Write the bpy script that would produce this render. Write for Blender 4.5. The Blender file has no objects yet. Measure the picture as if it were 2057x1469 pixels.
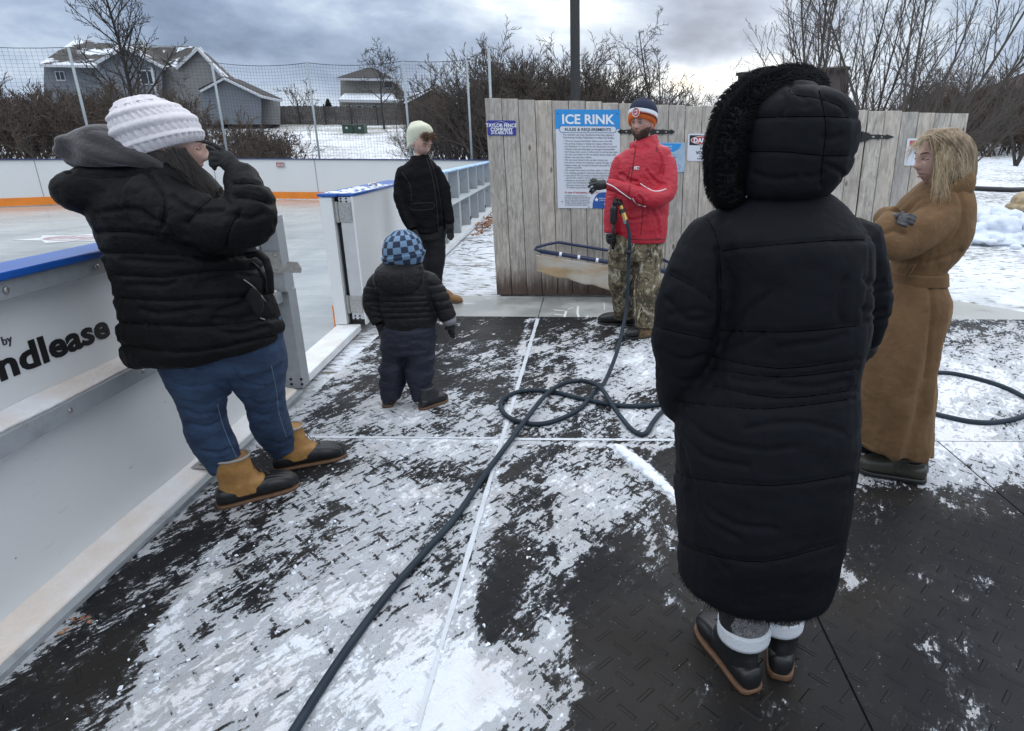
import bpy, math, random
import numpy as np
from mathutils import Vector, Matrix
from math import sin, cos, pi, radians, sqrt, atan2, exp

# ------------------------------------------------------------------ camera
FPX, CX, CY, PITCH, ROLL, HC = 1257.0, 1180.0, 734.0, radians(19.3), radians(0.35), 1.55
scene = bpy.context.scene
cam_d = bpy.data.cameras.new('camera'); cam = bpy.data.objects.new('camera', cam_d)
scene.collection.objects.link(cam); scene.camera = cam
cam_d.sensor_width = 36.0; cam_d.sensor_fit = 'HORIZONTAL'
cam_d.lens = FPX / 2057 * 36.0
cam_d.shift_x = (1028.5 - CX) / 2057
cam_d.shift_y = (CY - 734.5) / 2057
cam_d.clip_start = 0.05; cam_d.clip_end = 3000
def _rot(p, r):
    B = np.array([[1, 0, 0], [0, 0, -1], [0, 1, 0]], float)
    P = np.array([[1, 0, 0], [0, cos(p), -sin(p)], [0, sin(p), cos(p)]])
    R = np.array([[cos(r), -sin(r), 0], [sin(r), cos(r), 0], [0, 0, 1]])
    return R @ P @ B
CM = _rot(PITCH, ROLL)            # world -> camera (x right, y down, z forward)
_bc = np.diag([1, -1, -1]) @ CM   # blender camera axes
cam.matrix_world = Matrix([list(_bc.T[0]) + [0], list(_bc.T[1]) + [0], list(_bc.T[2]) + [HC], [0, 0, 0, 1]])

# ------------------------------------------------------------------ render look
scene.view_settings.view_transform = 'Standard'; scene.view_settings.look = 'None'
scene.view_settings.exposure = 0.0; scene.view_settings.gamma = 1.0
scene.render.engine = 'CYCLES'
scene.cycles.max_bounces = 5; scene.cycles.diffuse_bounces = 3; scene.cycles.glossy_bounces = 3
scene.cycles.transparent_max_bounces = 8

# ------------------------------------------------------------------ survey helpers: a bearing seen from the tripod -> a point in the place
def ray(x, y):
    return CM.T @ np.array([(x - CX) / FPX, (y - CY) / FPX, 1.0])
def G(x, y, z=0.0):
    d = ray(x, y); t = (z - HC) / d[2]; return Vector((d[0] * t, d[1] * t, z))
def W(x, y, Y):
    d = ray(x, y); t = Y / d[1]; return Vector((d[0] * t, Y, HC + d[2] * t))

# ------------------------------------------------------------------ world: overcast sky with broken cloud
SUN_AZ, SUN_EL = radians(11), radians(16)      # behind the clouds, ahead and a little right
world = bpy.data.worlds.new("World"); scene.world = world; world.use_nodes = True
class NT:
    """tiny expression helper over a node tree"""
    def __init__(s, t): s.t = t; t.nodes.clear()
    def n(s, typ, **k):
        nd = s.t.nodes.new(typ)
        for a, b in k.items(): setattr(nd, a, b)
        return nd
    def put(s, inp, v):
        if isinstance(v, bpy.types.NodeSocket): s.t.links.new(v, inp)
        elif v is not None: inp.default_value = v
    def m(s, op, a, b=None, c=None, clamp=False):
        nd = s.n('ShaderNodeMath', operation=op, use_clamp=clamp)
        for i, v in enumerate((a, b, c)):
            if v is not None: s.put(nd.inputs[i], v)
        return nd.outputs[0]
    def add(s, a, b): return s.m('ADD', a, b)
    def mul(s, a, b): return s.m('MULTIPLY', a, b)
    def sub(s, a, b): return s.m('SUBTRACT', a, b)
    def sm(s, x, lo, hi, a=0.0, b=1.0):
        nd = s.n('ShaderNodeMapRange', interpolation_type='SMOOTHSTEP')
        for i, v in enumerate((x, lo, hi, a, b)): s.put(nd.inputs[i], v)
        return nd.outputs[0]
    def noise(s, vec, scale, detail=4, rough=.55, dist=0.0):
        nd = s.n('ShaderNodeTexNoise')
        s.put(nd.inputs['Vector'], vec); nd.inputs['Scale'].default_value = scale
        nd.inputs['Detail'].default_value = detail; nd.inputs['Roughness'].default_value = rough
        nd.inputs['Distortion'].default_value = dist
        return nd.outputs[0]
    def vor(s, vec, scale, feature='F1', out='Distance'):
        nd = s.n('ShaderNodeTexVoronoi', feature=feature); s.put(nd.inputs['Vector'], vec)
        nd.inputs['Scale'].default_value = scale; return nd.outputs[out]
    def map(s, vec, loc=(0, 0, 0), rot=(0, 0, 0), scale=(1, 1, 1)):
        nd = s.n('ShaderNodeMapping'); s.put(nd.inputs[0], vec)
        nd.inputs[1].default_value = loc; nd.inputs[2].default_value = rot; nd.inputs[3].default_value = scale
        return nd.outputs[0]
    def xyz(s, v):
        nd = s.n('ShaderNodeSeparateXYZ'); s.put(nd.inputs[0], v); return nd.outputs
    def mix(s, f, a, b, typ='MIX'):
        nd = s.n('ShaderNodeMix', data_type='RGBA', blend_type=typ)
        s.put(nd.inputs[0], f)
        for i, v in ((6, a), (7, b)):
            if isinstance(v, (tuple, list)): v = (*v[:3], 1)
            s.put(nd.inputs[i], v)
        return nd.outputs[2]
    def obj(s): return s.n('ShaderNodeTexCoord').outputs['Object']
    def attr(s, name): return s.n('ShaderNodeAttribute', attribute_name=name).outputs

def build_world():
    N = NT(world.node_tree)
    sky = N.n('ShaderNodeTexSky', sky_type='NISHITA'); sky.sun_disc = False
    sky.sun_elevation = SUN_EL; sky.sun_rotation = SUN_AZ
    bg1 = N.n('ShaderNodeBackground'); N.put(bg1.inputs[0], sky.outputs[0]); bg1.inputs[1].default_value = 0.05
    d = N.n('ShaderNodeTexCoord').outputs['Generated']
    wn = N.n('ShaderNodeTexNoise'); N.put(wn.inputs['Vector'], d); wn.inputs['Scale'].default_value = 4.5; wn.inputs['Detail'].default_value = 5
    warp = N.n('ShaderNodeVectorMath', operation='MULTIPLY_ADD'); N.put(warp.inputs[0], wn.outputs['Color'])
    warp.inputs[1].default_value = (.22, .22, .11); N.put(warp.inputs[2], d)
    ws = N.n('ShaderNodeVectorMath', operation='SUBTRACT'); N.put(ws.inputs[0], warp.outputs[0]); ws.inputs[1].default_value = (.11, .11, .055)
    X, Y, Z = N.xyz(ws.outputs[0])
    az = N.m('ARCTAN2', X, Y)
    nz = N.noise(N.map(d, scale=(1, 1, 3.0)), 3.4, 7, .55, .3)
    nf = N.noise(N.map(d, scale=(1, 1, 2.2)), 11.0, 6, .6, .2)
    val = N.add(N.add(N.mul(nz, .85), N.mul(nf, .42)), -.135)          # about .38
    # banks and breaks of cloud, bearing (from the survey pixel), radius az, radius el, amount
    for (px, py, ra, re, am) in SKY:
        r = ray(px, py); r = r / np.linalg.norm(r)
        a0, e0 = atan2(r[0], r[1]), r[2]
        u = N.m('DIVIDE', N.sub(az, a0), ra); v = N.m('DIVIDE', N.sub(Z, e0), re)
        q = N.add(N.mul(u, u), N.mul(v, v))
        val = N.add(val, N.mul(N.m('EXPONENT', N.mul(q, -1.0)), am))
    _, _, Zc = N.xyz(d)
    val = N.add(val, N.sm(Zc, .22, .70, 0, .30))          # brighter overhead
    rp = N.n('ShaderNodeValToRGB'); N.put(rp.inputs[0], val)
    cr = rp.color_ramp
    st = [(.20, (.115, .155, .225)), (.36, (.18, .235, .335)), (.52, (.29, .36, .475)), (.68, (.47, .54, .63)), (.86, (.84, .88, .90)), (1.0, (1.25, 1.18, .98))]
    cr.elements[0].position, cr.elements[0].color = st[0][0], (*st[0][1], 1)
    cr.elements[1].position, cr.elements[1].color = st[-1][0], (*st[-1][1], 1)
    for p, c in st[1:-1]:
        e = cr.elements.new(p); e.color = (*c, 1)
    bg2 = N.n('ShaderNodeBackground'); N.put(bg2.inputs[0], N.mix(N.sm(Zc, .16, .45, 0, .85), rp.outputs[0], (.55, .585, .635))); N.put(bg2.inputs[1], N.sm(Zc, .20, .55, 1.65, 3.4))
    mx = N.n('ShaderNodeMixShader'); mx.inputs[0].default_value = 0.9
    N.t.links.new(bg1.outputs[0], mx.inputs[1]); N.t.links.new(bg2.outputs[0], mx.inputs[2])
    out = N.n('ShaderNodeOutputWorld'); N.t.links.new(mx.outputs[0], out.inputs[0])
SKY = [  # px, py, ra, re, amount
    (1395, 125, .08, .022, .42), (1180, 15, .07, .022, .22), (1440, 30, .10, .035, -.20), (1460, 90, .06, .018, -.10),
    (1540, 40, .06, .04, .22), (1330, 172, .17, .022, .30), (1020, 60, .10, .03, .08), (1760, 110, .08, .04, .16),
    (1930, 120, .18, .05, .02), (1560, 120, .06, .03, .18), (540, 230, .12, .03, .16), (950, 150, .2, .03, .06), (300, 60, .3, .06, -.04), (850, 30, .22, .02, .10),
    (620, 110, .2, .03, -.05), (1300, 75, .10, .025, -.10), (1240, 150, .08, .02, .10)]
build_world()
sun_d = bpy.data.lights.new('sun', 'SUN'); sun_d.energy = 0.5; sun_d.angle = radians(25); sun_d.color = (1, .93, .84)
sun = bpy.data.objects.new('sun', sun_d); scene.collection.objects.link(sun)
sun.rotation_euler = Vector((sin(SUN_AZ) * cos(SUN_EL), cos(SUN_AZ) * cos(SUN_EL), sin(SUN_EL))).to_track_quat('Z', 'Y').to_euler()

# ------------------------------------------------------------------ object helpers
col = scene.collection
def link(name, me, mat=None, parent=None):
    o = bpy.data.objects.new(name, me); col.objects.link(o)
    if parent is not None: o.parent = parent
    if mat is not None:
        for m in (mat if isinstance(mat, (list, tuple)) else [mat]): me.materials.append(m)
    return o
def thing(name, label, cat, loc=(0, 0, 0), group=None, rz=0.0):
    o = bpy.data.objects.new(name, None); col.objects.link(o); o.location = loc; o.rotation_euler = (0, 0, rz)
    o.empty_display_size = .1
    tag(o, label, cat, group); return o
def tag(o, label=None, cat=None, group=None, kind=None):
    if label: o['label'] = label
    if cat: o['category'] = cat
    if group: o['group'] = group
    if kind: o['kind'] = kind
    return o
def keep(o, parent):
    """parent a mesh modelled in world coordinates under a thing standing at its base"""
    o.parent = parent; o.matrix_parent_inverse = Matrix.Translation(-Vector(parent.location)) if parent.rotation_euler.z == 0 else parent.matrix_basis.inverted()
    return o

class MB:
    def __init__(s): s.v = []; s.f = []; s.mi = []
    def add(s, vs, fs, mi=0):
        b = len(s.v); s.v += [tuple(v) for v in vs]; s.f += [tuple(b + i for i in f) for f in fs]; s.mi += [mi] * len(fs); return s
    def box(s, a, b, mi=0, M=None):
        x0, y0, z0 = a; x1, y1, z1 = b
        vs = [Vector(p) for p in ((x0, y0, z0), (x1, y0, z0), (x1, y1, z0), (x0, y1, z0), (x0, y0, z1), (x1, y0, z1), (x1, y1, z1), (x0, y1, z1))]
        if M is not None: vs = [M @ v for v in vs]
        return s.add(vs, [(0, 3, 2, 1), (4, 5, 6, 7), (0, 1, 5, 4), (1, 2, 6, 5), (2, 3, 7, 6), (3, 0, 4, 7)], mi)
    def beam(s, p, q, w, h, up=(0, 0, 1), mi=0):
        """box from p to q, w across, h along up"""
        p, q = Vector(p), Vector(q); d = (q - p); L = d.length; d.normalize()
        u = Vector(up); sd = d.cross(u); sd.normalize(); u = sd.cross(d)
        M = Matrix((( d.x, sd.x, u.x, p.x), (d.y, sd.y, u.y, p.y), (d.z, sd.z, u.z, p.z), (0, 0, 0, 1)))
        return s.box((0, -w / 2, -h / 2), (L, w / 2, h / 2), mi, M)
    def tube(s, pts, r, n=8, mi=0, cap=True, flat=1.0):
        pts = [Vector(p) for p in pts]
        rs = r if isinstance(r, (list, tuple)) else [r] * len(pts)
        vs, fs = [], []; ref = None
        for i, p in enumerate(pts):
            d = (pts[min(i + 1, len(pts) - 1)] - pts[max(i - 1, 0)])
            if d.length < 1e-9: d = Vector((0, 0, 1))
            d.normalize()
            if ref is None: ref = Vector((0, 0, 1)) if abs(d.z) < .9 else Vector((1, 0, 0))
            a = ref - d * ref.dot(d)
            if a.length < 1e-4: a = d.orthogonal()
            a.normalize(); b = d.cross(a); ref = a
            for k in range(n):
                t = 2 * pi * k / n; vs.append(p + (a * cos(t) * flat + b * sin(t)) * rs[i])
        for i in range(len(pts) - 1):
            for k in range(n):
                k2 = (k + 1) % n; fs.append((i * n + k, i * n + k2, (i + 1) * n + k2, (i + 1) * n + k))
        if cap and n > 2:
            fs.append(tuple(range(n))[::-1]); fs.append(tuple((len(pts) - 1) * n + k for k in range(n)))
        return s.add(vs, fs, mi)
    def ball(s, c, r, nu=12, nv=8, mi=0, M=None):
        c = Vector(c); rx, ry, rz = r if isinstance(r, (tuple, list)) else (r, r, r)
        vs = [Vector((0, 0, -rz))]; 
        for j in range(1, nv):
            t = -pi / 2 + pi * j / nv
            for i in range(nu):
                a = 2 * pi * i / nu; vs.append(Vector((rx * cos(t) * cos(a), ry * cos(t) * sin(a), rz * sin(t))))
        vs.append(Vector((0, 0, rz)))
        if M is not None: vs = [M @ v for v in vs]
        vs = [v + c for v in vs]
        fs = [(0, 1 + (i + 1) % nu, 1 + i) for i in range(nu)]
        for j in range(nv - 2):
            for i in range(nu):
                a = 1 + j * nu + i; b = 1 + j * nu + (i + 1) % nu; fs.append((a, b, b + nu, a + nu))
        t = 1 + (nv - 2) * nu; fs += [(t + i, t + (i + 1) % nu, len(vs) - 1) for i in range(nu)]
        return s.add(vs, fs, mi)
    def disc(s, c, nrm, r, n=12, h=.003, mi=0):
        c = Vector(c); nrm = Vector(nrm).normalized(); return s.tube([c - nrm * h, c + nrm * h], r, n, mi)
    def poly(s, pts, th, nrm, mi=0):
        """flat outline with thickness th along nrm"""
        nrm = Vector(nrm).normalized(); n = len(pts); a = [Vector(p) for p in pts]; b = [p + nrm * th for p in a]
        fs = [tuple(range(n))[::-1], tuple(range(n, 2 * n))] + [(i, (i + 1) % n, n + (i + 1) % n, n + i) for i in range(n)]
        return s.add(a + b, fs, mi)
    def mesh(s, name, smooth=False):
        me = bpy.data.meshes.new(name); me.from_pydata(s.v, [], s.f)
        if any(s.mi): me.polygons.foreach_set('material_index', s.mi)
        if smooth: me.polygons.foreach_set('use_smooth', [True] * len(s.f))
        me.update(); return me
    def obj(s, name, mat, parent=None, smooth=False, bevel=0.0, world=True):
        o = link(name, s.mesh(name, smooth), mat)
        if parent is not None:
            if world: keep(o, parent)
            else: o.parent = parent
        if bevel:
            b = o.modifiers.new('b', 'BEVEL'); b.width = bevel; b.segments = 2; b.limit_method = 'ANGLE'
        return o

# rings: (centre, u, v, power); loft with rounded ends
def px_ring(Y, L, R, b, dy=0.0, p=2.2, lift=0.0):
    A, B = W(L[0], L[1], Y + dy), W(R[0], R[1], Y + dy)
    c = (A + B) / 2; u = (B - A) / 2
    v = Vector((0, 1, 0)) - u.normalized() * u.normalized().y
    return (c, u, v.normalized() * b, p)
def loft(mb, rings, n=28, mi=0, round0=0.0, round1=0.0, steps=4):
    """rings list of (c,u,v,p); spline-interpolated between rings"""
    C = np.array([[*r[0], *r[1], *r[2], r[3]] for r in rings], float)
    k = len(C); out = []
    for i in range(k - 1):
        p0, p1, p2, p3 = C[max(i - 1, 0)], C[i], C[i + 1], C[min(i + 2, k - 1)]
        for j in range(steps):
            t = j / steps
            out.append(.5 * ((2 * p1) + (-p0 + p2) * t + (2 * p0 - 5 * p1 + 4 * p2 - p3) * t * t + (-p0 + 3 * p1 - 3 * p2 + p3) * t ** 3))
    out.append(C[-1]); out = np.array(out)
    def cap(a, nx, h):
        ax = a[:3] - nx[:3]; L = np.linalg.norm(ax); ax = ax / (L + 1e-9); res = []
        for q in (.35, .62, .82, .95):
            r = a.copy(); s_ = sqrt(1 - q * q); r[:3] = a[:3] + ax * h * q; r[3:9] = a[3:9] * s_; res.append(r)
        return res
    if round0: out = np.array(cap(out[0], out[1], round0)[::-1] + list(out))
    if round1: out = np.array(list(out) + cap(out[-1], out[-2], round1))
    th = np.arange(n) * 2 * pi / n; vs = []
    for r in out:
        e = 2 / r[9]; cu = np.sign(np.cos(th)) * np.abs(np.cos(th)) ** e; sv = np.sign(np.sin(th)) * np.abs(np.sin(th)) ** e
        vs.append(r[:3] + cu[:, None] * r[3:6] + sv[:, None] * r[6:9])
    vs = np.concatenate(vs); m = len(out)
    fs = [(i * n + a, i * n + (a + 1) % n, (i + 1) * n + (a + 1) % n, (i + 1) * n + a) for i in range(m - 1) for a in range(n)]
    fs += [tuple(range(n))[::-1], tuple((m - 1) * n + a for a in range(n))]
    mb.add(vs.tolist(), fs, mi); return mb
def remesh(mb, voxel, smooth=2, disp=None, decimate=0.0):
    me = mb.mesh('tmp'); o = bpy.data.objects.new('tmp', me); col.objects.link(o)
    r = o.modifiers.new('r', 'REMESH'); r.mode = 'VOXEL'; r.voxel_size = voxel; r.adaptivity = 0
    if smooth:
        s = o.modifiers.new('s', 'SMOOTH'); s.factor = .5; s.iterations = smooth
    dg = bpy.context.evaluated_depsgraph_get(); dg.update()
    m2 = bpy.data.meshes.new_from_object(o.evaluated_get(dg))
    bpy.data.objects.remove(o); bpy.data.meshes.remove(me)
    m2.polygons.foreach_set('use_smooth', [True] * len(m2.polygons))
    if disp is not None:
        n = len(m2.vertices); P = np.empty(n * 3); m2.vertices.foreach_get('co', P); P = P.reshape(-1, 3)
        Nn = np.empty(n * 3); m2.vertex_normals.foreach_get('vector', Nn); Nn = Nn.reshape(-1, 3)
        d = disp(P, Nn)
        P = P + (Nn * d[:, None] if d.ndim == 1 else d)
        m2.vertices.foreach_set('co', P.ravel()); m2.update()
    return m2
# numpy value noise
def vn(P, seed=0):
    P = np.asarray(P, float); i = np.floor(P).astype(np.int64); f = P - i; f = f * f * (3 - 2 * f)
    def h(a, b, c):
        x = (a * 73856093) ^ (b * 19349663) ^ (c * 83492791) ^ (seed * 2654435761)
        x = (x ^ (x >> 13)) * 1274126177 & 0x7fffffff; x = (x ^ (x >> 16)) & 0xffff
        return x / 65535.0
    r = 0
    for dx in (0, 1):
        for dy in (0, 1):
            for dz in (0, 1):
                w = (f[:, 0] if dx else 1 - f[:, 0]) * (f[:, 1] if dy else 1 - f[:, 1]) * (f[:, 2] if dz else 1 - f[:, 2])
                r = r + w * h(i[:, 0] + dx, i[:, 1] + dy, i[:, 2] + dz)
    return r
def fbm(P, s, octv=4, seed=0, g=.5):
    P = np.asarray(P) * s; a = 1; t = 0; r = 0
    for k in range(octv):
        r = r + a * (vn(P * 2 ** k + k * 17.3, seed + k) - .5); t += a; a *= g
    return r / t * 2
def groove(P, polys, w, ax=(0, 2)):
    """0 far from, 1 on the seam; polys are 3-D polylines measured in the plane of the two given axes"""
    best = np.full(len(P), 9.0); Q = P[:, list(ax)]
    for pl in polys:
        q = np.array([[p[ax[0]], p[ax[1]]] for p in pl])
        for a, b in zip(q[:-1], q[1:]):
            d = b - a; t = np.clip(((Q - a) @ d) / (d @ d + 1e-12), 0, 1)
            best = np.minimum(best, np.linalg.norm(Q - (a + t[:, None] * d), axis=1))
    return np.exp(-(best / w) ** 2), best
# ------------------------------------------------------------------ materials
def mat(name, color, rough=.6, metal=0.0, spec=.5, var=0.0, vs=8.0, bump=0.0, bs=60.0, bd=3, color2=None, fn=None, stretch=(1, 1, 1), sheen=0.0, coat=0.0):
    m = bpy.data.materials.new(name); m.use_nodes = True; N = NT(m.node_tree)
    b = N.n('ShaderNodeBsdfPrincipled'); out = N.n('ShaderNodeOutputMaterial'); N.t.links.new(b.outputs[0], out.inputs[0])
    b.inputs['Roughness'].default_value = rough; b.inputs['Metallic'].default_value = metal
    b.inputs['Specular IOR Level'].default_value = spec
    if sheen: b.inputs['Sheen Weight'].default_value = sheen; b.inputs['Sheen Roughness'].default_value = .5
    if coat: b.inputs['Coat Weight'].default_value = coat; b.inputs['Coat Roughness'].default_value = .2
    base = (*color, 1); o = N.obj()
    if fn: fn(N, b, o); return m
    if var or color2:
        c2 = color2 or tuple(c * .55 for c in color)
        nz = N.noise(N.map(o, scale=stretch), vs, 5, .6)
        f = N.sm(nz, .35, .65, 0, var if not color2 else 1.0)
        N.put(b.inputs['Base Color'], N.mix(f, color, c2))
    else: b.inputs['Base Color'].default_value = base
    if bump:
        bn = N.n('ShaderNodeBump'); bn.inputs['Strength'].default_value = 1.0; bn.inputs['Distance'].default_value = bump
        N.put(bn.inputs['Height'], N.noise(N.map(o, scale=stretch), bs, bd, .6)); N.t.links.new(bn.outputs[0], b.inputs['Normal'])
    return m
def bumpit(N, b, h, dist, strength=1.0):
    bn = N.n('ShaderNodeBump'); bn.inputs['Strength'].default_value = strength; bn.inputs['Distance'].default_value = dist
    N.put(bn.inputs['Height'], h); N.t.links.new(bn.outputs[0], b.inputs['Normal']); return bn
def txt(s, size, org, u, v, m, parent=None, name='lettering', align='LEFT', bold=0.0, depth=.0015, sx=1.0, track=1.0):
    """built-in font lettering as mesh; org lower-left (or centre), u right, v up"""
    cu = bpy.data.curves.new('t', 'FONT'); cu.body = s; cu.size = size; cu.align_x = align; cu.resolution_u = 3
    cu.offset = bold; cu.extrude = depth; cu.space_character = track
    o = bpy.data.objects.new('t', cu); col.objects.link(o)
    dg = bpy.context.evaluated_depsgraph_get(); dg.update()
    me = bpy.data.meshes.new_from_object(o.evaluated_get(dg)); bpy.data.objects.remove(o); bpy.data.curves.remove(cu)
    u, v = Vector(u).normalized(), Vector(v).normalized(); w = u.cross(v)
    M = Matrix(((u.x * sx, v.x, w.x, org[0]), (u.y * sx, v.y, w.y, org[1]), (u.z * sx, v.z, w.z, org[2]), (0, 0, 0, 1)))
    me.transform(M); me.name = name; me.materials.clear()
    o = link(name, me, m)
    if parent is not None: keep(o, parent)
    return o
rnd = random.Random(7)
def grid_obj(name, xs, ys, zf, m, attrs=None):
    X, Y = np.meshgrid(xs, ys); Z = zf(X, Y); nx, ny = len(xs), len(ys)
    me = bpy.data.meshes.new(name)
    idx = np.arange(nx * ny).reshape(ny, nx)
    f = np.stack([idx[:-1, :-1], idx[:-1, 1:], idx[1:, 1:], idx[1:, :-1]], -1).reshape(-1, 4)
    me.vertices.add(nx * ny); me.vertices.foreach_set('co', np.stack([X, Y, Z], -1).ravel())
    me.loops.add(len(f) * 4); me.loops.foreach_set('vertex_index', f.ravel())
    me.polygons.add(len(f)); me.polygons.foreach_set('loop_start', np.arange(len(f)) * 4)
    me.polygons.foreach_set('use_smooth', [True] * len(f)); me.update(calc_edges=True)
    if attrs:
        for k, fn in attrs.items():
            a = me.attributes.new(k, 'FLOAT', 'POINT'); a.data.foreach_set('value', fn(X, Y).ravel())
    return link(name, me, m)
# ================================================================== THE GROUND
def hz(X, Y):
    X = np.asarray(X, float); Y = np.asarray(Y, float)
    t = np.clip(Y - 19.6, 0, 90); h = .078 * t
    h = h - .0 * t
    r = np.clip((np.hypot(X - 9, (Y - 19) * .6) - 3.0) / 6, 0, 1)
    n = fbm(np.stack([X, Y, 0 * X], -1).reshape(-1, 3), .35, 3, 5).reshape(X.shape)
    return h + n * .10 * np.clip((Y - 20) / 6, 0, 1) + n * .05 * np.clip((X - 4.6) / 2, 0, 1) * np.clip((Y - 5) / 3, 0, 1)
def gh(x, y): return float(hz(np.array([x]), np.array([y]))[0])
def f_ground(N, b, o):
    X, Y, Z = N.xyz(o)
    n1 = N.noise(N.map(o, scale=(1, 1.0, 1)), 2.6, 9, .68)
    n2 = N.noise(N.map(o, scale=(1.0, 2.6, 1)), 6.0, 6, .72)
    n3 = N.noise(o, .22, 3, .5)
    grass = N.sm(N.add(N.add(N.mul(n2, .75), N.mul(n1, .25)), N.add(N.mul(n3, .25), N.sm(Y, 18, 60, -.02, .035))), .605, .70)
    snow = N.mix(N.noise(o, 3, 4), (.70, .74, .81), (.80, .83, .88))
    dirt = N.mix(N.noise(o, 14, 4), (.10, .095, .06), (.20, .17, .11))
    # icy trodden strip between fence and boards
    t = N.mul(N.sm(Y, 5.5, 7.5, 1, 0), N.sm(X, -3, 3, 1, .2))
    ice = N.mul(N.sm(N.noise(o, 2.2, 5, .6), .42, .62), N.sm(Y, 6.0, 8.5, 1, 0))
    snow = N.mix(N.mul(ice, .75), snow, (.42, .44, .45))
    N.put(b.inputs['Base Color'], N.mix(grass, snow, dirt))
    N.put(b.inputs['Roughness'], N.sub(.75, N.mul(ice, .4)))
    bumpit(N, b, N.add(N.mul(N.noise(o, 9, 8, .7), 1.0), N.mul(grass, -.2)), .05, .9)
M_ground = mat('snowy_ground', (.7, .7, .7), fn=f_ground)
xs = np.concatenate([np.linspace(-120, -26, 30), np.arange(-25, 30, .5), np.linspace(31, 130, 34)])
ys = np.concatenate([np.arange(-12, 34, .5), np.linspace(35, 110, 60), np.linspace(115, 420, 12)])
tag(grid_obj('ground', xs, ys, lambda X, Y: hz(X, Y) - .03, M_ground), kind='structure')

# rink ice
def f_ice(N, b, o):
    X, Y, Z = N.xyz(o)
    n = N.noise(N.map(o, scale=(1, .35, 1), rot=(0, 0, .3)), .9, 7, .62, .4)
    n2 = N.noise(N.map(o, scale=(.5, 2.0, 1), rot=(0, 0, .5)), 1.6, 6, .7)
    f = N.sm(N.add(N.mul(n, .6), N.mul(n2, .4)), .36, .66)
    c = N.mix(f, (.27, .29, .29), (.43, .445, .43))
    fr = N.mul(N.sm(n2, .62, .74), N.sm(n, .45, .6))
    c = N.mix(N.mul(fr, .5), c, (.66, .69, .73))
    N.put(b.inputs['Base Color'], c)
    N.put(b.inputs['Roughness'], N.add(.08, N.mul(N.add(n2, fr), .22)))
    bumpit(N, b, N.add(n, N.mul(N.noise(o, 12, 4), .15)), .006, .6)
M_ice = mat('rink_ice', (.5, .5, .5), fn=f_ice)
def bx(Y): return -1.77 - .04 * Y          # outer face of the side boards
ice = MB().add([(bx(-12) - .16, -12, -.006), (bx(19.3) - .16, 19.3, -.006), (-32, 19.3, -.006), (-32, -12, -.006)], [(0, 1, 2, 3)])
tag(ice.obj('rink_ice', M_ice), kind='structure')
# painted emblem in the ice, seen at a glancing angle
c = G(150, 478)
em = MB()
em.add([(c.x + a * .95 * (1 if k % 2 else .62) * cos(q), c.y + a * .62 * (1 if k % 2 else .62) * sin(q), -.002) for k in range(12) for a, q in [(1, pi * k / 6)]], [tuple(range(12))])
e2 = MB().tube([(c.x + .46 * cos(t), c.y + .28 * sin(t), .0) for t in np.linspace(0, 2 * pi, 25)], .035, 4, flat=.05)
for q in range(5):
    e2.add([(c.x - .4 + q * .18, c.y - .12, .001), (c.x - .3 + q * .18, c.y - .12, .001), (c.x - .24 + q * .18, c.y + .16, .001), (c.x - .34 + q * .18, c.y + .16, .001)], [(0, 1, 2, 3)])
M_emw = mat('emblem_white', (.60, .62, .64), .35, color2=(.50, .51, .51), vs=3); M_emr = mat('emblem_red', (.34, .20, .21), .35)
emo = tag(em.obj('rink_marking', M_emw), 'faded red and white painted emblem set in the rink ice', 'rink marking')
keep(e2.obj('emblem_ring', M_emr), emo)

# concrete apron in front of the wooden fence
def f_conc(N, b, o):
    X, Y, Z = N.xyz(o)
    n = N.noise(o, 1.7, 7, .6); n2 = N.noise(o, 60, 3, .6)
    wet = N.sm(N.add(n, N.mul(N.sub(X, .5), .03)), .40, .56)
    c = N.mix(wet, (.27, .275, .26), (.36, .365, .35))
    frost = N.mul(N.sm(N.noise(N.map(o, loc=(3, 1, 0)), 2.4, 8, .68), .55, .68), N.sm(X, -1.3, -.6, 1, .16))
    c = N.mix(frost, c, (.60, .63, .66)); c = N.mix(N.mul(N.sub(n2, .5), .3), c, (.15, .15, .15))
    N.put(b.inputs['Base Color'], c); N.put(b.inputs['Roughness'], N.add(.28, N.mul(wet, .35)))
    bumpit(N, b, n2, .002, .5)
M_conc = mat('concrete', (.3, .3, .3), fn=f_conc)
pv = MB()
def slab(pts): pv.poly([(x, y, -.06) for x, y in pts], .053, (0, 0, 1))
slab([(-1.9, 5.6), (-.483, 5.6), (-.483, 6.72), (-1.9, 6.75)]); slab([(-.475, 5.6), (1.95, 5.6), (1.95, 6.95), (-.475, 6.95)])
slab([(1.958, 5.6), (4.9, 5.6), (3.9, 6.75), (3.9, 6.95), (1.958, 6.95)])
tag(pv.obj('pavement', M_conc, bevel=.006), kind='structure')
M_chalk = mat('chalk', (.62, .63, .60), .9)
ch = MB()
def chalk(pts, r=.014):
    P = [G(880 + x / 3.956, 580 + y / 3.956, 0.0) for x, y in pts]
    ch.tube([(p.x, p.y, -.0045) for p in P], r, 6, flat=.12)
chalk([(918, 165), (1018, 175), (1000, 240)]); chalk([(925, 200), (1005, 207)]); chalk([(1035, 160), (1112, 136), (1108, 190), (1122, 238)]); chalk([(1170, 228), (1195, 212)]); chalk([(1318, 110), (1322, 165)], .006)
tag(ch.obj('chalk_marks', M_chalk), 'pale chalk letters drawn on the grey concrete in front of the fence', 'chalk marks')

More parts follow.
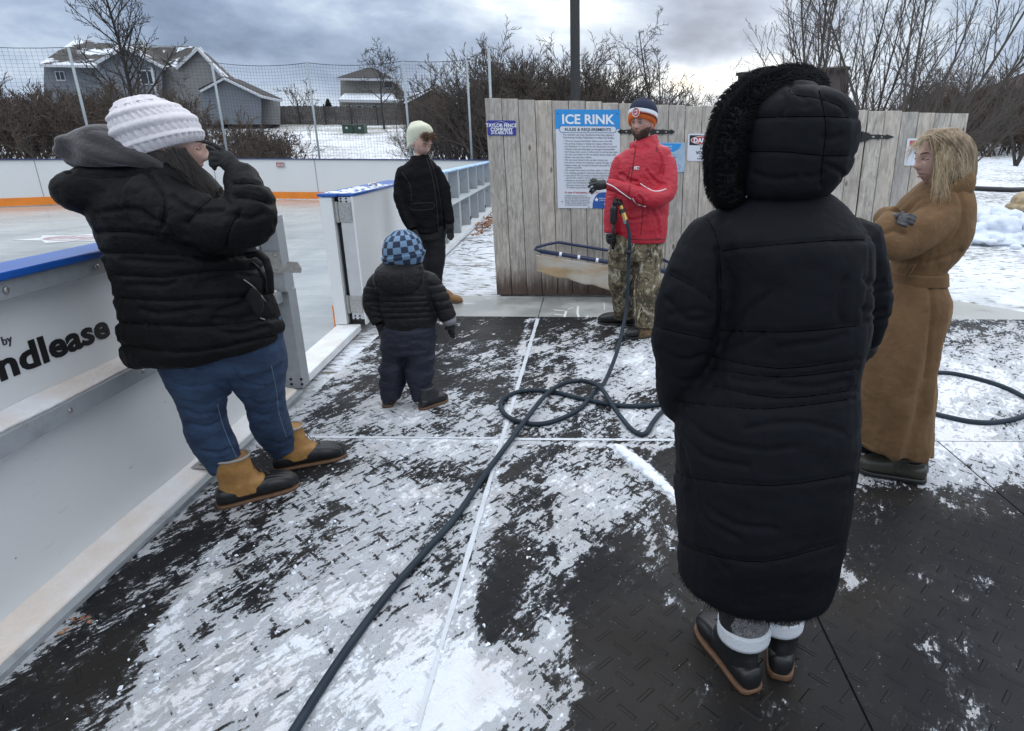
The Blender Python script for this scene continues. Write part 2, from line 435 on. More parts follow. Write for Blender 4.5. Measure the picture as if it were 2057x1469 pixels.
# ------------------------------------------------------------------ rubber mats with trodden snow
STR = G(620, 1120) - G(420, 1260); SANG = atan2(STR.y, STR.x)
BL = [  # px, py, rx, ry (metres), amount
 (520, 1330, .30, .45, .42), (640, 1290, .35, .3, .26), (780, 1130, .40, .45, .26), (700, 1010, .35, .35, .26), (860, 1010, .4, .3, .30), (960, 1400, .22, .22, .75), (880, 1440, .25, .2, .6),
 (740, 1400, .3, .2, .40), (870, 1280, .12, .25, .32), (1220, 1000, .17, .22, .55), (1150, 960, .16, .14, .35), (1290, 1040, .14, .12, .30), (1340, 1080, .06, .12, .25), (1120, 1170, .06, .3, .40), (1100, 1060, .10, .16, .28), (1110, 1300, .06, .10, .32),
 (1140, 1390, .05, .12, .42), (1345, 1200, .06, .06, .55), (1310, 1130, .04, .12, .30), (1260, 940, .10, .10, .20), (1380, 1010, .10, .14, .2),
 (650, 730, .35, .7, .62), (560, 830, .25, .45, .42), (760, 840, .5, .35, .36), (900, 840, .5, .45, .42), (950, 720, .4, .45, .16), (1000, 760, .4, .3, .18), (1180, 700, .5, .5, .26), (1290, 730, .3, .4, .62), (1330, 760, .3, .3, .4), (1240, 850, .45, .2, .50), (1130, 810, .3, .2, .34), (1330, 850, .2, .25, .40), (1170, 730, .09, .4, .35),
 (1350, 660, .8, .3, .20), (1000, 905, .5, .12, .26), (700, 905, .5, .1, .1), (860, 900, .3, .15, .25),
 (1960, 780, 1.4, .9, .75), (1900, 900, .5, .45, .62), (1980, 900, .4, .22, .3), (1960, 960, .35, .10, .55), (1850, 960, .2, .2, .3), (2050, 700, 1.0, .6, .3), (1720, 960, .10, .18, .42), (1700, 1040, .05, .12, .42), (1700, 1160, .04, .06, .4),
 (240, 1190, .10, .6, -.12), (330, 1130, .10, .3, -.22), (230, 1330, .10, .3, -.24), (110, 1380, .15, .2, -.20), (300, 1440, .1, .1, .3), (200, 1420, .06, .05, .5), (420, 1080, .06, .22, -.2), (520, 950, .16, .30, -.14), (640, 930, .2, .1, -.35), (990, 660, .7, .25, -.35), (1050, 760, .4, .3, -.15), (880, 760, .25, .3, -.15), (660, 830, .2, .2, -.3), (760, 870, .1, .1, -.1),
 (940, 690, .3, .2, -.16), (1180, 850, .07, .1, -.2), (1060, 1000, .09, .3, -.22), (1200, 1180, .07, .2, -.25), (1230, 1400, .14, .3, -.25), (1000, 1260, .05, .14, -.55), (1010, 1170, .05, .2, -.45), (970, 1220, .03, .12, -.2), (1100, 900, .2, .06, -.2), (1330, 920, .1, .06, -.2),
 (430, 960, .08, .3, .25), (200, 1260, .07, .3, .1), (350, 1240, .05, .25, .25), (60, 1300, .05, .2, .3), (620, 640, .4, .3, .3),
 (1310, 800, .2, .2, -.1), (1420, 730, .2, .4, -.2), (1950, 690, .3, .12, -.45), (1990, 880, .3, .035, -.35), (1250, 690, .12, .1, -.25), (1130, 690, .25, .12, -.12)]
_bl = [(G(a, b).x, G(a, b).y, rx, ry, am) for a, b, rx, ry, am in BL]
def cover(X, Y):
    left = 1 / (1 + np.exp((X - np.clip(-.22 + .44 * (Y - 1.35), -.3, .42)) / .07)); far = 1 / (1 + np.exp(-(Y - 2.95) / .12)); rt = 1 / (1 + np.exp(-(X - 1.6) / .2))
    b = -.50 - .10 * far + .36 * np.maximum(left, far) - .05 * rt * (1 - far) + .10 * rt * far
    for x, y, rx, ry, am in _bl:
        b = b + .85 * am * np.exp(-((X - x) / rx) ** 2 - ((Y - y) / ry) ** 2)
    # scraped ridges and rims
    def line(pts, w, am):
        q = [G(*p) for p in pts]; P = np.stack([X.ravel(), Y.ravel(), 0 * X.ravel()], -1)
        g, _ = groove(P, [q], w, (0, 1)); return am * g.reshape(X.shape)
    b = b + line([(1235, 897), (1300, 945), (1370, 1010)], .035, 1.1) + line([(450, 1095), (395, 1190), (340, 1300), (270, 1450)], .05, .38)
    b = b + line([(1100, 1000), (1112, 1110), (1135, 1210)], .012, -.5) + line([(1062, 640), (1011, 882), (947, 1189), (905, 1469)], .022, .35) + line([(600, 877), (1350, 898)], .025, .38)  # thin bare line draws the hose's shadow track into the snow cover
    b = b + line([(430, 1110), (300, 1290), (230, 1400)], .03, .12) + line([(1000, 950), (1060, 905)], .012, .5) + line([(990, 960), (1100, 890)], .014, .25)
    b = b + line([(360, 1210), (320, 1290), (280, 1380)], .012, .5) + line([(1290, 1210), (1340, 1120), (1400, 1060)], .02, .10)
    b = b + line([(1130, 1220), (1145, 1310), (1160, 1400)], .02, .2) + line([(1390, 1260), (1560, 1440)], .15, -.1)
    b = b + .5 * np.exp(-((X - bx(Y) - .01) / .045) ** 2) * (Y < 5.4)
    b = b + line([(1200, 760), (1290, 700), (1330, 690)], .10, .25) + line([(1080, 700), (1180, 730), (1270, 830)], .08, .2)
    return b
def f_mat(N, b, o):
    cov = N.attr('cover')[2]
    X, Y, Z = N.xyz(o)
    # raised bars, alternate cells at right angles
    S = 1 / .085
    u = N.mul(N.add(X, Y), S * .7071); v = N.mul(N.sub(Y, X), S * .7071)
    cu = N.m('FLOOR', u); cv = N.m('FLOOR', v)
    fu = N.sub(N.m('FRACT', u), .5); fv = N.sub(N.m('FRACT', v), .5)
    par = N.m('ABSOLUTE', N.m('MODULO', N.add(cu, cv), 2.0))
    par = N.m('GREATER_THAN', par, .5)
    a = N.add(N.mul(fu, par), N.mul(fv, N.sub(1, par))); c = N.add(N.mul(fv, par), N.mul(fu, N.sub(1, par)))
    bar = N.mul(N.sm(N.m('ABSOLUTE', a), .34, .44, 1, 0), N.sm(N.m('ABSOLUTE', c), .045, .10, 1, 0))
    st = N.map(o, rot=(0, 0, -SANG), scale=(1, 1, 1)); st = N.map(st, scale=(.8, 1.35, 1))
    n1 = N.noise(st, 6.0, 12, .74, .3); n2 = N.noise(N.map(st, scale=(.9, 1.15, 1)), 26, 9, .76); n3 = N.noise(o, 2.1, 3, .5)
    n3 = N.noise(N.map(st, loc=(5, 3, 0)), 2.6, 5, .62, .5); n4 = N.noise(o, 95, 3, .7)
    n = N.add(N.add(N.add(N.mul(n1, .70), N.mul(n2, .62)), N.mul(n3, .46)), N.mul(n4, .12))       # mean .94
    s0 = N.add(N.mul(cov, .27), N.sub(n, .950))
    s0 = N.sub(s0, N.mul(bar, .075))
    m = N.sm(s0, -.005, .011)
    dust = N.sm(s0, -.07, .003, 0, .14)
    # loose crumbs
    cr = N.sm(N.vor(o, 34), .10, .17, 1, 0); gate_ = N.sm(N.noise(o, 34, 0), .60, .66)
    cr2 = N.sm(N.vor(o, 90), .12, .2, 1, 0); g2 = N.sm(N.noise(N.map(o, loc=(4, 2, 1)), 80, 1), .62, .66)
    lim = N.sm(cov, -.75, -.1, .25, 1)
    crumbs = N.m('MAXIMUM', N.mul(cr, N.mul(gate_, N.sm(cov, -.5, -.1))), N.mul(N.mul(cr2, g2), lim))
    mm = N.m('MAXIMUM', m, crumbs)
    brown = N.sm(N.noise(N.map(o, loc=(7, 7, 0)), 1.6, 4, .6), .42, .6)
    rub = N.mix(brown, (.010, .0105, .0125), (.018, .016, .0145)); rub = N.mix(N.mul(N.sub(n2, .35), .8), rub, (.006, .006, .007))
    rub = N.mix(dust, rub, (.34, .36, .39))
    sn = N.mix(N.noise(o, 40, 6, .7), (.72, .76, .82), (.90, .92, .96)); sn = N.mix(N.mul(N.sm(n3, .5, .62), .35), sn, (.62, .57, .53))
    N.put(b.inputs['Base Color'], N.mix(mm, rub, sn))
    wet = N.sm(N.noise(N.map(o, loc=(2, 9, 0)), 1.3, 5, .6), .4, .62)
    N.put(b.inputs['Roughness'], N.add(N.mul(mm, .25), N.add(.42, N.mul(wet, .25)))); b.inputs['Specular IOR Level'].default_value = .16
    h = N.add(N.mul(bar, .0034), N.mul(N.noise(o, 220, 2), .0006))
    hs = N.add(N.mul(N.sm(s0, -.012, .16), .012), N.mul(N.noise(o, 70, 6, .75), .011))
    h = N.add(h, N.mul(mm, hs)); h = N.add(h, N.mul(crumbs, .004))
    bumpit(N, b, h, 1.0, .9)
M_mat = mat('snowy_rubber', (.03, .03, .03), fn=f_mat)
M_void = mat('dark_rubber_edge', (.02, .02, .02), .7)
colx = [-1.79, -.472, .81, 1.965, 3.22, 4.47]; rowy = [(.72, 3.172), (3.178, 5.83)]
posn = ['beside the boards', 'under the long hose', 'right of the long hose', 'second from the right edge', 'at the far right edge']
k = 0
for r, (y0, y1) in enumerate(rowy):
    for i in range(5):
        g_ = .004 if r == 0 else .0006; x0, x1 = colx[i] + g_, colx[i + 1] - g_
        if i == 0: x0 = -1.80
        e = .5 * sqrt(1)
        nx = int((x1 - x0) / .02); ny = int((y1 - y0) / .02)
        near = ['near row of black tread mats, ', 'far row of black tread mats, '][r]
        lab = (['heavily snow dusted black mat in the near row beside the white side boards', 'near row black mat crossed by the long hose, half covered in snow', 'near row bare black mat under the long black coat', 'near row black mat right of the tan coat, snowy at its far end', 'near row black mat at the right edge beyond the dark seam'],
               ['far row black mat under the child, white with snow by the sill', 'far row black mat under the looped hose and the man in red', 'far row black mat mostly hidden behind the long black coat', 'far row snow covered mat under the right hose loop', 'far row snow covered mat at the right edge by the concrete'])[r][i]
        o = grid_obj('rubber_mat', np.linspace(x0, x1, nx), np.linspace(y0, y1, ny),
                     lambda X, Y: 0 * X + .0, M_mat, {'cover': cover})
        o.data.name = 'rubber_mat'
        tag(o, lab, 'mat', 'black tread mats on the ground')
        mb = MB().box((x0, y0, -.014), (x1, y1, -.001)); keep(mb.obj('mat_edge', M_void), o)
# ice packed in the joints between mats
def f_pack(N, b, o):
    c = N.mix(N.noise(o, 9, 5, .7), (.62, .66, .72), (.42, .44, .46)); N.put(b.inputs['Base Color'], c); b.inputs['Roughness'].default_value = .5
    bumpit(N, b, N.noise(o, 60, 4), .004)
M_pack = mat('packed_ice', (.6, .6, .6), fn=f_pack)
jt = MB()
def joint(a, b, w0, w1):
    n = 60; a, b = Vector(a), Vector(b); d = (b - a).normalized(); s = Vector((-d.y, d.x, 0)); L = []
    for q in range(n + 1):
        t = q / n; p = a.lerp(b, t); w = (w0 + (w1 - w0) * t) * (1 + .5 * (rnd.random() - .5)); L.append((p - s * w, p + s * w))
    for q in range(n):
        (a0, a1), (b0, b1) = L[q], L[q + 1]
        jt.add([(*a0.xy, .003), (*b0.xy, .003), (*b1.xy, .003), (*a1.xy, .003)], [(0, 1, 2, 3)])
joint((-.474, .75, 0), (-.474, 5.75, 0), .008, .016); joint((-1.6, 3.175, 0), (-.5, 3.175, 0), .014, .010); joint((-.44, 3.165, 0), (.75, 3.165, 0), .016, .013)
tag(jt.obj('packed_ice', M_pack), kind='structure')

# crumbs of snow lying about
M_snow = mat('snow_lump', (.80, .83, .88), .7, bump=.004, bs=90, color2=(.62, .67, .74), vs=30)
cm = MB(); R2 = random.Random(3)
Pn = np.array([[R2.uniform(-1.7, 1.2), R2.uniform(.95, 3.6)] for _ in range(9000)])
cv = cover(Pn[:, 0], Pn[:, 1])
kept = 0
for (x, y), c in zip(Pn, cv):
    if R2.random() < (max(0, min(1, (c + .30) * 1.1)) if c < .5 else .5) and kept < 2300:
        r = .0018 + .0065 * R2.random() ** 4
        M = Matrix.Rotation(R2.random() * 6, 3, 'Z') @ Matrix.Rotation(R2.random() * 6, 3, 'X')
        n0 = len(cm.v); cm.ball((x, y, r * .25), (r * R2.uniform(.8, 1.7), r, r * .6), 6, 4, M=M); kept += 1
        for q_ in range(n0, len(cm.v)): v_ = cm.v[q_]; cm.v[q_] = (v_[0] + R2.gauss(0, r * .22), v_[1] + R2.gauss(0, r * .22), v_[2] + R2.gauss(0, r * .15))
tag(cm.obj('loose_snow', M_snow), kind='stuff')
# ploughed ridge by the coat
rg = MB(); a, b_ = G(1238, 897), G(1372, 1010)
for q in range(60):
    t = q / 59; p = a.lerp(b_, t) + Vector((R2.uniform(-.015, .015), R2.uniform(-.01, .01), 0)); r = .010 + .020 * sin(pi * min(1, t * 1.1 + .05)) * R2.uniform(.7, 1.1)
    rg.ball((p.x, p.y, r * .25), (r * 1.3, r, r * .8), 8, 6)
me = remesh(rg, .006, 2, lambda P, Nn: fbm(P, 60, 3, 2) * .006)
tag(link('snow_ridge', me, M_snow), 'small ploughed ridge of snow on the mats beside the long black coat', 'snow')
# dead leaves
M_leaf = mat('dead_leaf', (.20, .085, .04), .7, color2=(.32, .16, .08), vs=40)
def leaves(cx_, cy_, n, sx, sy, z, ang=0.0, s0=.02):
    L = MB()
    for _ in range(n):
        u, v = R2.gauss(0, sx), R2.gauss(0, sy); x = cx_ + u * cos(ang) - v * sin(ang); y = cy_ + u * sin(ang) + v * cos(ang)
        a = R2.random() * 6.28; s = s0 * R2.uniform(.7, 1.4); t = Matrix.Rotation(a, 3, 'Z') @ Matrix.Rotation(R2.uniform(-.9, .9), 3, 'X')
        pts = [Vector(p) * s for p in ((-1, 0, 0), (-.5, .45, .1), (.1, .35, .0), (.6, .5, .15), (1, 0, .2), (.5, -.4, .1), (0, -.5, 0), (-.5, -.35, .15))]
        L.add([Vector((x, y, z + R2.random() * s0)) + t @ p for p in pts], [tuple(range(8))])
    return L
p = G(150, 1262); tag(leaves(p.x, p.y, 9, .03, .02, .012, s0=.012).obj('dead_leaves', M_leaf), 'few brown dead leaves at the foot of the side boards', 'leaves')
# ================================================================== RINK BOARDS
def f_hdpe(N, b, o):
    n = N.noise(o, 1.2, 4, .6); sp = N.m('MAXIMUM', N.sm(N.vor(o, 7), .02, .035, 1, 0), N.mul(N.sm(N.vor(N.map(o, scale=(1, .35, 1)), 11), .03, .06, 1, 0), N.sm(N.noise(o, 2.4, 2), .52, .6, 0, .6)))
    sc = N.sm(N.noise(N.map(o, rot=(.2, .1, .4), scale=(1, 1, 7)), 7, 7, .75), .60, .70, 0, .30)
    c = N.mix(n, (.60, .61, .61), (.68, .69, .69)); c = N.mix(sc, c, (.36, .36, .37)); c = N.mix(N.mul(sp, .7), c, (.12, .11, .10))
    N.put(b.inputs['Base Color'], c); b.inputs['Roughness'].default_value = .38
    bumpit(N, b, N.noise(o, 30, 3), .0006)
M_hdpe = mat('white_plastic_board', (.7, .7, .7), fn=f_hdpe)
def f_alu(N, b, o):
    n = N.noise(o, 26, 6, .65); n2 = N.noise(o, 5, 4, .6)
    c = N.mix(n, (.27, .29, .31), (.42, .44, .46)); c = N.mix(N.sm(n2, .55, .68, 0, .5), c, (.17, .18, .19))
    N.put(b.inputs['Base Color'], c); b.inputs['Metallic'].default_value = .35; N.put(b.inputs['Roughness'], N.add(.36, N.mul(n, .25)))
M_galv = mat('galvanised_steel', (.5, .5, .5), fn=f_alu)
M_steel = mat('stainless_steel', (.46, .45, .43), .38, .8, var=.5, vs=40)
M_blue = mat('blue_cap', (.012, .085, .36), .35, var=.35, vs=5, bump=.0005)
M_lblue = mat('frosted_blue_cap', (.10, .30, .56), .5, color2=(.55, .68, .82), vs=5, stretch=(1, 3, 1))
M_orange = mat('orange_kick_plate', (.80, .235, .02), .45, var=.3, vs=3)
M_hole = mat('dark_hole', (.012, .012, .012), .8)
M_rubber = mat('black_gasket', (.012, .012, .013), .5)
M_ledge = mat('ice_crusted_sill', (.62, .60, .57), .5, color2=(.70, .73, .77), vs=7, bump=.006, bs=40)
M_black = mat('black_print', (.006, .006, .007), .45)
M_grayp = mat('grey_print', (.035, .037, .042), .5)
M_snowtop = mat('snow_crust', (.74, .74, .76), .7, bump=.006, bs=50, color2=(.66, .585, .52), vs=2.2)
TH = .045
def P_(Y, d=0.0, z=0.0):
    """point on the boards' outer line at Y, d metres towards the ice"""
    return Vector((bx(Y) - d, Y, z))
n_out = Vector((1, .04, 0)).normalized(); along = Vector((-.04, 1, 0)).normalized()
# --- near side boards with lettering
t = thing('side_boards', 'nearest white rink side boards with black lettering and a blue top cap', 'rink boards', P_(2.4, .06))
Y0, Y1 = -2.5, 3.93
MB().beam(P_(Y0, .10, .60), P_(Y1, .10, .60), .024, 1.10).obj('panel', M_hdpe, t, bevel=.002)
MB().beam(P_(Y0, .055, 1.155), P_(Y1, .055, 1.155), .15, .028).obj('top_cap', M_blue, t, bevel=.006)
MB().beam(P_(Y0, .045, 1.108), P_(Y1 - .02, .045, 1.108), .085, .062).obj('top_rail', M_galv, t, bevel=.003)
mr = MB(); mr.beam(P_(Y0, .040, .678), P_(Y1 - .09, .040, .678), .096, .006); mr.beam(P_(Y0, -.005, .648), P_(Y1 - .09, -.005, .648), .006, .062); mr.obj('middle_rail', M_galv, t)
sn = MB(); Q = np.linspace(Y0, Y1 - .1, 90)
for q0, q1 in zip(Q[:-1], Q[1:]):
    def prof(y):
        h = .010 + .012 * vn(np.array([[y * 3, 0, 0]]), 3)[0]; w = .004 + .012 * vn(np.array([[y * 5, 2, 0]]), 4)[0]
        return [P_(y, .087, .682), P_(y, w, .682), P_(y, w + .004, .682 + h * .5), P_(y, .045, .682 + h), P_(y, .087, .684 + h * 1.6)]
    a, b2 = prof(q0), prof(q1); sn.add(a + b2, [(i, i + 1, 6 + i, 5 + i) for i in range(4)])
sn.obj('rail_snow', M_snowtop, t, smooth=True)
lg = MB()
for q0, q1 in zip(Q[:-1], Q[1:]):
    def prof2(y):
        h = .05 + .03 * vn(np.array([[y * 2.2, 5, 0]]), 3)[0]; return [P_(y, .088, .02 + h * .6), P_(y, .05, .022 + h * .28), P_(y, .006, .034), P_(y, -.010, .026), P_(y, -.014, -.01)]
    a, b2 = prof2(q0), prof2(q1); lg.add(a + b2, [(i, i + 1, 6 + i, 5 + i) for i in range(4)])
lg.obj('snowy_foot_sill', M_snowtop, t, smooth=True)
mb = MB(); mb.beam(P_(Y0, -.035, .012), P_(Y1 - .1, -.035, .012), .035, .022); mb.obj('foot_rail', M_galv, t, bevel=.003)
# anchor plate on the sill
mb = MB(); p = P_(2.78, .02, .045); mb.box((-.045, -.05, -.004), (.045, .05, .004), M=Matrix.Translation(p)); mb.tube([p + Vector((0, 0, .0)), p + Vector((0, 0, .03))], .014, 6); mb.disc(p + Vector((0, 0, .008)), (0, 0, 1), .026, 12, .003)
mb.obj('anchor_bolt', M_steel, t)
sp = MB(); Rq = random.Random(5)
for _ in range(26):
    y = 2.3 + Rq.gauss(0, .28); sp.ball(P_(y, -.0 + Rq.uniform(0, .06), .040 + Rq.uniform(0, .01)), Rq.uniform(.002, .006), 5, 3)
pass
# lettering on the outside face of the panel
uu, vv = along, Vector((0, 0, 1)); nn = uu.cross(vv)
txt('Lendlease', .130, P_(2.456, .086, .809), uu, vv, M_black, t, align='RIGHT', bold=.0040, track=1.03, sx=1.33)
txt('Presented by', .043, P_(2.012, .086, .915), uu, vv, M_grayp, t, align='RIGHT', sx=1.0)
# end post with latch plate
mb = MB()
mb.beam(P_(3.93, .10, .60), P_(3.93 + .012, .10, .60), .03, 1.10)
pc = P_(3.925, .045, 0)
def post(mb, y, z0, z1, w=.13, d=.05, mi=0):
    mb.beam(P_(y, .02, z0), P_(y, .02, z1), d, w, up=along, mi=mi)
o = MB(); post(o, 3.93, .02, .675, .12, .11); o.beam(P_(3.99, -.02, .02), P_(3.99, -.02, .84), .006, .035, up=along); o.obj('end_post_foot', M_galv, t, bevel=.002)
o = MB(); post(o, 3.90, .675, 1.14, .11, .11); o.obj('end_post', M_galv, t, bevel=.002)
o = MB(); o.beam(P_(3.965, .085, .04), P_(3.965, .085, 1.14), .02, .03, up=along); o.obj('edge_strip', M_hdpe, t)
mb = MB(); f = P_(3.965, 0, 0)
for (z, xx) in ((.905, .03), (.905, .075), (.83, .03), (.83, .075)): pass
# latch plate on the camera side of the post
yb = 3.838; fx = bx(yb)
mb = MB(); mb.box((fx - .075, yb - .008, .80), (fx + .035, yb, .93)); mb.poly([(fx + .035, yb - .008, .80), (fx + .15, yb - .008, .802), (fx + .158, yb - .008, .83), (fx + .14, yb - .008, .868), (fx + .075, yb - .008, .872), (fx + .07, yb - .008, .85), (fx + .035, yb - .008, .85)], .008, (0, 1, 0))
lp = mb.obj('latch_plate', M_steel, t)
for z in (.825, .905):
    for xx in (-.05, .005): MB().ball((fx + xx, yb - .010, z), (.011, .006, .011), 8, 5).obj('bolt', M_steel, t, smooth=True)
lp.name = 'latch_plate'
for z in (.05, .085):
    for xx in (-.035, .035): MB().disc((bx(3.87) + xx + .0, 3.868, z), (0, 1, 0), .009, 8, .003).obj('bolt_hole', M_hole, t)
for yb2 in (1.95, 2.36, 3.2, 3.62):
    MB().ball(P_(yb2, -.003, 1.108), (.004, .011, .011), 8, 6).obj('bolt', M_steel, t, smooth=True)
    MB().ball(P_(yb2 + .1, -.009, .650), (.004, .010, .010), 8, 6).obj('bolt', M_steel, t, smooth=True)
MB().box((bx(3.02) - .0885, 3.018, .70), (bx(3.02) - .0865, 3.022, 1.07)).obj('panel_joint', M_rubber, t)
# --- fixed side boards beyond the gate opening
t = thing('side_boards', 'white rink side boards running back behind the standing teenager, frosted pale blue cap', 'rink boards', P_(12, .1))
Ya, Yb = 5.30, 19.1
MB().beam(P_(Ya, .22, .60), P_(Yb, .22, .60), .02, 1.10).obj('panel', M_hdpe, t)
MB().beam(P_(Ya, .175, .60), P_(6.6, .175, .60), .09, 1.08).obj('end_frame', M_hdpe, t, bevel=.003)
MB().beam(P_(Ya - .01, .165, 1.157), P_(7.45, .165, 1.157), .155, .024).obj('top_cap', M_blue, t, bevel=.004)
MB().beam(P_(7.45, .11, 1.157), P_(Yb, .11, 1.157), .16, .024).obj('frosted_cap', M_lblue, t, bevel=.004)
MB().beam(P_(7.5, .10, .655), P_(Yb, .10, .655), .15, .05).obj('middle_rail', mat('pale_painted_steel', (.50, .54, .54), .45, var=.3, vs=6), t)
MB().beam(P_(7.5, .08, .04), P_(Yb, .08, .04), .2, .07).obj('foot_rail', M_ledge, t)
y = 7.6; k = 0
while y < Yb:
    w = .16 if k % 2 == 0 else .09
    o = MB(); o.beam(P_(y, .13, .0), P_(y, .13, 1.14), .16, w, up=along); o.obj('upright', M_galv, t)
    if k % 2 == 0:
        q = MB(); q.disc(P_(y, .045, .20), (1, 0, 0), .035, 10, .006); q.obj('anchor_hole', M_hole, t)
    y += 1.25; k += 1
o = MB(); o.beam(P_(Ya - .01, .235, .60), P_(Ya - .0, .235, .60), .022, 1.13)
# hinged gate folded flat back against the boards
g_ = thing('rink_gate', 'open white rink gate folded back on its steel hinges, blue top with snow', 'gate', P_(6.4, -.02))
Gy0, Gy1 = 5.36, 7.35
def Gp(Y, d, z): return P_(Y, d, z)
MB().beam(Gp(Gy0, .03, .62), Gp(Gy1, .03, .62), .088, 1.03).obj('gate_frame', M_hdpe, g_, bevel=.002)
MB().beam(Gp(Gy0 - .02, -.025, .60), Gp(Gy1, -.025, .60), .016, 1.10).obj('panel', M_hdpe, g_, bevel=.002)
MB().beam(Gp(Gy0 - .03, .025, 1.157), Gp(Gy1, .025, 1.157), .135, .022).obj('top_cap', M_blue, g_, bevel=.004)
sb = MB(); R3 = random.Random(11)
for _ in range(140):
    yy = Gy0 + R3.random() ** 1.5 * 1.3; sb.ball(P_(yy, R3.uniform(-.03, .2), 1.170), (R3.uniform(.008, .03), R3.uniform(.01, .05), .005), 6, 4)
tag(sb.obj('top_snow', M_snow, g_, smooth=True), kind='stuff')
mb = MB(); pts = [P_(6.35 + .03 * cos(a) * 2, .08 + .03 * sin(a), 1.19 + .012 * sin(2 * a)) for a in np.linspace(0, 2 * pi, 14)]; mb.tube(pts, .008, 6); mb.obj('latch_ring', M_steel, g_)
# end faces towards the opening
ye = 5.345
def Ex(d): return bx(ye) - d
ef = MB(); ef.box((Ex(.215), ye - .012, .06), (Ex(.125), ye, 1.14)); ef.obj('jamb_plate', M_galv and mat('painted_jamb', (.46, .47, .48), .45, var=.2, vs=9), t)
ef = MB(); ef.box((Ex(.238), ye - .014, .04), (Ex(.214), ye + .02, 1.15)); ef.obj('jamb_edge', M_hdpe, t)
ef = MB(); ef.box((Ex(.085), ye - .012, .10), (Ex(-.022), ye + .02, 1.14)); ef.obj('end_plate', mat('painted_gate_end', (.48, .49, .50), .45, var=.2, vs=9), g_)
ef = MB(); ef.box((Ex(-.022), ye - .016, .08), (Ex(-.036), ye + .02, 1.145)); ef.obj('end_edge', M_hdpe, g_)
ef = MB(); ef.box((Ex(.125), ye + .03, .05), (Ex(.085), ye + .05, 1.14)); ef.obj('gasket', M_rubber, t)
ef = MB(); ef.box((Ex(.252), ye - .02, .0), (Ex(.240), ye + .5, .22)); ef.obj('kick_plate', M_orange, t)
for z0, z1, nm in ((.94, 1.10, 'upper'), (.16, .31, 'lower')):
    h = MB(); h.box((Ex(.205), ye - .020, z0), (Ex(.118), ye - .013, z1)); h.box((Ex(.092), ye - .020, z0), (Ex(-.012), ye - .013, z1)); h.tube([(Ex(.105), ye - .02, z0 - .005), (Ex(.105), ye - .02, z1 + .005)], .013, 10)
    hh = h.obj('hinge', M_steel, g_, bevel=.001)
    q = MB()
    for dd in (.19, .165, .14, .07, .045, .01):
        for zz in (.2, .5, .8):
            if R3.random() < .7: q.ball((Ex(dd + R3.uniform(-.006, .006)), ye - .022, z0 + (z1 - z0) * (zz + R3.uniform(-.06, .06))), (.007, .004, .007), 6, 4)
    q.obj('hinge_bolts', M_hole if 0 else M_steel, g_)
q = MB()
for zz in (1.13, 1.105):
    for dd in (.195, .155, .065, .02): q.disc((Ex(dd), ye - .014, zz), (0, 1, 0), .008, 8, .003)
for zz in (.66, .635):
    for dd in (.185, .15): q.disc((Ex(dd), ye - .014, zz), (0, 1, 0), .008, 8, .003)
q.obj('jamb_holes', M_hole, t)
q = MB()
for zz in (.13, .105):
    for dd in (.06, .02): q.disc((Ex(dd), ye - .014, zz), (0, 1, 0), .008, 8, .003)
q.obj('end_holes', M_hole, g_)
# threshold plank
mb = MB(); mb.beam(P_(3.98, .09, .025), P_(5.33, .12, .025), .20, .06)
th = mb.obj('threshold_plank', M_ledge, None, bevel=.008); tag(th, 'ice crusted white threshold plank across the open rink gateway', 'threshold')
# leaves and twigs gathered along the foot of the boards beyond the gate
L = MB()
for q in range(9): pass
tag(leaves(P_(13.4).x + .22, 13.4, 70, .9, .07, .02, ang=pi / 2 + .04, s0=.055).obj('dead_leaves', M_leaf), 'drift of brown dead leaves along the foot of the far side boards', 'leaves')
tw = MB()
for _ in range(70):
    x = R3.uniform(-2.1, -1.2) ; y = R3.uniform(9.2, 13.5); a = R3.random() * 6.28; l = R3.uniform(.08, .35)
    tw.tube([(x, y, .004), (x + l * cos(a) * .5, y + l * sin(a) * .5 + .02, .012), (x + l * cos(a), y + l * sin(a), .004)], .004, 4)
tag(tw.obj('fallen_twigs', mat('twig', (.05, .04, .035), .9)), kind='stuff')

# --- far boards, curved at the left corner
t = thing('far_boards', 'white rink boards across the far end with an orange kick plate', 'rink boards', (-9, 19.3, 0))
path = [Vector((-30, 6, 0)), Vector((-24, 9.5, 0)), Vector((-18.5, 13.6, 0)), Vector((-16.2, 15.2, 0)), Vector((-14.3, 16.9, 0)), Vector((-12.6, 18.2, 0)), Vector((-10.9, 19.0, 0)), Vector((-9.4, 19.25, 0)), Vector((bx(19.25) - .1, 19.25, 0))]
pl = []
for a, b in zip(path[:-1], path[1:]):
    n = max(1, int((b - a).length / 1.2)); pl += [a.lerp(b, i / n) for i in range(n)]
pl.append(path[-1])
A, B, C, D = MB(), MB(), MB(), MB()
for a, b in zip(pl[:-1], pl[1:]):
    A.beam(a + Vector((0, .06, .60)), b + Vector((0, .06, .60)), .03, 1.06); B.beam(a + Vector((0, .06, 1.145)), b + Vector((0, .06, 1.145)), .10, .03); C.beam(a + Vector((0, .03, .11)), b + Vector((0, .03, .11)), .02, .20)
acc = 0
for a, b in zip(pl[:-1], pl[1:]):
    acc += (b - a).length
    if acc > 2.3: D.box((b.x - .007, b.y + .035, .22), (b.x + .007, b.y + .055, 1.12)); acc = 0
A.obj('panel', M_hdpe, t); B.obj('top_cap', mat('navy_cap', (.02, .035, .12), .5), t); C.obj('kick_plate', M_orange, t); D.obj('panel_seam', mat('seam', (.25, .26, .27), .8), t)
p = W(561, 331, 19.20)
mb = MB().box((p.x - .12, 19.26, p.z - .07), (p.x + .12, 19.275, p.z + .07)); s_ = mb.obj('notice', M_emw, None); tag(s_, 'tiny white notice with red print on the far boards', 'sign')
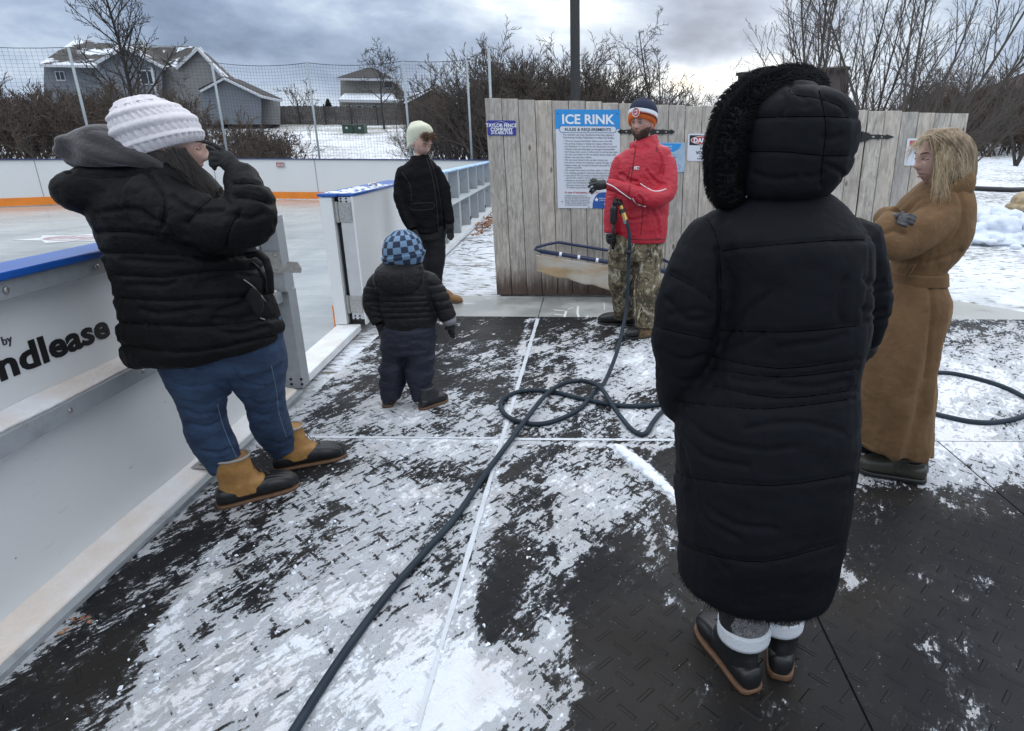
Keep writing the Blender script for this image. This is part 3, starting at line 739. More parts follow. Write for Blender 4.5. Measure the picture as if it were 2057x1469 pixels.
M_redp = mat('red_print', (.45, .05, .05), .5)
fr = MB(); 
for z in (-.05, .05): fr.box((p.x - .10, 19.245, p.z + z - .006), (p.x + .10, 19.258, p.z + z + .006))
for x in (-.1, .1): fr.box((p.x + x - .006, 19.245, p.z - .056), (p.x + x + .006, 19.258, p.z + .056))
keep(fr.obj('red_border', M_redp), s_)
txt('CAUTION', .045, (p.x, 19.255, p.z + .0), (1, 0, 0), (0, 0, 1), M_redp, s_, align='CENTER'); txt('ICE', .045, (p.x, 19.255, p.z - .042), (1, 0, 0), (0, 0, 1), M_redp, s_, align='CENTER')
# --- safety net on posts behind the far boards
M_pipe = mat('grey_pipe', (.30, .34, .37), .5, .3, var=.3, vs=20)
M_net = mat('black_net_cord', (.02, .022, .028), .8)
posts = [(-20.4, 3.6), (-16.7, 3.85), (-13.3, 3.85), (-10.65, 3.72), (-7.95, 3.72), (-5.25, 3.78), (-3.45, 3.82), (-2.82, 4.12)]
names = ['outermost left net post, partly out of frame', 'net post at the left edge above the snowy bank', 'net post in front of the blue grey house', 'net post beside the gabled house corner', 'net post left of the small tan house', 'net post right of the small tan house', 'net post above the teenager by the thicket', 'tallest net post at the right end, dark topped']
tops = []
for (x, z), nm in zip(posts, names):
    yb_ = 19.45 if x > -11 else (19.45 - (-11 - x) * .75)
    o = MB().tube([(x, yb_, 0), (x, yb_, z)], .038 if x > -3 else .032, 8).obj('net_post', M_pipe, None, smooth=True); o.data.polygons.foreach_set('use_smooth', [len(p.vertices) == 4 for p in o.data.polygons])
    tag(o, nm, 'post', 'posts holding the safety net'); tops.append((x, yb_, z))
whr = ['at the far left edge', 'before the brushy bank', 'before the blue grey house', 'between the houses', 'before the small tan house', 'before the dark thicket', 'at its narrow right end']
for i in range(7):
    (xa, ya, za), (xb, yb2, zb) = tops[i], tops[i + 1]
    w = MB(); L_ = abs(xb - xa); nv = int(L_ / .085); sag = .022 * L_ * L_ * .55
    def topz(s): return za + (zb - za) * s - 4 * min(sag, .28) * s * (1 - s)
    for q in range(nv + 1):
        s = q / nv; x = xa + (xb - xa) * s; y = ya + (yb2 - ya) * s; jit = .012 * sin(q * 7.1 + i)
        w.tube([(x, y, 1.15), (x + jit, y, (1.15 + topz(s)) / 2), (x, y, topz(s))], .0025, 3, cap=False)
    for r in range(31):
        u = r / 30
        w.tube([(xa + (xb - xa) * s, ya + (yb2 - ya) * s, 1.15 + (topz(s) - 1.15) * u) for s in np.linspace(0, 1, 9)], .0025 if r < 30 else .010, 3, cap=False)
    tag(w.obj('safety_net', M_net), 'black safety netting ' + whr[i], 'net', 'bays of safety net')
# ================================================================== WOODEN FENCE WITH GATES, SIGNS
FY = 6.72
def f_wood(N, b, o):
    r = N.attr('tint')[2]; X, Y, Z = N.xyz(o)
    wv = N.n('ShaderNodeCombineXYZ'); N.put(wv.inputs[0], X); N.put(wv.inputs[1], N.mul(r, 40)); N.put(wv.inputs[2], N.mul(Z, .055)); v = wv.outputs[0]
    wv2 = N.n('ShaderNodeCombineXYZ'); N.put(wv2.inputs[0], X); N.put(wv2.inputs[1], N.mul(r, 40)); N.put(wv2.inputs[2], N.mul(Z, .30)); v2 = wv2.outputs[0]
    g1 = N.noise(v, 60, 5, .6, .8); g2 = N.noise(v2, 24, 6, .65, .9); g3 = N.noise(v2, 3, 4, .6)
    wv3 = N.n('ShaderNodeCombineXYZ'); N.put(wv3.inputs[0], X); N.put(wv3.inputs[1], N.mul(r, 40)); N.put(wv3.inputs[2], N.mul(Z, .45))
    kn = N.sm(N.vor(wv3.outputs[0], 5.2), .035, .11, 1, 0); ring = N.sm(N.vor(wv3.outputs[0], 5.2), .10, .17, 1, 0)
    c = N.mix(N.sm(g2, .3, .7), (.33, .30, .262), (.58, .535, .47)); c = N.mix(N.mul(N.sm(g1, .48, .66), .5), c, (.13, .112, .098))
    c = N.mix(N.mul(N.sm(r, .2, .9), .28), c, (.40, .345, .285)); c = N.mix(N.mul(N.sm(N.m('FRACT', N.mul(r, 7.3)), .3, 1), .25), c, (.27, .275, .28))
    c = N.mix(N.mul(ring, .45), c, (.52, .46, .38)); c = N.mix(N.mul(kn, .9), c, (.10, .075, .06))
    dk = N.mul(N.sm(g3, .45, .65), .25); c = N.mix(dk, c, (.12, .12, .125))
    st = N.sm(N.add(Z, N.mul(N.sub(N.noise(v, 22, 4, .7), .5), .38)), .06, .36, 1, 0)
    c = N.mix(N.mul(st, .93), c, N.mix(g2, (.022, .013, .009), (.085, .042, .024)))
    spk = N.mul(N.sm(N.vor(o, 30), .03, .05, 1, 0), N.sm(N.noise(o, 3.3, 3), .48, .6)); c = N.mix(N.mul(spk, .7), c, (.03, .022, .018))
    N.put(b.inputs['Base Color'], c); N.put(b.inputs['Roughness'], N.sub(.82, N.mul(st, .35)))
    bumpit(N, b, N.add(N.mul(g1, .6), N.mul(kn, .5)), .004, 1)
M_wood = mat('weathered_wood', (.3, .3, .3), fn=f_wood)
def fence_top(x):
    pts = [(W(p, q, FY).x, W(p, q, FY).z) for p, q in ((975, 198), (1238, 207), (1400, 213.5), (1938, 228))]
    return float(np.interp(x, [a for a, _ in pts], [b for _, b in pts]))
F_ = thing('wooden_fence', 'tall weathered grey board fence carrying the signs', 'fence', (1.3, FY, 0))
xa = -0.992; xe = 3.80; wb = .166; k = 0; R4 = random.Random(21)
mb = MB(); tints = []
SH = -.020
x = xa
def shear(p): return (p[0] + SH * p[2], p[1], p[2])
while x < xe - .05:
    w = wb - (.006 if k not in (8, 22) else .014); dy = R4.uniform(-.003, .003); zt = fence_top(x) + R4.uniform(-.006, .006); zb = .012 if x < .9 else R4.uniform(.0, .03)
    n = 10; b0 = len(mb.v)
    vs = [];
    for yy in (FY - .009 + dy, FY + .010 + dy):
        for xx in (x, x + w):
            for z in (zb, zt + (.0 if xx == x else R4.uniform(-.003, .003))): vs.append(shear((xx, yy, z)))
    mb.add(vs, [(0, 2, 3, 1), (4, 5, 7, 6), (0, 1, 5, 4), (2, 6, 7, 3), (1, 3, 7, 5), (0, 4, 6, 2)]); tints += [R4.random()] * 8
    x += wb; k += 1
o = mb.obj('boards', M_wood, F_)
a = o.data.attributes.new('tint', 'FLOAT', 'POINT'); a.data.foreach_set('value', tints)
bv = o.modifiers.new('b', 'BEVEL'); bv.width = .002; bv.segments = 1
mb = MB(); tt = []
for z in (.35, 1.0, 1.6): mb.box((xa + .02 + SH * z, FY + .036, z), (xe - .03 + SH * z, FY + .070, z + .09)); tt += [.5] * 8
for xx in (xa + .03, .42, 2.66, xe - .12): mb.box((xx + SH, FY + .072, 0), (xx + SH + .09, FY + .144, 1.80)); tt += [.3] * 8
o = mb.obj('rails_and_posts', M_wood, F_); a = o.data.attributes.new('tint', 'FLOAT', 'POINT'); a.data.foreach_set('value', tt)
# dark strip standing in for the shade in the gap below the boards
mb = MB().box((xa + .01, FY + .16, -.03), (xe, FY + .2, .35)); mb.obj('gap_shade_strip', mat('base_gap_shade', (.02, .014, .011), .6), F_)
mb = MB().box((xa + .03, FY + .026, .03), (xe - .06, FY + .034, 1.80)); o = mb.obj('gap_shade_sheet', mat('board_gap_shade', (.05, .045, .04), .9, var=.4, vs=6), F_)  # thin dark sheet added so the gaps between boards read as shade
M_iron = mat('black_iron', (.010, .010, .011), .45)
def strap(cx_px, cy_px, L, sgn_both=True, tip=None):
    h = MB(); c = W(cx_px, cy_px, FY - .012)
    def arm(s):
        pts = [(0, .036), (.02, .045), (.06, .038), (.085, .022), (.16, .020), (.165, .026), (.175, .020), (.235, .014), (.25, .024), (.262, .020), (L, 0)]
        out = [(c.x + s * u, c.y, c.z + v) for u, v in pts] + [(c.x + s * u, c.y, c.z - v) for u, v in pts[::-1][1:]]
        if s < 0: out = out[::-1]
        h.poly(out[::-1], .006, (0, -1, 0))
        q = MB()
        for u, r in ((.115, .012), (.20, .008)):
            q.poly([(c.x + s * (u - r * 1.6), c.y - .0065, c.z), (c.x + s * (u - r * .3), c.y - .0065, c.z + r * .8), (c.x + s * (u + r), c.y - .0065, c.z + r * .5), (c.x + s * (u + r), c.y - .0065, c.z - r * .5), (c.x + s * (u - r * .3), c.y - .0065, c.z - r * .8)][::(-1 if s > 0 else 1)], .001, (0, -1, 0))
        return q
    q1 = arm(1); q2 = arm(-1)
    h.tube([(c.x, c.y - .006, c.z - .05), (c.x, c.y - .006, c.z + .05)], .012, 8)
    o = h.obj('strap_hinge', M_iron, F_)
    for q in (q1, q2):
        qq = q.obj('hinge_slot', M_slot, o)
M_slot = mat('wood_seen_through_slot', (.33, .32, .30), .8)
strap(1298, 265, .29); strap(1731, 275, .33)
# ---- signs
def sign_frame(TL, BR, Y=FY - .014, th=.003):
    a, b = W(*TL, Y), W(*BR, Y); return a, b
def rect(mb, x0, z0, x1, z1, y, th=.002, r=0.0, n=5):
    if r <= 0: return mb.box((x0, y - th, z0), (x1, y, z1))
    P = []
    for cx_, cz_, a0 in ((x1 - r, z1 - r, 0), (x0 + r, z1 - r, pi / 2), (x0 + r, z0 + r, pi), (x1 - r, z0 + r, 3 * pi / 2)):
        P += [(cx_ + r * cos(a0 + pi / 2 * i / n), y, cz_ + r * sin(a0 + pi / 2 * i / n)) for i in range(n + 1)]
    return mb.poly(P, th, (0, -1, 0))
M_swhite = mat('sign_white', (.60, .64, .70), .35); M_sblue = mat('sign_bright_blue', (.025, .26, .62), .35); M_sdk = mat('sign_deep_blue', (.02, .09, .32), .35)
M_print = mat('dark_print', (.03, .035, .045), .5); M_redtx = mat('red_lettering', (.42, .07, .06), .5); M_sw2 = mat('white_lettering', (.75, .78, .82), .4); M_grayl = mat('grey_lettering', (.22, .24, .28), .5)
U, V_ = (1, 0, 0), (0, 0, 1)
def shear_obj(o):
    o.data.transform(Matrix(((1, 0, SH * 1.0, 0), (0, 1, 0, 0), (0, 0, 1, 0), (0, 0, 0, 1)))); return o
y = FY - .014
a, b = W(1115, 220, y), W(1246, 419, y); X0, X1, Z1, Z0 = a.x - SH * a.z, b.x - SH * b.z, a.z, b.z
X1 = X0 + (W(1243, 222, y).x - W(1112.5, 220, y).x); w, h = X1 - X0, Z1 - Z0
sg = MB(); rect(sg, X0, Z0, X1, Z1, y, .003); S = sg.obj('rules_sign', M_swhite); shear_obj(S)
tag(S, 'large white sign with blue header reading ICE RINK and a list of rules', 'sign')
def cs(mb, m, nm): o = mb.obj(nm, m); shear_obj(o); o.parent = S; return o
def ct(s, size, x, z, m, al='LEFT', bold=0.0, sx=1.0, nm='lettering', yy=None): 
    o = txt(s, size, (x, (yy or y - .0055), z), U, V_, m, None, nm, al, bold, .0004, sx); shear_obj(o); o.parent = S; return o
cs(MB().box((X0, y - .0045, Z1 - .19 * h), (X1, y - .003, Z1)), M_sblue, 'header_band')
cs(rect(MB(), X0 + .055 * w, Z1 - .226 * h, X1 - .055 * w, Z1 - .160 * h, y - .0045, .001, .030 * h), M_sdk, 'banner_outline')
cs(rect(MB(), X0 + .063 * w, Z1 - .222 * h, X1 - .063 * w, Z1 - .164 * h, y - .0057, .0006, .027 * h), M_swhite, 'banner')
xc = (X0 + X1) / 2
ct('ICE RINK', .128 * h, xc, Z1 - .138 * h, M_sw2, 'CENTER', .0032, 1.06, yy=y - .006)
ct('RULES & REQUIREMENTS', .040 * h, xc, Z1 - .208 * h, M_print, 'CENTER', .0008, 1.10, yy=y - .0072)
ct('For resident use only. Residents must have signed a', .0255 * h, X0 + .115 * w, Z1 - .254 * h, M_grayl, bold=.0003, sx=1.0)
ct('Community Facility Addendum to utilize this facility.', .0255 * h, X0 + .115 * w, Z1 - .282 * h, M_grayl, bold=.0003, sx=1.0)
rules = ['This is an unsupervised facility. Skate at your own risk!', 'No pushing, tripping or sliding into skaters. Safety first!', 'No climbing on or over the ice rink side boards. Use doors!', 'Helmets, pads and safety gear are strongly recommended.', 'No hockey sticks, pucks or balls on the ice during open skate.', 'No one is permitted on the ice without skates except staff.', 'Skaters may not carry children.', 'No one is permitted on the ice after closing time.', 'No food or drinks. No smoking or vaping. No glass containers.', 'Skaters under age 10 must be directly supervised by a', '  parent or guardian.', 'No outside items such as strollers, tables or chairs on the ice.', 'No chipping, gouging or otherwise damaging the ice surface.', 'Use caution! The ice surface is resident maintained and', '  can become rough or uneven due to weather or use.', 'Restrooms are located in the community center and', '  may be used during business hours.', 'Mountain Community Homes reserves the right', '  to remove anyone from this facility.']
zz = .315
M_small = mat('small_print', (.11, .12, .14), .5)
for s_ in rules:
    if s_.startswith(' '): zz -= .004; ct(s_.strip(), .0225 * h, X0 + .145 * w, Z1 - zz * h, M_small)
    else:
        ct(s_, .0225 * h, X0 + .14 * w, Z1 - zz * h, M_small); ct('.', .05 * h, X0 + .115 * w, Z1 - (zz - .004) * h, M_print)
    zz += .0272
ct('In case of emergency, CALL 911', .030 * h, X0 + .12 * w, Z1 - .842 * h, M_redtx, bold=.0004, sx=.95)
for i, s_ in enumerate(['WARNING: Skating and hockey are', 'hazardous recreational activities. Skate at', 'your own risk. Risks include, but are not', 'limited to: bodily injury, paralysis, brain', 'damage, concussion, broken bones, death', 'or other. Common dangers include, but', 'are not limited to: falls and collisions.']):
    ct(s_, .0165 * h, X0 + .115 * w, Z1 - (.872 + .0165 * i) * h, M_small)
arc = [(X1, y - .003, Z0), (X1, y - .003, Z0 + .165 * h)] + [(X1 - .43 * w * sin(t) , y - .003, Z0 + .165 * h * cos(t) ** .5 if cos(t) > 0 else Z0) for t in np.linspace(.1, pi / 2 - .001, 12)]
arc = [(X1, y - .003, Z0), (X1, y - .003, Z0 + .17 * h)] + [(X1 - .28 * w - .16 * w * sin(t), y - .003, Z0 + .02 * h + .15 * h * cos(t)) for t in np.linspace(0, pi / 2, 10)] + [(X1 - .44 * w, y - .003, Z0)]
cs(MB().poly(arc, .0015, (0, -1, 0)), M_sdk, 'corner_panel')
stx = MB(); cx_, cz_ = X1 - .375 * w, Z0 + .093 * h
stx.poly([(cx_ + (.026 if k % 2 == 0 else .011) * h * sin(k * pi / 5), y - .0048, cz_ + (.026 if k % 2 == 0 else .011) * h * cos(k * pi / 5)) for k in range(10)], .0006, (0, -1, 0)); cs(stx, M_sw2, 'star_emblem')
ct('FORT MOUNTAIN', .018 * h, X1 - .33 * w, Z0 + .098 * h, M_sw2, bold=.0003, sx=.95, yy=y - .0052); ct('COMMUNITY HOMES', .014 * h, X1 - .33 * w, Z0 + .080 * h, M_sw2, bold=.0001, yy=y - .0052); ct('lendlease', .022 * h, X1 - .20 * w, Z0 + .036 * h, M_sw2, bold=.0004, yy=y - .0052)
lf = MB(); lf.poly([(X1 - .26 * w, y - .0048, Z0 + .058 * h), (X1 - .235 * w, y - .0048, Z0 + .045 * h), (X1 - .21 * w, y - .0048, Z0 + .052 * h), (X1 - .225 * w, y - .0048, Z0 + .036 * h), (X1 - .245 * w, y - .0048, Z0 + .038 * h)], .0006, (0, -1, 0)); cs(lf, M_sw2, 'leaf_mark')
sc = MB()
for fx, fz in ((.04, .04), (.96, .04), (.07, .93), (.5, .985)): sc.disc((X0 + fx * w, y - .005, Z1 - fz * h), (0, 1, 0), .006, 8, .002)
cs(sc, M_print, 'screws')
# fence company plate
a, b = W(978, 242, y), W(1037, 272.5, y); x0, z1, x1, z0 = a.x - SH * a.z, a.z, b.x - SH * b.z, b.z
M_purp = mat('plate_indigo', (.035, .04, .26), .35)
S = rect(MB(), x0, z0, x1, z1, y, .003, .012).obj('company_plate', M_purp); shear_obj(S); tag(S, 'small indigo plate reading TAYLOR FENCE COMPANY with a phone number', 'sign')
xm = (x0 + x1) / 2; hh = z1 - z0
rf = MB()
def stroke(mb, pts, r=.003): mb.tube([(p[0], y - .0035, p[1]) for p in pts], r, 4, flat=.3)
stroke(rf, [(xm - .075, z1 - .030), (xm, z1 - .008), (xm + .075, z1 - .030)], .005); stroke(rf, [(xm - .068, z1 - .030), (xm - .068, z0 + .055)], .002); stroke(rf, [(xm + .068, z1 - .030), (xm + .068, z0 + .055)], .002); stroke(rf, [(xm - .068, z0 + .055), (xm, z0 + .038), (xm + .068, z0 + .055)], .003)
cs(rf, M_sw2, 'house_outline')
ct('TAYLOR FENCE', .047, xm, z1 - .062, M_sw2, 'CENTER', .0014, .93); ct('COMPANY', .046, xm, z1 - .100, M_sw2, 'CENTER', .0014); ct('315.405.7105', .036, xm, z0 + .012, M_sw2, 'CENTER', .0012, 1.12)
# danger sign, notice sheet, far right sign
a, b = W(1382, 268.5, y), W(1440, 324, y); x0, z1, x1, z0 = a.x - SH * a.z, a.z, b.x - SH * b.z, b.z; x1 = x0 + (z1 - z0) * 1.36; w, h = x1 - x0, z1 - z0
S = rect(MB(), x0, z0, x1, z1, y, .003, .02).obj('danger_sign', M_swhite); shear_obj(S); tag(S, 'white sign with red oval reading DANGER HIGH VOLTAGE, partly behind the fur hood', 'sign')
cs(MB().box((x0 + .05 * w, y - .0045, z1 - .42 * h), (x1 - .05 * w, y - .003, z1 - .06 * h)), M_iron, 'black_panel')
def ell(cx_, cz_, rx, rz, yy, th): return MB().poly([(cx_ + rx * cos(t), yy, cz_ + rz * sin(t)) for t in np.linspace(0, 2 * pi, 40)[:-1]], th, (0, -1, 0))
xm = (x0 + x1) / 2
cs(ell(xm, z1 - .24 * h, .415 * w, .165 * h, y - .0045, .0006), M_sw2, 'oval_edge'); cs(ell(xm, z1 - .24 * h, .40 * w, .150 * h, y - .0051, .0006), mat('danger_red', (.40, .05, .05), .4), 'red_oval')
ct('DANGER', .235 * h, xm, z1 - .325 * h, M_sw2, 'CENTER', .0022, .98, yy=y - .0062)
ct('HIGH', .155 * h, xm, z1 - .585 * h, M_print, 'CENTER', .0016, 1.0); ct('VOLTAGE', .155 * h, xm, z1 - .745 * h, M_print, 'CENTER', .0016, 1.0)
ct('ELECTRICAL', .075 * h, xm, z1 - .845 * h, M_print, 'CENTER', .0005, 1.0); ct('SHOCK HAZARD', .075 * h, xm, z1 - .935 * h, M_print, 'CENTER', .0005, 1.0)
a, b = W(1315, 286, y), W(1375, 346, y); x0, z1, x1, z0 = a.x - SH * a.z, a.z, b.x - SH * b.z, b.z; w, h = x1 - x0, z1 - z0
M_pale = mat('pale_blue_sheet', (.36, .46, .56), .4, color2=(.26, .38, .52), vs=9)
S = MB().box((x0, y - .003, z0), (x1, y, z1)).obj('notice_sheet', M_pale); shear_obj(S); tag(S, 'pale blue notice sheet partly behind the shoulder of the man in red', 'sign')
cs(MB().poly([(x0 + .06 * w + .80 * w * (1 - cos(t)) / 2, y - .003, z1 - .04 * h - (.30 * h * sin(t))) for t in np.linspace(0, pi, 16)], .001, (0, -1, 0)), M_sblue, 'blue_arc')
ct('ICE RINK NOTICE', .05 * h, x0 + .5 * w, z1 - .42 * h, M_grayl, 'CENTER', 0); ct('Please check the ice skating', .042 * h, x0 + .5 * w, z1 - .50 * h, M_print, 'CENTER', .0002); ct('status on our web page', .042 * h, x0 + .5 * w, z1 - .56 * h, M_print, 'CENTER', .0002)
ct('community', .055 * h, x0 + .45 * w, z1 - .14 * h, M_sw2, 'CENTER', .0002); ct('homes', .055 * h, x0 + .50 * w, z1 - .22 * h, M_sw2, 'CENTER', .0003)
sk = MB(); 
for pts in ([(.55, .30), (.62, .22), (.58, .12)], [(.50, .10), (.62, .20), (.75, .08)], [(.78, .27), (.86, .18), (.80, .08)], [(.60, .34), (.72, .36)]): sk.tube([(x0 + u * w, y - .0035, z0 + v * h) for u, v in pts], .004, 4, flat=.3)
cs(sk, M_sdk, 'skate_drawing')
a, b = W(1823, 278, y), W(1852, 333, y); x0, z1, x1, z0 = a.x - SH * a.z, a.z, b.x - SH * b.z, b.z; x1 = x0 + .26
S = rect(MB(), x0, z0, x1, z1, y, .003, .015).obj('warning_sign', M_swhite); shear_obj(S); tag(S, 'white sign with a red corner showing behind the blonde hair', 'sign')
w, h = x1 - x0, z1 - z0; cs(MB().box((x0 + .1 * w, y - .004, z1 - .28 * h), (x1 - .1 * w, y - .003, z1 - .08 * h)), M_redtx, 'red_panel')
# ---- ice resurfacing drag leaning on the fence
M_navy = mat('navy_pipe', (.014, .026, .075), .35, var=.3, vs=12)
D = thing('resurfacing_drag', 'navy pipe frame with white clips and a hanging stained canvas against the fence', 'ice drag', (.3, 6.5, .3))
# it leans on the fence: back bar on the boards, front bar a little out
p = lambda a, b_, Y: W(a, b_, Y)
fb0, fb1 = p(1086, 505, 6.46), p(1405, 556, 6.40); bb0, bb1 = p(1122, 487, 6.66), p(1330, 521, 6.64); bb2 = p(1372, 541, 6.55)
M1 = MB(); M1.tube([bb1, bb0, p(1100, 491, 6.60), p(1078, 497, 6.52), p(1075, 501, 6.49), fb0], .015, 8); M1.tube([bb1, bb2, p(1410, 556, 6.42)], .015, 8); M1.tube([fb0, fb1], .022, 8)
M1.obj('pipe_frame', M_navy, D, smooth=True)
for i in range(10):
    t = .125 + i * .115; c0 = fb0.lerp(fb1, t - .008); c1 = fb0.lerp(fb1, t + .008)
    if t < 1: MB().tube([c0, c1], .0245, 8).obj('clip', M_sw2, D, smooth=True)
M_canvas = mat('stained_canvas', (.44, .42, .38), .9, fn=None, color2=(.36, .25, .13), vs=1.6, stretch=(1, 1, 3), bump=.003, bs=120)
cvs = MB(); nx, nz = 60, 14
bl0, bl1 = p(1078, 547, 6.44), p(1400, 625, 6.36)
for j in range(nz + 1):
    for i in range(nx + 1):
        s = i / nx; t = j / nz; top = p(1077, 512, 6.45).lerp(p(1402, 562, 6.39), s); bot = bl0.lerp(bl1, s)
        q = top.lerp(bot, t); q.y += .012 * sin(s * 31 + 2 * t) * t + .008 * sin(s * 77) * t; q.z += .006 * sin(s * 40) * t; cvs.v.append(tuple(q))
for j in range(nz):
    for i in range(nx): a_ = j * (nx + 1) + i; cvs.f.append((a_, a_ + 1, a_ + nx + 2, a_ + nx + 1)); cvs.mi.append(0)
o = cvs.obj('canvas', M_canvas, D, smooth=True); so = o.modifiers.new('s', 'SOLIDIFY'); so.thickness = .003
# ---- lamp pole behind the fence
pp = MB(); c = W(1156, 205, 9.0); c2 = W(1150, 3, 9.0)
pp.tube([(c.x + .01, 9, -.05), (c.x - .03, 9, 7.5)], .062, 4); o = pp.obj('lamp_pole', mat('bronze_pole', (.016, .015, .014), .45)); tag(o, 'tall dark square lamp pole rising behind the wooden fence', 'pole')
# ================================================================== TREES, THICKETS, HOUSES
M_bark = mat('dark_bark', (.036, .031, .028), .9, var=.4, vs=12)
M_barkg = mat('grey_bark', (.075, .063, .054), .9, var=.4, vs=10)
M_brush = mat('brush_twigs', (.050, .042, .036), .95, color2=(.085, .065, .05), vs=.7)
M_brown = mat('brown_twigs', (.085, .058, .040), .95, color2=(.05, .04, .033), vs=1)
def branch(mb, p, d, L, r, lev, R, P, seg=5):
    """one limb with children; P: dict of habits"""
    pts = [p.copy()]; rs = [r]; dd = d.copy(); sg = seg if lev == 0 else (4 if lev == 1 else 3)
    for i in range(sg):
        j = P['wig'] * (1 + .3 * lev); dd = (dd + Vector((R.gauss(0, j), R.gauss(0, j), R.gauss(0, j) + P['up'] * .1))).normalized()
        pts.append(pts[-1] + dd * (L / sg)); rs.append(r * (1 - .78 * (i + 1) / sg) if lev == P['lev'] else r * (1 - .62 * (i + 1) / sg))
    mb.tube(pts, [max(q, P['rmin']) for q in rs], 5 if lev == 0 else (4 if lev == 1 else 3), cap=False)
    if lev >= P['lev']: return
    n = P['n'][lev]
    for k in range(n):
        t = P['t0'] + (1 - P['t0']) * (k + R.random()) / n; i = min(int(t * sg), sg - 1); f = t * sg - i
        q = pts[i].lerp(pts[i + 1], f); ax = (pts[i + 1] - pts[i]).normalized()
        a = R.random() * 2 * pi; o1 = ax.orthogonal().normalized(); o2 = ax.cross(o1)
        an = P['ang'] * R.uniform(.7, 1.3); nd = ax * cos(an) + (o1 * cos(a) + o2 * sin(a)) * sin(an); nd.z += P['up'] * .25; nd.normalize()
        branch(mb, q, nd, L * P['ratio'] * R.uniform(.7, 1.15) * (1.1 - .4 * t), max(rs[i] * .55, P['rmin']), lev + 1, R, P)
def tree(name, label, cat, base, H, r, seed, stems=1, spread=.2, mat_=None, group=None, lean=(0, 0), **kw):
    P = dict(wig=.08, up=.3, n=[9, 6, 5], lev=3, t0=.25, ang=.75, ratio=.45, rmin=.006); P.update(kw); R = random.Random(seed)
    t = thing(name, label, cat, base, group)
    T_, C_ = MB(), MB(); b = Vector(base)
    for s in range(stems):
        a = 2 * pi * s / max(stems, 1) + R.random(); sp = spread * R.uniform(.6, 1.2) if stems > 1 else 0
        d = Vector((sin(sp) * cos(a) + lean[0], sin(sp) * sin(a) + lean[1], cos(sp))).normalized()
        m = C_ ; L = H * R.uniform(.85, 1.05); pts = [b - Vector((0, 0, .1))]; rs = [r * (1 if stems == 1 else .7)]; dd = d.copy()
        for i in range(7):
            dd = (dd + Vector((R.gauss(0, P['wig'] * .6), R.gauss(0, P['wig'] * .6), .03))).normalized(); pts.append(pts[-1] + dd * L / 7); rs.append(rs[0] * (1 - .85 * (i + 1) / 7))
        T_.tube(pts, rs, 6, cap=False)
        for k in range(P['n'][0]):
            t_ = P['t0'] + (1 - P['t0']) * (k + R.random()) / P['n'][0]; i = min(int(t_ * 7), 6); q = pts[i].lerp(pts[i + 1], t_ * 7 - i); ax = (pts[i + 1] - pts[i]).normalized()
            aa = R.random() * 6.28; o1 = ax.orthogonal().normalized(); o2 = ax.cross(o1); an = P['ang'] * R.uniform(.7, 1.25)
            nd = ax * cos(an) + (o1 * cos(aa) + o2 * sin(aa)) * sin(an); nd.z += P['up'] * .3; nd.normalize()
            branch(C_, q, nd, L * P['ratio'] * R.uniform(.75, 1.1) * (1.25 - .75 * t_), max(rs[i] * .5, P['rmin']), 1, R, P)
    m = mat_ or M_bark
    T_.obj('trunk', m, t, smooth=True); C_.obj('crown', m, t)
    return t
def base_at(px, Y): x = W(px, 290, Y).x; return (x, Y, gh(x, Y))
def brush(name, label, area, H, seed, m, n, rmin=.007, wig=.16, up=.5, dens=(5, 4), kids=(5, 4)):
    """tangle of bare shrubs; area = list of (px, Y, height) centres"""
    R = random.Random(seed); tm = []
    for v in range(4):
        mb = MB(); P = dict(wig=wig, up=up, n=[kids[0], kids[0], kids[1]], lev=3, t0=.25, ang=.6, ratio=.5, rmin=rmin)
        for s in range(dens[0]):
            a = R.random() * 6.28; sp = R.uniform(.1, .65); d = Vector((sin(sp) * cos(a), sin(sp) * sin(a), cos(sp)))
            branch(mb, Vector((R.gauss(0, .25), R.gauss(0, .25), 0)), d, R.uniform(.6, 1.0) * 3.2, .03, 0, R, P)
        tm.append((np.array(mb.v), mb.f))
    V, Fc = [], []; nv = 0; fa = []
    for (x, y, h) in area:
        T_, f = tm[R.randrange(4)]; a = R.random() * 6.28; c, s = cos(a), sin(a); k = h / 3.3 * R.uniform(.85, 1.12)
        q = T_ * np.array([k * 1.05, k * 1.05, k]); q = np.stack([q[:, 0] * c - q[:, 1] * s + x, q[:, 0] * s + q[:, 1] * c + y, q[:, 2] + gh(x, y) - .15], -1)
        V.append(q); fa.append(np.array(f) + nv); nv += len(q)
    V = np.concatenate(V); Fq = np.concatenate(fa)
    me = bpy.data.meshes.new(name); me.vertices.add(len(V)); me.vertices.foreach_set('co', V.ravel()); me.loops.add(Fq.size); me.loops.foreach_set('vertex_index', Fq.ravel()); me.polygons.add(len(Fq)); me.polygons.foreach_set('loop_start', np.arange(len(Fq)) * 4); me.update(calc_edges=True)
    o = link(name, me, m); tag(o, label, 'thicket', kind='stuff'); return o
R5 = random.Random(4)
def scatter(px0, px1, Y0, Y1, n, hf):
    out = []
    for _ in range(n):
        px = R5.uniform(px0, px1); Y = R5.uniform(Y0, Y1); x = W(px, 290, Y).x; out.append((x, Y, hf(px, Y)))
    return out
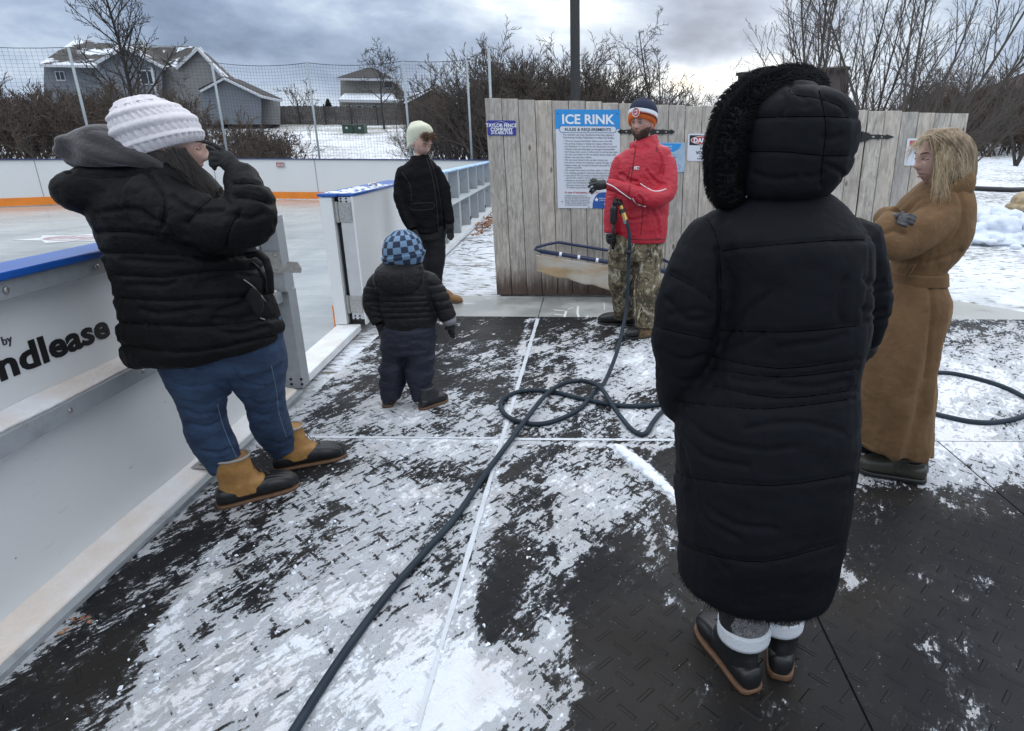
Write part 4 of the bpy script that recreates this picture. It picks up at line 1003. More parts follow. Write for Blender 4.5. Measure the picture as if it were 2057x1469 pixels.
# left bank of brush, centre thicket, right bank
brush('thicket', 'dark tangled brush on the bank behind the left boards', scatter(-60, 330, 24, 33, 60, lambda p, y: 3.1) + scatter(300, 545, 22.5, 27, 20, lambda p, y: 2.8 - (p - 300) * .004) + scatter(380, 560, 22, 25, 14, lambda p, y: 2.0), 3, 41, M_brown, 1, rmin=.010)
brush('thicket', 'dense dark thicket between the net and the lamp pole', scatter(830, 1000, 22.5, 27, 22, lambda p, y: 1.9 + (p - 830) * .011) + scatter(960, 1250, 22, 28, 50, lambda p, y: 3.5), 3, 42, M_brush, 1, rmin=.006, kids=(6, 5), wig=.12)
brush('thicket', 'low dark thicket seen over the middle of the wooden fence', scatter(1230, 1640, 23, 31, 46, lambda p, y: 2.7 + .4 * sin(p * .03)), 3, 43, M_brush, 1, rmin=.006, wig=.12)
brush('thicket', 'grey brown brush beyond the right end of the fence', scatter(1600, 1880, 24, 30, 26, lambda p, y: 2.6) + scatter(1850, 2160, 34, 42, 60, lambda p, y: 3.8), 3, 44, M_brown, 1, rmin=.007, up=.2)
# single trees
tree('bare_tree', 'tall bare tree in front of the blue grey house', 'tree', base_at(285, 36), 9.5, .13, 2, n=[30, 10, 6], ang=.8, up=.5, ratio=.36, rmin=.011, t0=.12, wig=.05)
tree('bare_tree', 'small round bare tree beside the far garage', 'tree', base_at(612, 72), 3.6, .10, 2, stems=4, spread=.6, n=[6, 5, 4], rmin=.016, mat_=M_brown)
tree('bare_tree', 'bare spreading tree before the small tan house', 'tree', base_at(775, 55), 5.8, .11, 3, n=[13, 7, 6], ang=1.0, up=.5, ratio=.50, rmin=.014, t0=.32)
tree('bare_tree', 'dark gnarled tree above the head of the man in red', 'tree', base_at(1300, 23), 4.9, .10, 9, stems=3, spread=.35, n=[9, 7, 6], ang=.95, up=.35, wig=.13, ratio=.42, rmin=.005)
tree('bare_tree', 'pair of tall thin stems just left of the black fur hood top', 'tree', base_at(1580, 20), 4.9, .035, 12, stems=4, spread=.30, n=[7, 4, 3], ang=.5, up=.6, ratio=.38, rmin=.005, mat_=M_barkg)
tree('bare_tree', 'forked tall tree rising above the black quilted hood', 'tree', base_at(1620, 17), 6.6, .085, 23, stems=3, spread=.20, n=[12, 9, 6], ang=.6, up=.4, ratio=.36, rmin=.0036, wig=.08, mat_=M_barkg)
tree('bare_tree', 'broad many stemmed tree right of the forked tall tree', 'tree', base_at(1712, 19), 6.6, .075, 5, stems=5, spread=.30, n=[12, 8, 6], ang=.55, up=.4, ratio=.34, rmin=.0036, wig=.08)
tree('bare_tree', 'tall vase shaped tree behind the fence above the blonde hair', 'tree', base_at(1822, 16), 6.6, .080, 6, stems=6, spread=.50, n=[12, 9, 6], ang=.55, up=.4, ratio=.34, rmin=.0034, wig=.07, t0=.12, mat_=M_barkg)
tree('bare_tree', 'leaning fan of twigs at the right end of the fence', 'tree', base_at(1880, 19), 4.6, .05, 7, stems=5, spread=.5, lean=(.35, 0), n=[12, 8, 6], ang=.5, up=.4, ratio=.38, rmin=.004, mat_=M_barkg)
tree('bare_tree', 'forked dark tree standing beside the red roof at the right edge', 'tree', base_at(2050, 30), 6.0, .12, 8, stems=3, spread=.35, n=[9, 6, 5], ang=.6, up=.4, ratio=.36, rmin=.006)
tree('bare_tree', 'bare tree behind the lamp pole over the thicket', 'tree', base_at(1010, 24), 4.3, .04, 31, stems=3, spread=.3, n=[9, 6, 4], ang=.5, up=.6, ratio=.36, rmin=.005)
tree('bare_tree', 'small pale branched sapling before the garage gable', 'tree', base_at(400, 34), 3.6, .05, 14, n=[9, 5, 4], ang=.9, ratio=.45, rmin=.010, mat_=M_barkg)
tree('bare_tree', 'feathery young tree over the fence boards right of the danger sign', 'tree', base_at(1500, 26), 3.9, .045, 33, stems=5, spread=.45, n=[8, 6, 4], ang=.6, up=.4, ratio=.38, rmin=.005, mat_=M_barkg)
# little spruce
sp = thing('spruce', 'tiny dark evergreen beside the small tan house', 'tree', base_at(669, 73)); b = sp.location
mb = MB(); R6 = random.Random(2)
for _ in range(700):
    t = R6.random() ** .7; a = R6.random() * 6.28; rr = (1 - t) * .95 * R6.uniform(.5, 1); z = .15 + t * 1.9
    q = Vector((b.x + rr * cos(a), b.y + rr * sin(a), b.z + z)); mb.tube([q - Vector((cos(a), sin(a), .3)) * .12, q + Vector((cos(a), sin(a), .0)) * .12], [.05, .01], 3)
mb.obj('crown', mat('dark_needles', (.012, .02, .015), .9), sp); MB().tube([b, b + Vector((0, 0, 1.6))], .06, 5).obj('trunk', M_bark, sp)
# ---- houses (survey points at a distance Y)
M_sid = mat('blue_grey_siding', (.13, .145, .165), .7, var=.25, vs=1.5, stretch=(1, 1, 8)); M_tan = mat('tan_siding', (.25, .24, .215), .7, var=.25, vs=1.5, stretch=(1, 1, 8)); M_gsid = mat('grey_siding', (.20, .20, .20), .7, var=.25, vs=1.5, stretch=(1, 1, 8))
M_brk = mat('brown_siding', (.085, .065, .06), .8, var=.3, vs=2)
def f_roof(N, b, o):
    n = N.noise(N.map(o, scale=(1, 1, 2)), .32, 5, .6); c = N.mix(N.noise(o, 8, 3), (.028, .026, .024), (.055, .05, .045)); s = N.sm(n, .50, .56)
    N.put(b.inputs['Base Color'], N.mix(s, c, (.62, .66, .72))); b.inputs['Roughness'].default_value = .85
M_roof = mat('shingle_roof_patchy_snow', (.05, .05, .05), fn=f_roof); M_roofd = mat('dark_shingle_roof', (.03, .027, .027), .9, var=.3, vs=4)
M_trim = mat('white_trim', (.45, .47, .50), .6); M_win = mat('window_glass', (.02, .03, .035), .12); M_roofsnow = mat('snowy_roof', (.62, .66, .72), .8, var=.35, vs=1.0)
def wall(px, Y, d, m, nm, par):
    P = [W(a, b_, Y) for a, b_ in px]; q = [v for v in P]; 
    c_ = sum(q, Vector()) / len(q); return MB().poly([(v.x, v.y, v.z) for v in q], d, (c_.x, c_.y, 0)).obj(nm, m, par)
def plane3(pts, m, nm, par, th=.12):
    P = [W(a, b_, Y) for a, b_, Y in pts]; n = (P[1] - P[0]).cross(P[2] - P[0]).normalized(); n = n if n.z > 0 else -n
    return MB().poly(P, th, n).obj(nm, m, par)
def trimline(pts, Y, par, w=.20):
    m_ = MB()
    for (a, b_), (c_, d_) in zip(pts[:-1], pts[1:]): m_.beam(W(a, b_, Y), W(c_, d_, Y), .12, w, up=(0, -.2, 1))
    return m_.obj('fascia', M_trim, par)
def window(x0, y0, x1, y1, Y, par, mull=True):
    a, b_ = W(x0, y0, Y), W(x1, y1, Y); f = MB().box((a.x, Y - .06, b_.z), (b_.x, Y - .02, a.z)).obj('window_frame', M_trim, par)
    w_ = (b_.x - a.x); h_ = a.z - b_.z; g = MB(); e = .09
    if mull:
        mx = (a.x + b_.x) / 2; g.box((a.x + e, Y - .09, b_.z + e), (mx - e / 2, Y - .062, a.z - e)); g.box((mx + e / 2, Y - .09, b_.z + e), (b_.x - e, Y - .062, a.z - e))
    else: g.box((a.x + e, Y - .09, b_.z + e), (b_.x - e, Y - .062, a.z - e))
    o = g.obj('pane', M_win, None); o.parent = f; return f
YH = 58
h = thing('house', 'large blue grey house with snowy roofs and a front gable on the left hill', 'house', base_at(300, YH))
wall([(88, 250), (88, 131), (200, 131), (200, 250)], YH + .8, 5, M_sid, 'wall', h)
plane3([(80, 132, YH), (205, 134, YH), (188, 84, YH + 5.5), (150, 84, YH + 5.5)], M_roof, 'roof', h); plane3([(205, 134, YH), (300, 134, YH + 1.5), (290, 95, YH + 5.5), (188, 88, YH + 5.5)], M_roof, 'roof', h)
plane3([(80, 132, YH), (150, 84, YH + 5.5), (145, 96, YH + 11)], M_roof, 'roof', h); trimline([(80, 132), (205, 134)], YH - .1, h)
wall([(195, 250), (195, 125), (250, 96), (326, 134), (326, 250)], YH - .5, 6, M_sid, 'gable_wall', h)
plane3([(247, 94, YH - 1), (330, 138, YH - 1), (358, 134, YH + 4.5), (290, 94, YH + 5)], M_roof, 'roof', h); plane3([(252, 94, YH - 1), (192, 128, YH - 1), (200, 122, YH + 5), (262, 92, YH + 5)], M_roof, 'roof', h); trimline([(194, 127), (250, 95), (332, 138)], YH - 1.1, h)
wall([(326, 250), (326, 137), (357, 136), (397, 100), (452, 160), (452, 250)], YH + .4, 6, M_gsid, 'side_gable_wall', h)
plane3([(397, 97, YH), (354, 138, YH), (320, 128, YH + 6), (290, 94, YH + 7), (382, 95, YH + 7)], M_roof, 'roof', h); plane3([(397, 97, YH), (455, 163, YH), (470, 160, YH + 6), (400, 96, YH + 6)], M_roof, 'roof', h); trimline([(354, 138), (397, 98), (456, 164)], YH - .1, h); trimline([(290, 94), (397, 97)], YH + 5, h, .1)
window(279, 141, 317, 171, YH - .5, h); window(110, 143, 134, 163, YH + .8, h)
tl = MB(); tl.box((W(326, 200, YH).x - .12, YH - .6, W(326, 235, YH).z), (W(326, 200, YH).x + .12, YH - .5, W(326, 137, YH).z)); tl.obj('corner_board', M_trim, h)
MB().box((W(283, 100, YH + 5).x, YH + 4, W(283, 100, YH + 5).z), (W(295, 88, YH + 5).x, YH + 5, W(290, 86, YH + 5).z)).obj('chimney', M_trim, h)
g = thing('garage', 'low blue grey garage wing with a long dark roof right of the big house', 'garage', base_at(480, YH - 3)); Yg = YH - 3
wall([(405, 250), (405, 182), (450, 160), (525, 193), (525, 250)], Yg, 6, M_sid, 'wall', g); wall([(525, 250), (525, 195), (563, 201), (563, 250)], Yg + 1, 5, M_gsid, 'side_wall', g)
plane3([(450, 157, Yg - .4), (528, 196, Yg - .4), (567, 202, Yg + 3), (482, 163, Yg + 3)], M_roofd, 'roof', g); plane3([(450, 157, Yg - .4), (400, 182, Yg - .4), (402, 180, Yg + 4), (455, 156, Yg + 4)], M_roofd, 'roof', g); trimline([(402, 184), (450, 158), (527, 195), (566, 203)], Yg - .5, g, .16)
h2 = thing('house', 'small two storey tan house with a snow covered porch roof', 'house', base_at(745, 74)); Y2 = 74
wall([(684, 250), (684, 157), (790, 159), (812, 180), (812, 250)], Y2 + 1, 6, M_tan, 'wall', h2); wall([(682, 250), (682, 201), (800, 203), (800, 250)], Y2 - 1.5, 2, M_tan, 'lower_wall', h2)
plane3([(677, 158, Y2), (790, 160, Y2), (748, 138, Y2 + 4), (738, 138, Y2 + 4)], M_roofd, 'roof', h2); plane3([(790, 160, Y2), (814, 182, Y2), (770, 150, Y2 + 5), (748, 138, Y2 + 4)], M_roof, 'roof', h2); plane3([(680, 202, Y2 - 2), (803, 204, Y2 - 2), (788, 190, Y2 + .8), (692, 190, Y2 + .8)], M_roofsnow, 'porch_roof', h2)
trimline([(677, 159), (790, 161), (813, 183)], Y2 - .1, h2, .22); trimline([(680, 203), (803, 205)], Y2 - 2.1, h2, .22)
for a in (694, 716, 746): window(a, 211, a + 14, 228, Y2 - 1.5, h2, False)
window(770, 163, 790, 178, Y2 + 1, h2, False)
h3 = thing('shed', 'brown gabled outbuilding half hidden by the thicket left of the fence', 'building', base_at(860, 66))
wall([(800, 250), (800, 212), (822, 205), (867, 181), (915, 205), (915, 250)], 66, 5, M_brk, 'wall', h3); plane3([(866, 179, 65.6), (915, 206, 65.6), (930, 204, 71), (880, 178, 71)], M_roofd, 'roof', h3); plane3([(866, 179, 65.6), (798, 211, 65.6), (800, 206, 71), (866, 177, 71)], M_roof, 'roof', h3)
h4 = thing('outbuilding', 'low flat dark building behind the trees above the fur hood', 'building', base_at(1600, 48))
wall([(1482, 230), (1482, 152), (1560, 150), (1560, 146), (1705, 140), (1705, 230)], 48, 5, M_brk, 'wall', h4); plane3([(1478, 153, 47.6), (1708, 141, 47.6), (1700, 138, 52), (1490, 150, 52)], M_roofd, 'roof', h4, .2)
h5 = thing('house', 'house with a long dark red roof at the right edge', 'house', base_at(2060, 44)); M_rr = mat('dark_red_roof', (.042, .022, .021), .85, var=.35, vs=3)
wall([(1900, 330), (1900, 222), (2100, 160), (2300, 160), (2300, 330)], 44.5, 6, M_brk, 'wall', h5); plane3([(1862, 226, 43.8), (2100, 190, 43.8), (2250, 150, 50), (2080, 146, 50)], M_rr, 'roof', h5, .2); plane3([(1862, 226, 43.8), (2300, 226, 43.8), (2300, 120, 50), (2100, 134, 50)], M_rr, 'roof', h5, .2)
# picket fence on the hill
pf = thing('board_fence', 'long dark board fence across the snowy hilltop', 'fence', base_at(700, 62)); mb = MB(); x0, x1 = W(495, 230, 62).x, W(905, 240, 62).x; x = x0; R7 = random.Random(9)
while x < x1:
    z = gh(x, 62) - .05; hgt = 1.62 + R7.uniform(-.03, .03); yy = 62 + (x - x0) * .02; mb.box((x, yy, z), (x + .135, yy + .03, z + hgt)); x += .15
mb.obj('boards', mat('dark_weathered_boards', (.055, .048, .044), .9, color2=(.09, .082, .078), vs=3), pf)
x = x0; mb = MB()
while x < x1: z = gh(x, 62); mb.box((x, 61.9, z), (x + .1, 61.98, z + 1.75)); x += 2.4
mb.obj('posts', M_bark, pf)
M_grn = mat('utility_green', (.022, .055, .035), .5, var=.3, vs=3)
for (a, b_, c_, d_, lab) in ((685, 240, 708, 257, 'taller green utility cabinet on the snowy slope'), (712, 243, 731, 260, 'lower green utility cabinet beside the taller one')):
    Yc = 50; p0, p1 = W(a, b_, Yc), W(c_, d_, Yc); z = gh((p0.x + p1.x) / 2, Yc); t = thing('utility_cabinet', lab, 'utility cabinet', ((p0.x + p1.x) / 2, Yc + .4, z))
    hh = (p0.z - p1.z) * 1.05; MB().box((p0.x, Yc, z - .05), (p1.x, Yc + .8, z + hh * .84)).obj('cabinet', M_grn, t, bevel=.02); MB().box((p0.x - .03, Yc - .03, z + hh * .845), (p1.x + .03, Yc + .83, z + hh)).obj('lid', M_grn, t, bevel=.03); MB().box((p0.x + .25, Yc - .012, z + .3), (p0.x + .42, Yc - .004, z + .45)).obj('decal', M_trim, t)
# ---- things out on the snow at the right
p0, p1 = W(1890, 366, 22.4), W(2120, 362, 22.6); mb = MB(); mb.tube([(p0.x + (p1.x - p0.x) * s - 0, 22.4 + .15 * sin(s * 9), gh(p0.x + (p1.x - p0.x) * s, 22.4) + .04) for s in np.linspace(-.1, 1.2, 30)], .09, 8)
tag(mb.obj('drain_pipe', mat('black_pipe', (.012, .012, .014), .5), smooth=True), 'long black pipe lying across the snow beyond the snow pile', 'pipe')
p = W(2065, 386, 14.5); z = gh(p.x, 14.5)
st = MB(); st.ball((p.x, 14.5, z + .42), (.30, .30, .22), 16, 10); st.ball((p.x - .03, 14.5, z + .30), (.36, .33, .10), 16, 8)
me = remesh(st, .02, 2, lambda P, Nn: fbm(P, 9, 3, 2) * .02); o = link('straw_target', me, mat('straw_tan', (.30, .22, .12), .8, color2=(.45, .36, .24), vs=9)); t = tag(o, 'rounded straw coloured lump standing at the right edge by the black pipe', 'straw bale')
MB().tube([(p.x + .1, 14.5, z - .05), (p.x + .05, 14.5, z + .35)], .12, 8).obj('stem', M_bark, None); s_ = bpy.data.objects['stem']; s_.parent = o
# snow pile
c = G(1995, 478); R8 = random.Random(17); mb = MB()
for _ in range(90):
    a = R8.gauss(0, .75); b_ = R8.gauss(0, .45); k = exp(-(a * a / 1.1 + b_ * b_ / .4)); r = R8.uniform(.07, .2)
    mb.ball((c.x + a + .1, c.y + b_ + .3, .02 + k * .42 * R8.uniform(.4, 1)), (r * R8.uniform(1, 1.5), r, r * R8.uniform(.6, .9)), 8, 6, M=Matrix.Rotation(R8.random() * 6, 3, 'Z') @ Matrix.Rotation(R8.uniform(-.6, .6), 3, 'X'))
for _ in range(60):
    a = R8.gauss(.5, 1.2); b_ = R8.gauss(-.5, .5); r = R8.uniform(.03, .10); mb.ball((c.x + a, c.y + b_, r * .3), (r * 1.4, r * 1.2, r * .7), 7, 5)
mb.ball((c.x + .1, c.y + .3, -.02), (1.7, 1.0, .16), 20, 8)
me = remesh(mb, .022, 1, lambda P, Nn: fbm(P, 7, 4, 3) * .035); tag(link('snow_pile', me, mat('piled_snow', (.66, .71, .78), .75, bump=.012, bs=26, color2=(.55, .60, .68), vs=4)), 'lumpy pile of shovelled snow right of the tan coat', 'snow pile')
# ================================================================== PEOPLE
from mathutils.bvhtree import BVHTree
def loftm(name, rings, m, parent, n=64, steps=16, mod=None, round1=.03, round0=0.0, smooth=True):
    """closed loft with a relief function mod(angle, along) in metres"""
    mb = MB(); loft(mb, rings, n, 0, round0, round1, steps); V = np.array(mb.v); m_ = len(V) // n
    if mod:
        V = V.reshape(m_, n, 3); c = V.mean(1, keepdims=True); d = V - c; L = np.linalg.norm(d, axis=2, keepdims=True) + 1e-9
        th = np.arange(n)[None, :] * 2 * pi / n + np.zeros((m_, 1)); s = np.arange(m_)[:, None] / (m_ - 1) + np.zeros((1, n))
        k = mod(th, s)[..., None] * np.minimum(1, L / .03); V = (V + d / L * k).reshape(-1, 3)
    mb.v = [tuple(v) for v in V]
    return mb.obj(name, m, parent, smooth=smooth)
def tilt(r, k):
    c, u, v, p = r; return (c, u, Vector((v.x, v.y, v.z - k * v.length)), p)
def crv(pts, k=5):
    if len(pts) < 3: return list(pts)
    out = []; n = len(pts)
    for i in range(n - 1):
        p0, p1, p2, p3 = [np.array(pts[j][:2], float) for j in (max(i - 1, 0), i, i + 1, min(i + 2, n - 1))]
        for j in range(k): t = j / k; out.append(tuple(.5 * ((2 * p1) + (p2 - p0) * t + (2 * p0 - 5 * p1 + 4 * p2 - p3) * t * t + (3 * p1 - p0 - 3 * p2 + p3) * t ** 3)))
    return out + [tuple(pts[-1][:2])]
class Surf:
    def __init__(s, *obs):
        s.t = []
        for o in obs:
            me = o.data; vs = [v.co.copy() for v in me.vertices]; s.t.append(BVHTree.FromPolygons(vs, [tuple(p.vertices) for p in me.polygons]))
    def at(s, x, y, off=.0):
        d = Vector(ray(x, y)).normalized(); o = Vector((0, 0, HC)); best = None
        for t in s.t:
            h = t.ray_cast(o, d)
            if h[0] is not None and (best is None or h[3] < best[3]): best = h
        if best is None: return None, None
        n = best[1] if best[1].dot(d) < 0 else -best[1]
        return best[0] + n * off, n
    def line(s, mb, pts, r, sub=6, n=5, off=0.0, flat=1.0):
        P = []; pts = crv(pts, 3)
        for a, b in zip(pts[:-1], pts[1:]):
            for k in range(sub): P.append((a[0] + (b[0] - a[0]) * k / sub, a[1] + (b[1] - a[1]) * k / sub))
        P.append(pts[-1]); Q = [s.at(x, y, off)[0] for x, y in P]; Q = [q for q in Q if q is not None]
        if len(Q) > 1: mb.tube(Q, r, n, flat=flat)
def polyW(pts, Y): return [W(a, b, Y) for a, b in pts]
def garment(name, parent, m, Y, rings, tubes, voxel, seams=(), amp=.012, sw=.014, wr=.006, ws=(9, 9, 16), seed=1, smooth=2, extra=None, core=None, n=36, folds=(), famp=.006, fw=.012):
    mb = MB()
    for rg in rings: loft(mb, [px_ring(Y, *r) if not isinstance(r[0], Vector) else r for r in rg['r']], n, 0, rg.get('r0', 0), rg.get('r1', 0), 4)
    for tb in tubes:
        P = [W(a, b_, Y + dy) for a, b_, r, dy in tb]; R_ = [t[2] for t in tb]
        # smooth path
        Q, S = [], []; k = len(P)
        for i in range(k - 1):
            p0, p1, p2, p3 = P[max(i - 1, 0)], P[i], P[i + 1], P[min(i + 2, k - 1)]
            for j in range(5):
                t = j / 5; Q.append(.5 * ((2 * p1) + (p2 - p0) * t + (2 * p0 - 5 * p1 + 4 * p2 - p3) * t * t + (3 * p1 - p0 - 3 * p2 + p3) * t ** 3)); S.append(R_[i] + (R_[i + 1] - R_[i]) * t)
        Q.append(P[-1]); S.append(R_[-1]); e = (Q[0] - Q[1]).normalized() * S[0] * .6; Q.insert(0, Q[0] + e); S.insert(0, S[0] * .55)
        mb.tube(Q, S, 18)
    if core is not None: core.append(mb)
    sm_ = [[(a, b_, 0) for a, b_ in crv(s)] for s in seams]; fo_ = [[(a, b_, 0) for a, b_ in crv(s)] for s in folds]
    def disp(P, N_):
        d = 0
        if sm_:
            c_ = (P - np.array([0, 0, HC])) @ CM.T; pp = np.stack([CX + FPX * c_[:, 0] / c_[:, 2], CY + FPX * c_[:, 1] / c_[:, 2], 0 * c_[:, 0]], -1); k_ = float(np.median(c_[:, 2])) / FPX
            g, dist = groove(pp, sm_, sw / k_, (0, 1)); dist = dist * k_; puff = 1 - np.exp(-(dist / (sw * 3.2)) ** 2)
            d = amp * (puff - .6) - amp * .75 * g
            d = d + np.exp(-(dist / (sw * 3)) ** 2) * fbm(P * np.array([1, 1, .25]), 55, 2, seed + 5) * amp * .5
        if fo_:
            c_ = (P - np.array([0, 0, HC])) @ CM.T; pp = np.stack([CX + FPX * c_[:, 0] / c_[:, 2], CY + FPX * c_[:, 1] / c_[:, 2], 0 * c_[:, 0]], -1); k_ = float(np.median(c_[:, 2])) / FPX
            g, dist = groove(pp + 6 * np.stack([fbm(P, 9, 2, 4), fbm(P, 9, 2, 5), 0 * P[:, 0]], -1), fo_, fw / k_, (0, 1)); d = d - famp * g + famp * .7 * np.exp(-((dist * k_ - fw * 1.9) / fw) ** 2)
        d = d + wr * fbm(P * np.array(ws) / 10.0, 10, 4, seed)
        if extra: d = d + extra(P, N_)
        return d
    me = remesh(mb, voxel, smooth, disp); me.name = name
    o = link(name, me, m); keep(o, parent); return o
def head_mesh(mb, c, f, up, s=1.0, jaw=1.0, nose=1.0):
    """skull with brow, sockets, nose, lips, chin; c centre, f facing, up"""
    f = Vector(f).normalized(); up = (Vector(up) - f * Vector(up).dot(f)).normalized(); r = f.cross(up)
    nu, nv = 72, 56; vs = []
    for j in range(nv + 1):
        t = -pi / 2 + pi * j / nv
        for i in range(nu):
            a = 2 * pi * i / nu; x, y, z = cos(t) * cos(a), cos(t) * sin(a), sin(t)
            X, Y_, Z = x * .076, y * .096, z * .118
            if z < 0:
                k = (-z) ** 1.4; X *= 1 - .30 * k * jaw; Y_ *= (1 - .10 * k) if y > 0 else (1 - .42 * k)
            if y > 0:
                fl = y ** 2
                g = lambda x0, z0, sx, sz: exp(-((x - x0) / sx) ** 2 - ((z - z0) / sz) ** 2)
                Y_ += fl * (.004 * g(0, .22, .6, .09) - .013 * (g(.37, .06, .20, .12) + g(-.37, .06, .20, .12)) + nose * .011 * g(0, .0, .11, .16) + nose * .024 * g(0, -.20, .13, .09) + .004 * (g(.16, -.24, .08, .07) + g(-.16, -.24, .08, .07))
                            + .006 * g(0, -.46, .26, .05) + .007 * g(0, -.60, .22, .05) - .004 * g(0, -.53, .30, .02) + .008 * g(0, -.88, .3, .14) + .003 * (g(.5, -.2, .2, .2) + g(-.5, -.2, .2, .2)))
            vs.append(Vector(c) + (r * X + f * Y_ + up * Z) * s)
    fs = []
    for j in range(nv):
        for i in range(nu): a = j * nu + i; b = j * nu + (i + 1) % nu; fs.append((a, b, b + nu, a + nu))
    mb.add(vs, fs)
    for sd in (-1, 1):  # ears
        mb.ball(Vector(c) + (r * .078 * sd - f * .008 - up * .012) * s, (.012 * s, .018 * s, .030 * s), 10, 8, M=Matrix((tuple(r), tuple(f), tuple(up))).transposed())
    return (f, up, r)
def face_pts(c, fr, s):
    f, up, r = fr; c = Vector(c)
    return lambda x, y, z: c + (r * x + f * y + up * z) * s
def skin(name_mb, parent, m, voxel=.0038):
    me = remesh(name_mb, voxel, 1, lambda P, N_: fbm(P, 70, 2, 3) * .0006); me.name = 'body'; o = link('body', me, m); keep(o, parent); return o
def f_skin(c0, c1):
    def fn(N, b, o):
        n = N.noise(o, 24, 5, .6); n2 = N.noise(o, 140, 2)
        c = N.mix(N.sm(n, .38, .64), c0, c1); c = N.mix(N.mul(n2, .18), c, tuple(q * .6 for q in c0)); N.put(b.inputs['Base Color'], c)
        b.inputs['Roughness'].default_value = .52; b.inputs['Subsurface Weight'].default_value = .08; b.inputs['Subsurface Radius'].default_value = (.01, .004, .002)
        bumpit(N, b, n2, .0006)
    return fn
M_skinA = mat('skin_ruddy', (.5, .3, .25), fn=f_skin((.36, .19, .145), (.46, .27, .22)))
M_skinB = mat('skin_pale', (.5, .3, .25), fn=f_skin((.42, .25, .20), (.52, .35, .29)))
M_eye = mat('eye_white', (.35, .33, .32), .25); M_iris = mat('iris_dark', (.02, .02, .022), .2); M_lip = mat('lips', (.25, .115, .10), .6); M_teeth = mat('teeth', (.6, .57, .52), .3)
def face_details(parent, P, fr, brow_m, look=0.0, closed=False, lips=True, s=1.0):
    f, up, r = fr; Mx = Matrix((tuple(r), tuple(f), tuple(up))).transposed()
    for sd in (-1, 1):
        e = MB(); e.ball(P(.030 * sd, .0765, .007), (.0125 * s, .0115 * s, .0055 * s if closed else .0085 * s), 12, 8, M=Mx); eo = e.obj('eye', M_eye if not closed else M_skinB, parent, smooth=True)
        if not closed:
            i = MB(); i.ball(P(.030 * sd + look, .0868, .006), (.0055 * s, .003 * s, .0055 * s), 10, 6, M=Mx); io = i.obj('iris', M_iris, None, smooth=True); io.parent = eo
        l = MB(); l.tube([P(sd * (.016 + .028 * t), .0865 + .002 * sin(pi * t) - .010 * t * t, .010 + .006 * sin(pi * t) - (.006 if closed else 0)) for t in np.linspace(0, 1, 7)], .0016 * s, 5); l.obj('eyelid', mat_lash, parent, smooth=True)
        b = MB(); b.tube([P(sd * (.012 + .038 * t), .0935 - .016 * t * t, .026 + .007 * sin(pi * t * .8)) for t in np.linspace(0, 1, 7)], [.0022 * s, .0036 * s, .0038 * s, .0034 * s, .003 * s, .0024 * s, .0015 * s], 6, flat=.7); b.obj('eyebrow', brow_m, parent, smooth=True)
    if lips:
        for (z, k, w) in ((-.054, .0026, .024), (-.0665, .0034, .021)):
            q = MB(); q.tube([P(w * t, .0866 - .010 * t * t, z + (.0016 if k < .003 else -.001) * (1 - abs(t))) for t in np.linspace(-1, 1, 11)], [k * s * (1 - .75 * abs(t) ** 2) for t in np.linspace(-1, 1, 11)], 6); q.obj('lip', M_lip, parent, smooth=True)
mat_lash = mat('lashes', (.03, .02, .018), .7)
def hand(parent, m, Y, wrist, palm, fingers, voxel=.0042, rp=.032, name='glove', wr=.026):
    """wrist/palm: (px,py,dy); fingers: list of polylines [(px,py,dy)...] with radius"""
    mb = MB(); w = W(wrist[0], wrist[1], Y + wrist[2]); p = W(palm[0], palm[1], Y + palm[2])
    mb.tube([w, w.lerp(p, .5), p], [wr, rp * .95, rp], 14); mb.ball(p, (rp, rp * .8, rp), 12, 8)
    for fg in fingers:
        P = [p.lerp(W(fg[0][0], fg[0][1], Y + fg[0][2]), .5)] + [W(a, b, Y + d) for a, b, d in fg[:-1] if True] ; r = fg[-1]
        mb.tube(P, [r * 1.1] + [r * (1 - .07 * i) for i in range(len(P) - 1)], 9); mb.ball(P[-1], r * .95, 8, 6)
    me = remesh(mb, voxel, 1, lambda P_, N_: fbm(P_, 60, 3, 2) * .0018); me.name = name; o = link(name, me, m); keep(o, parent); return o
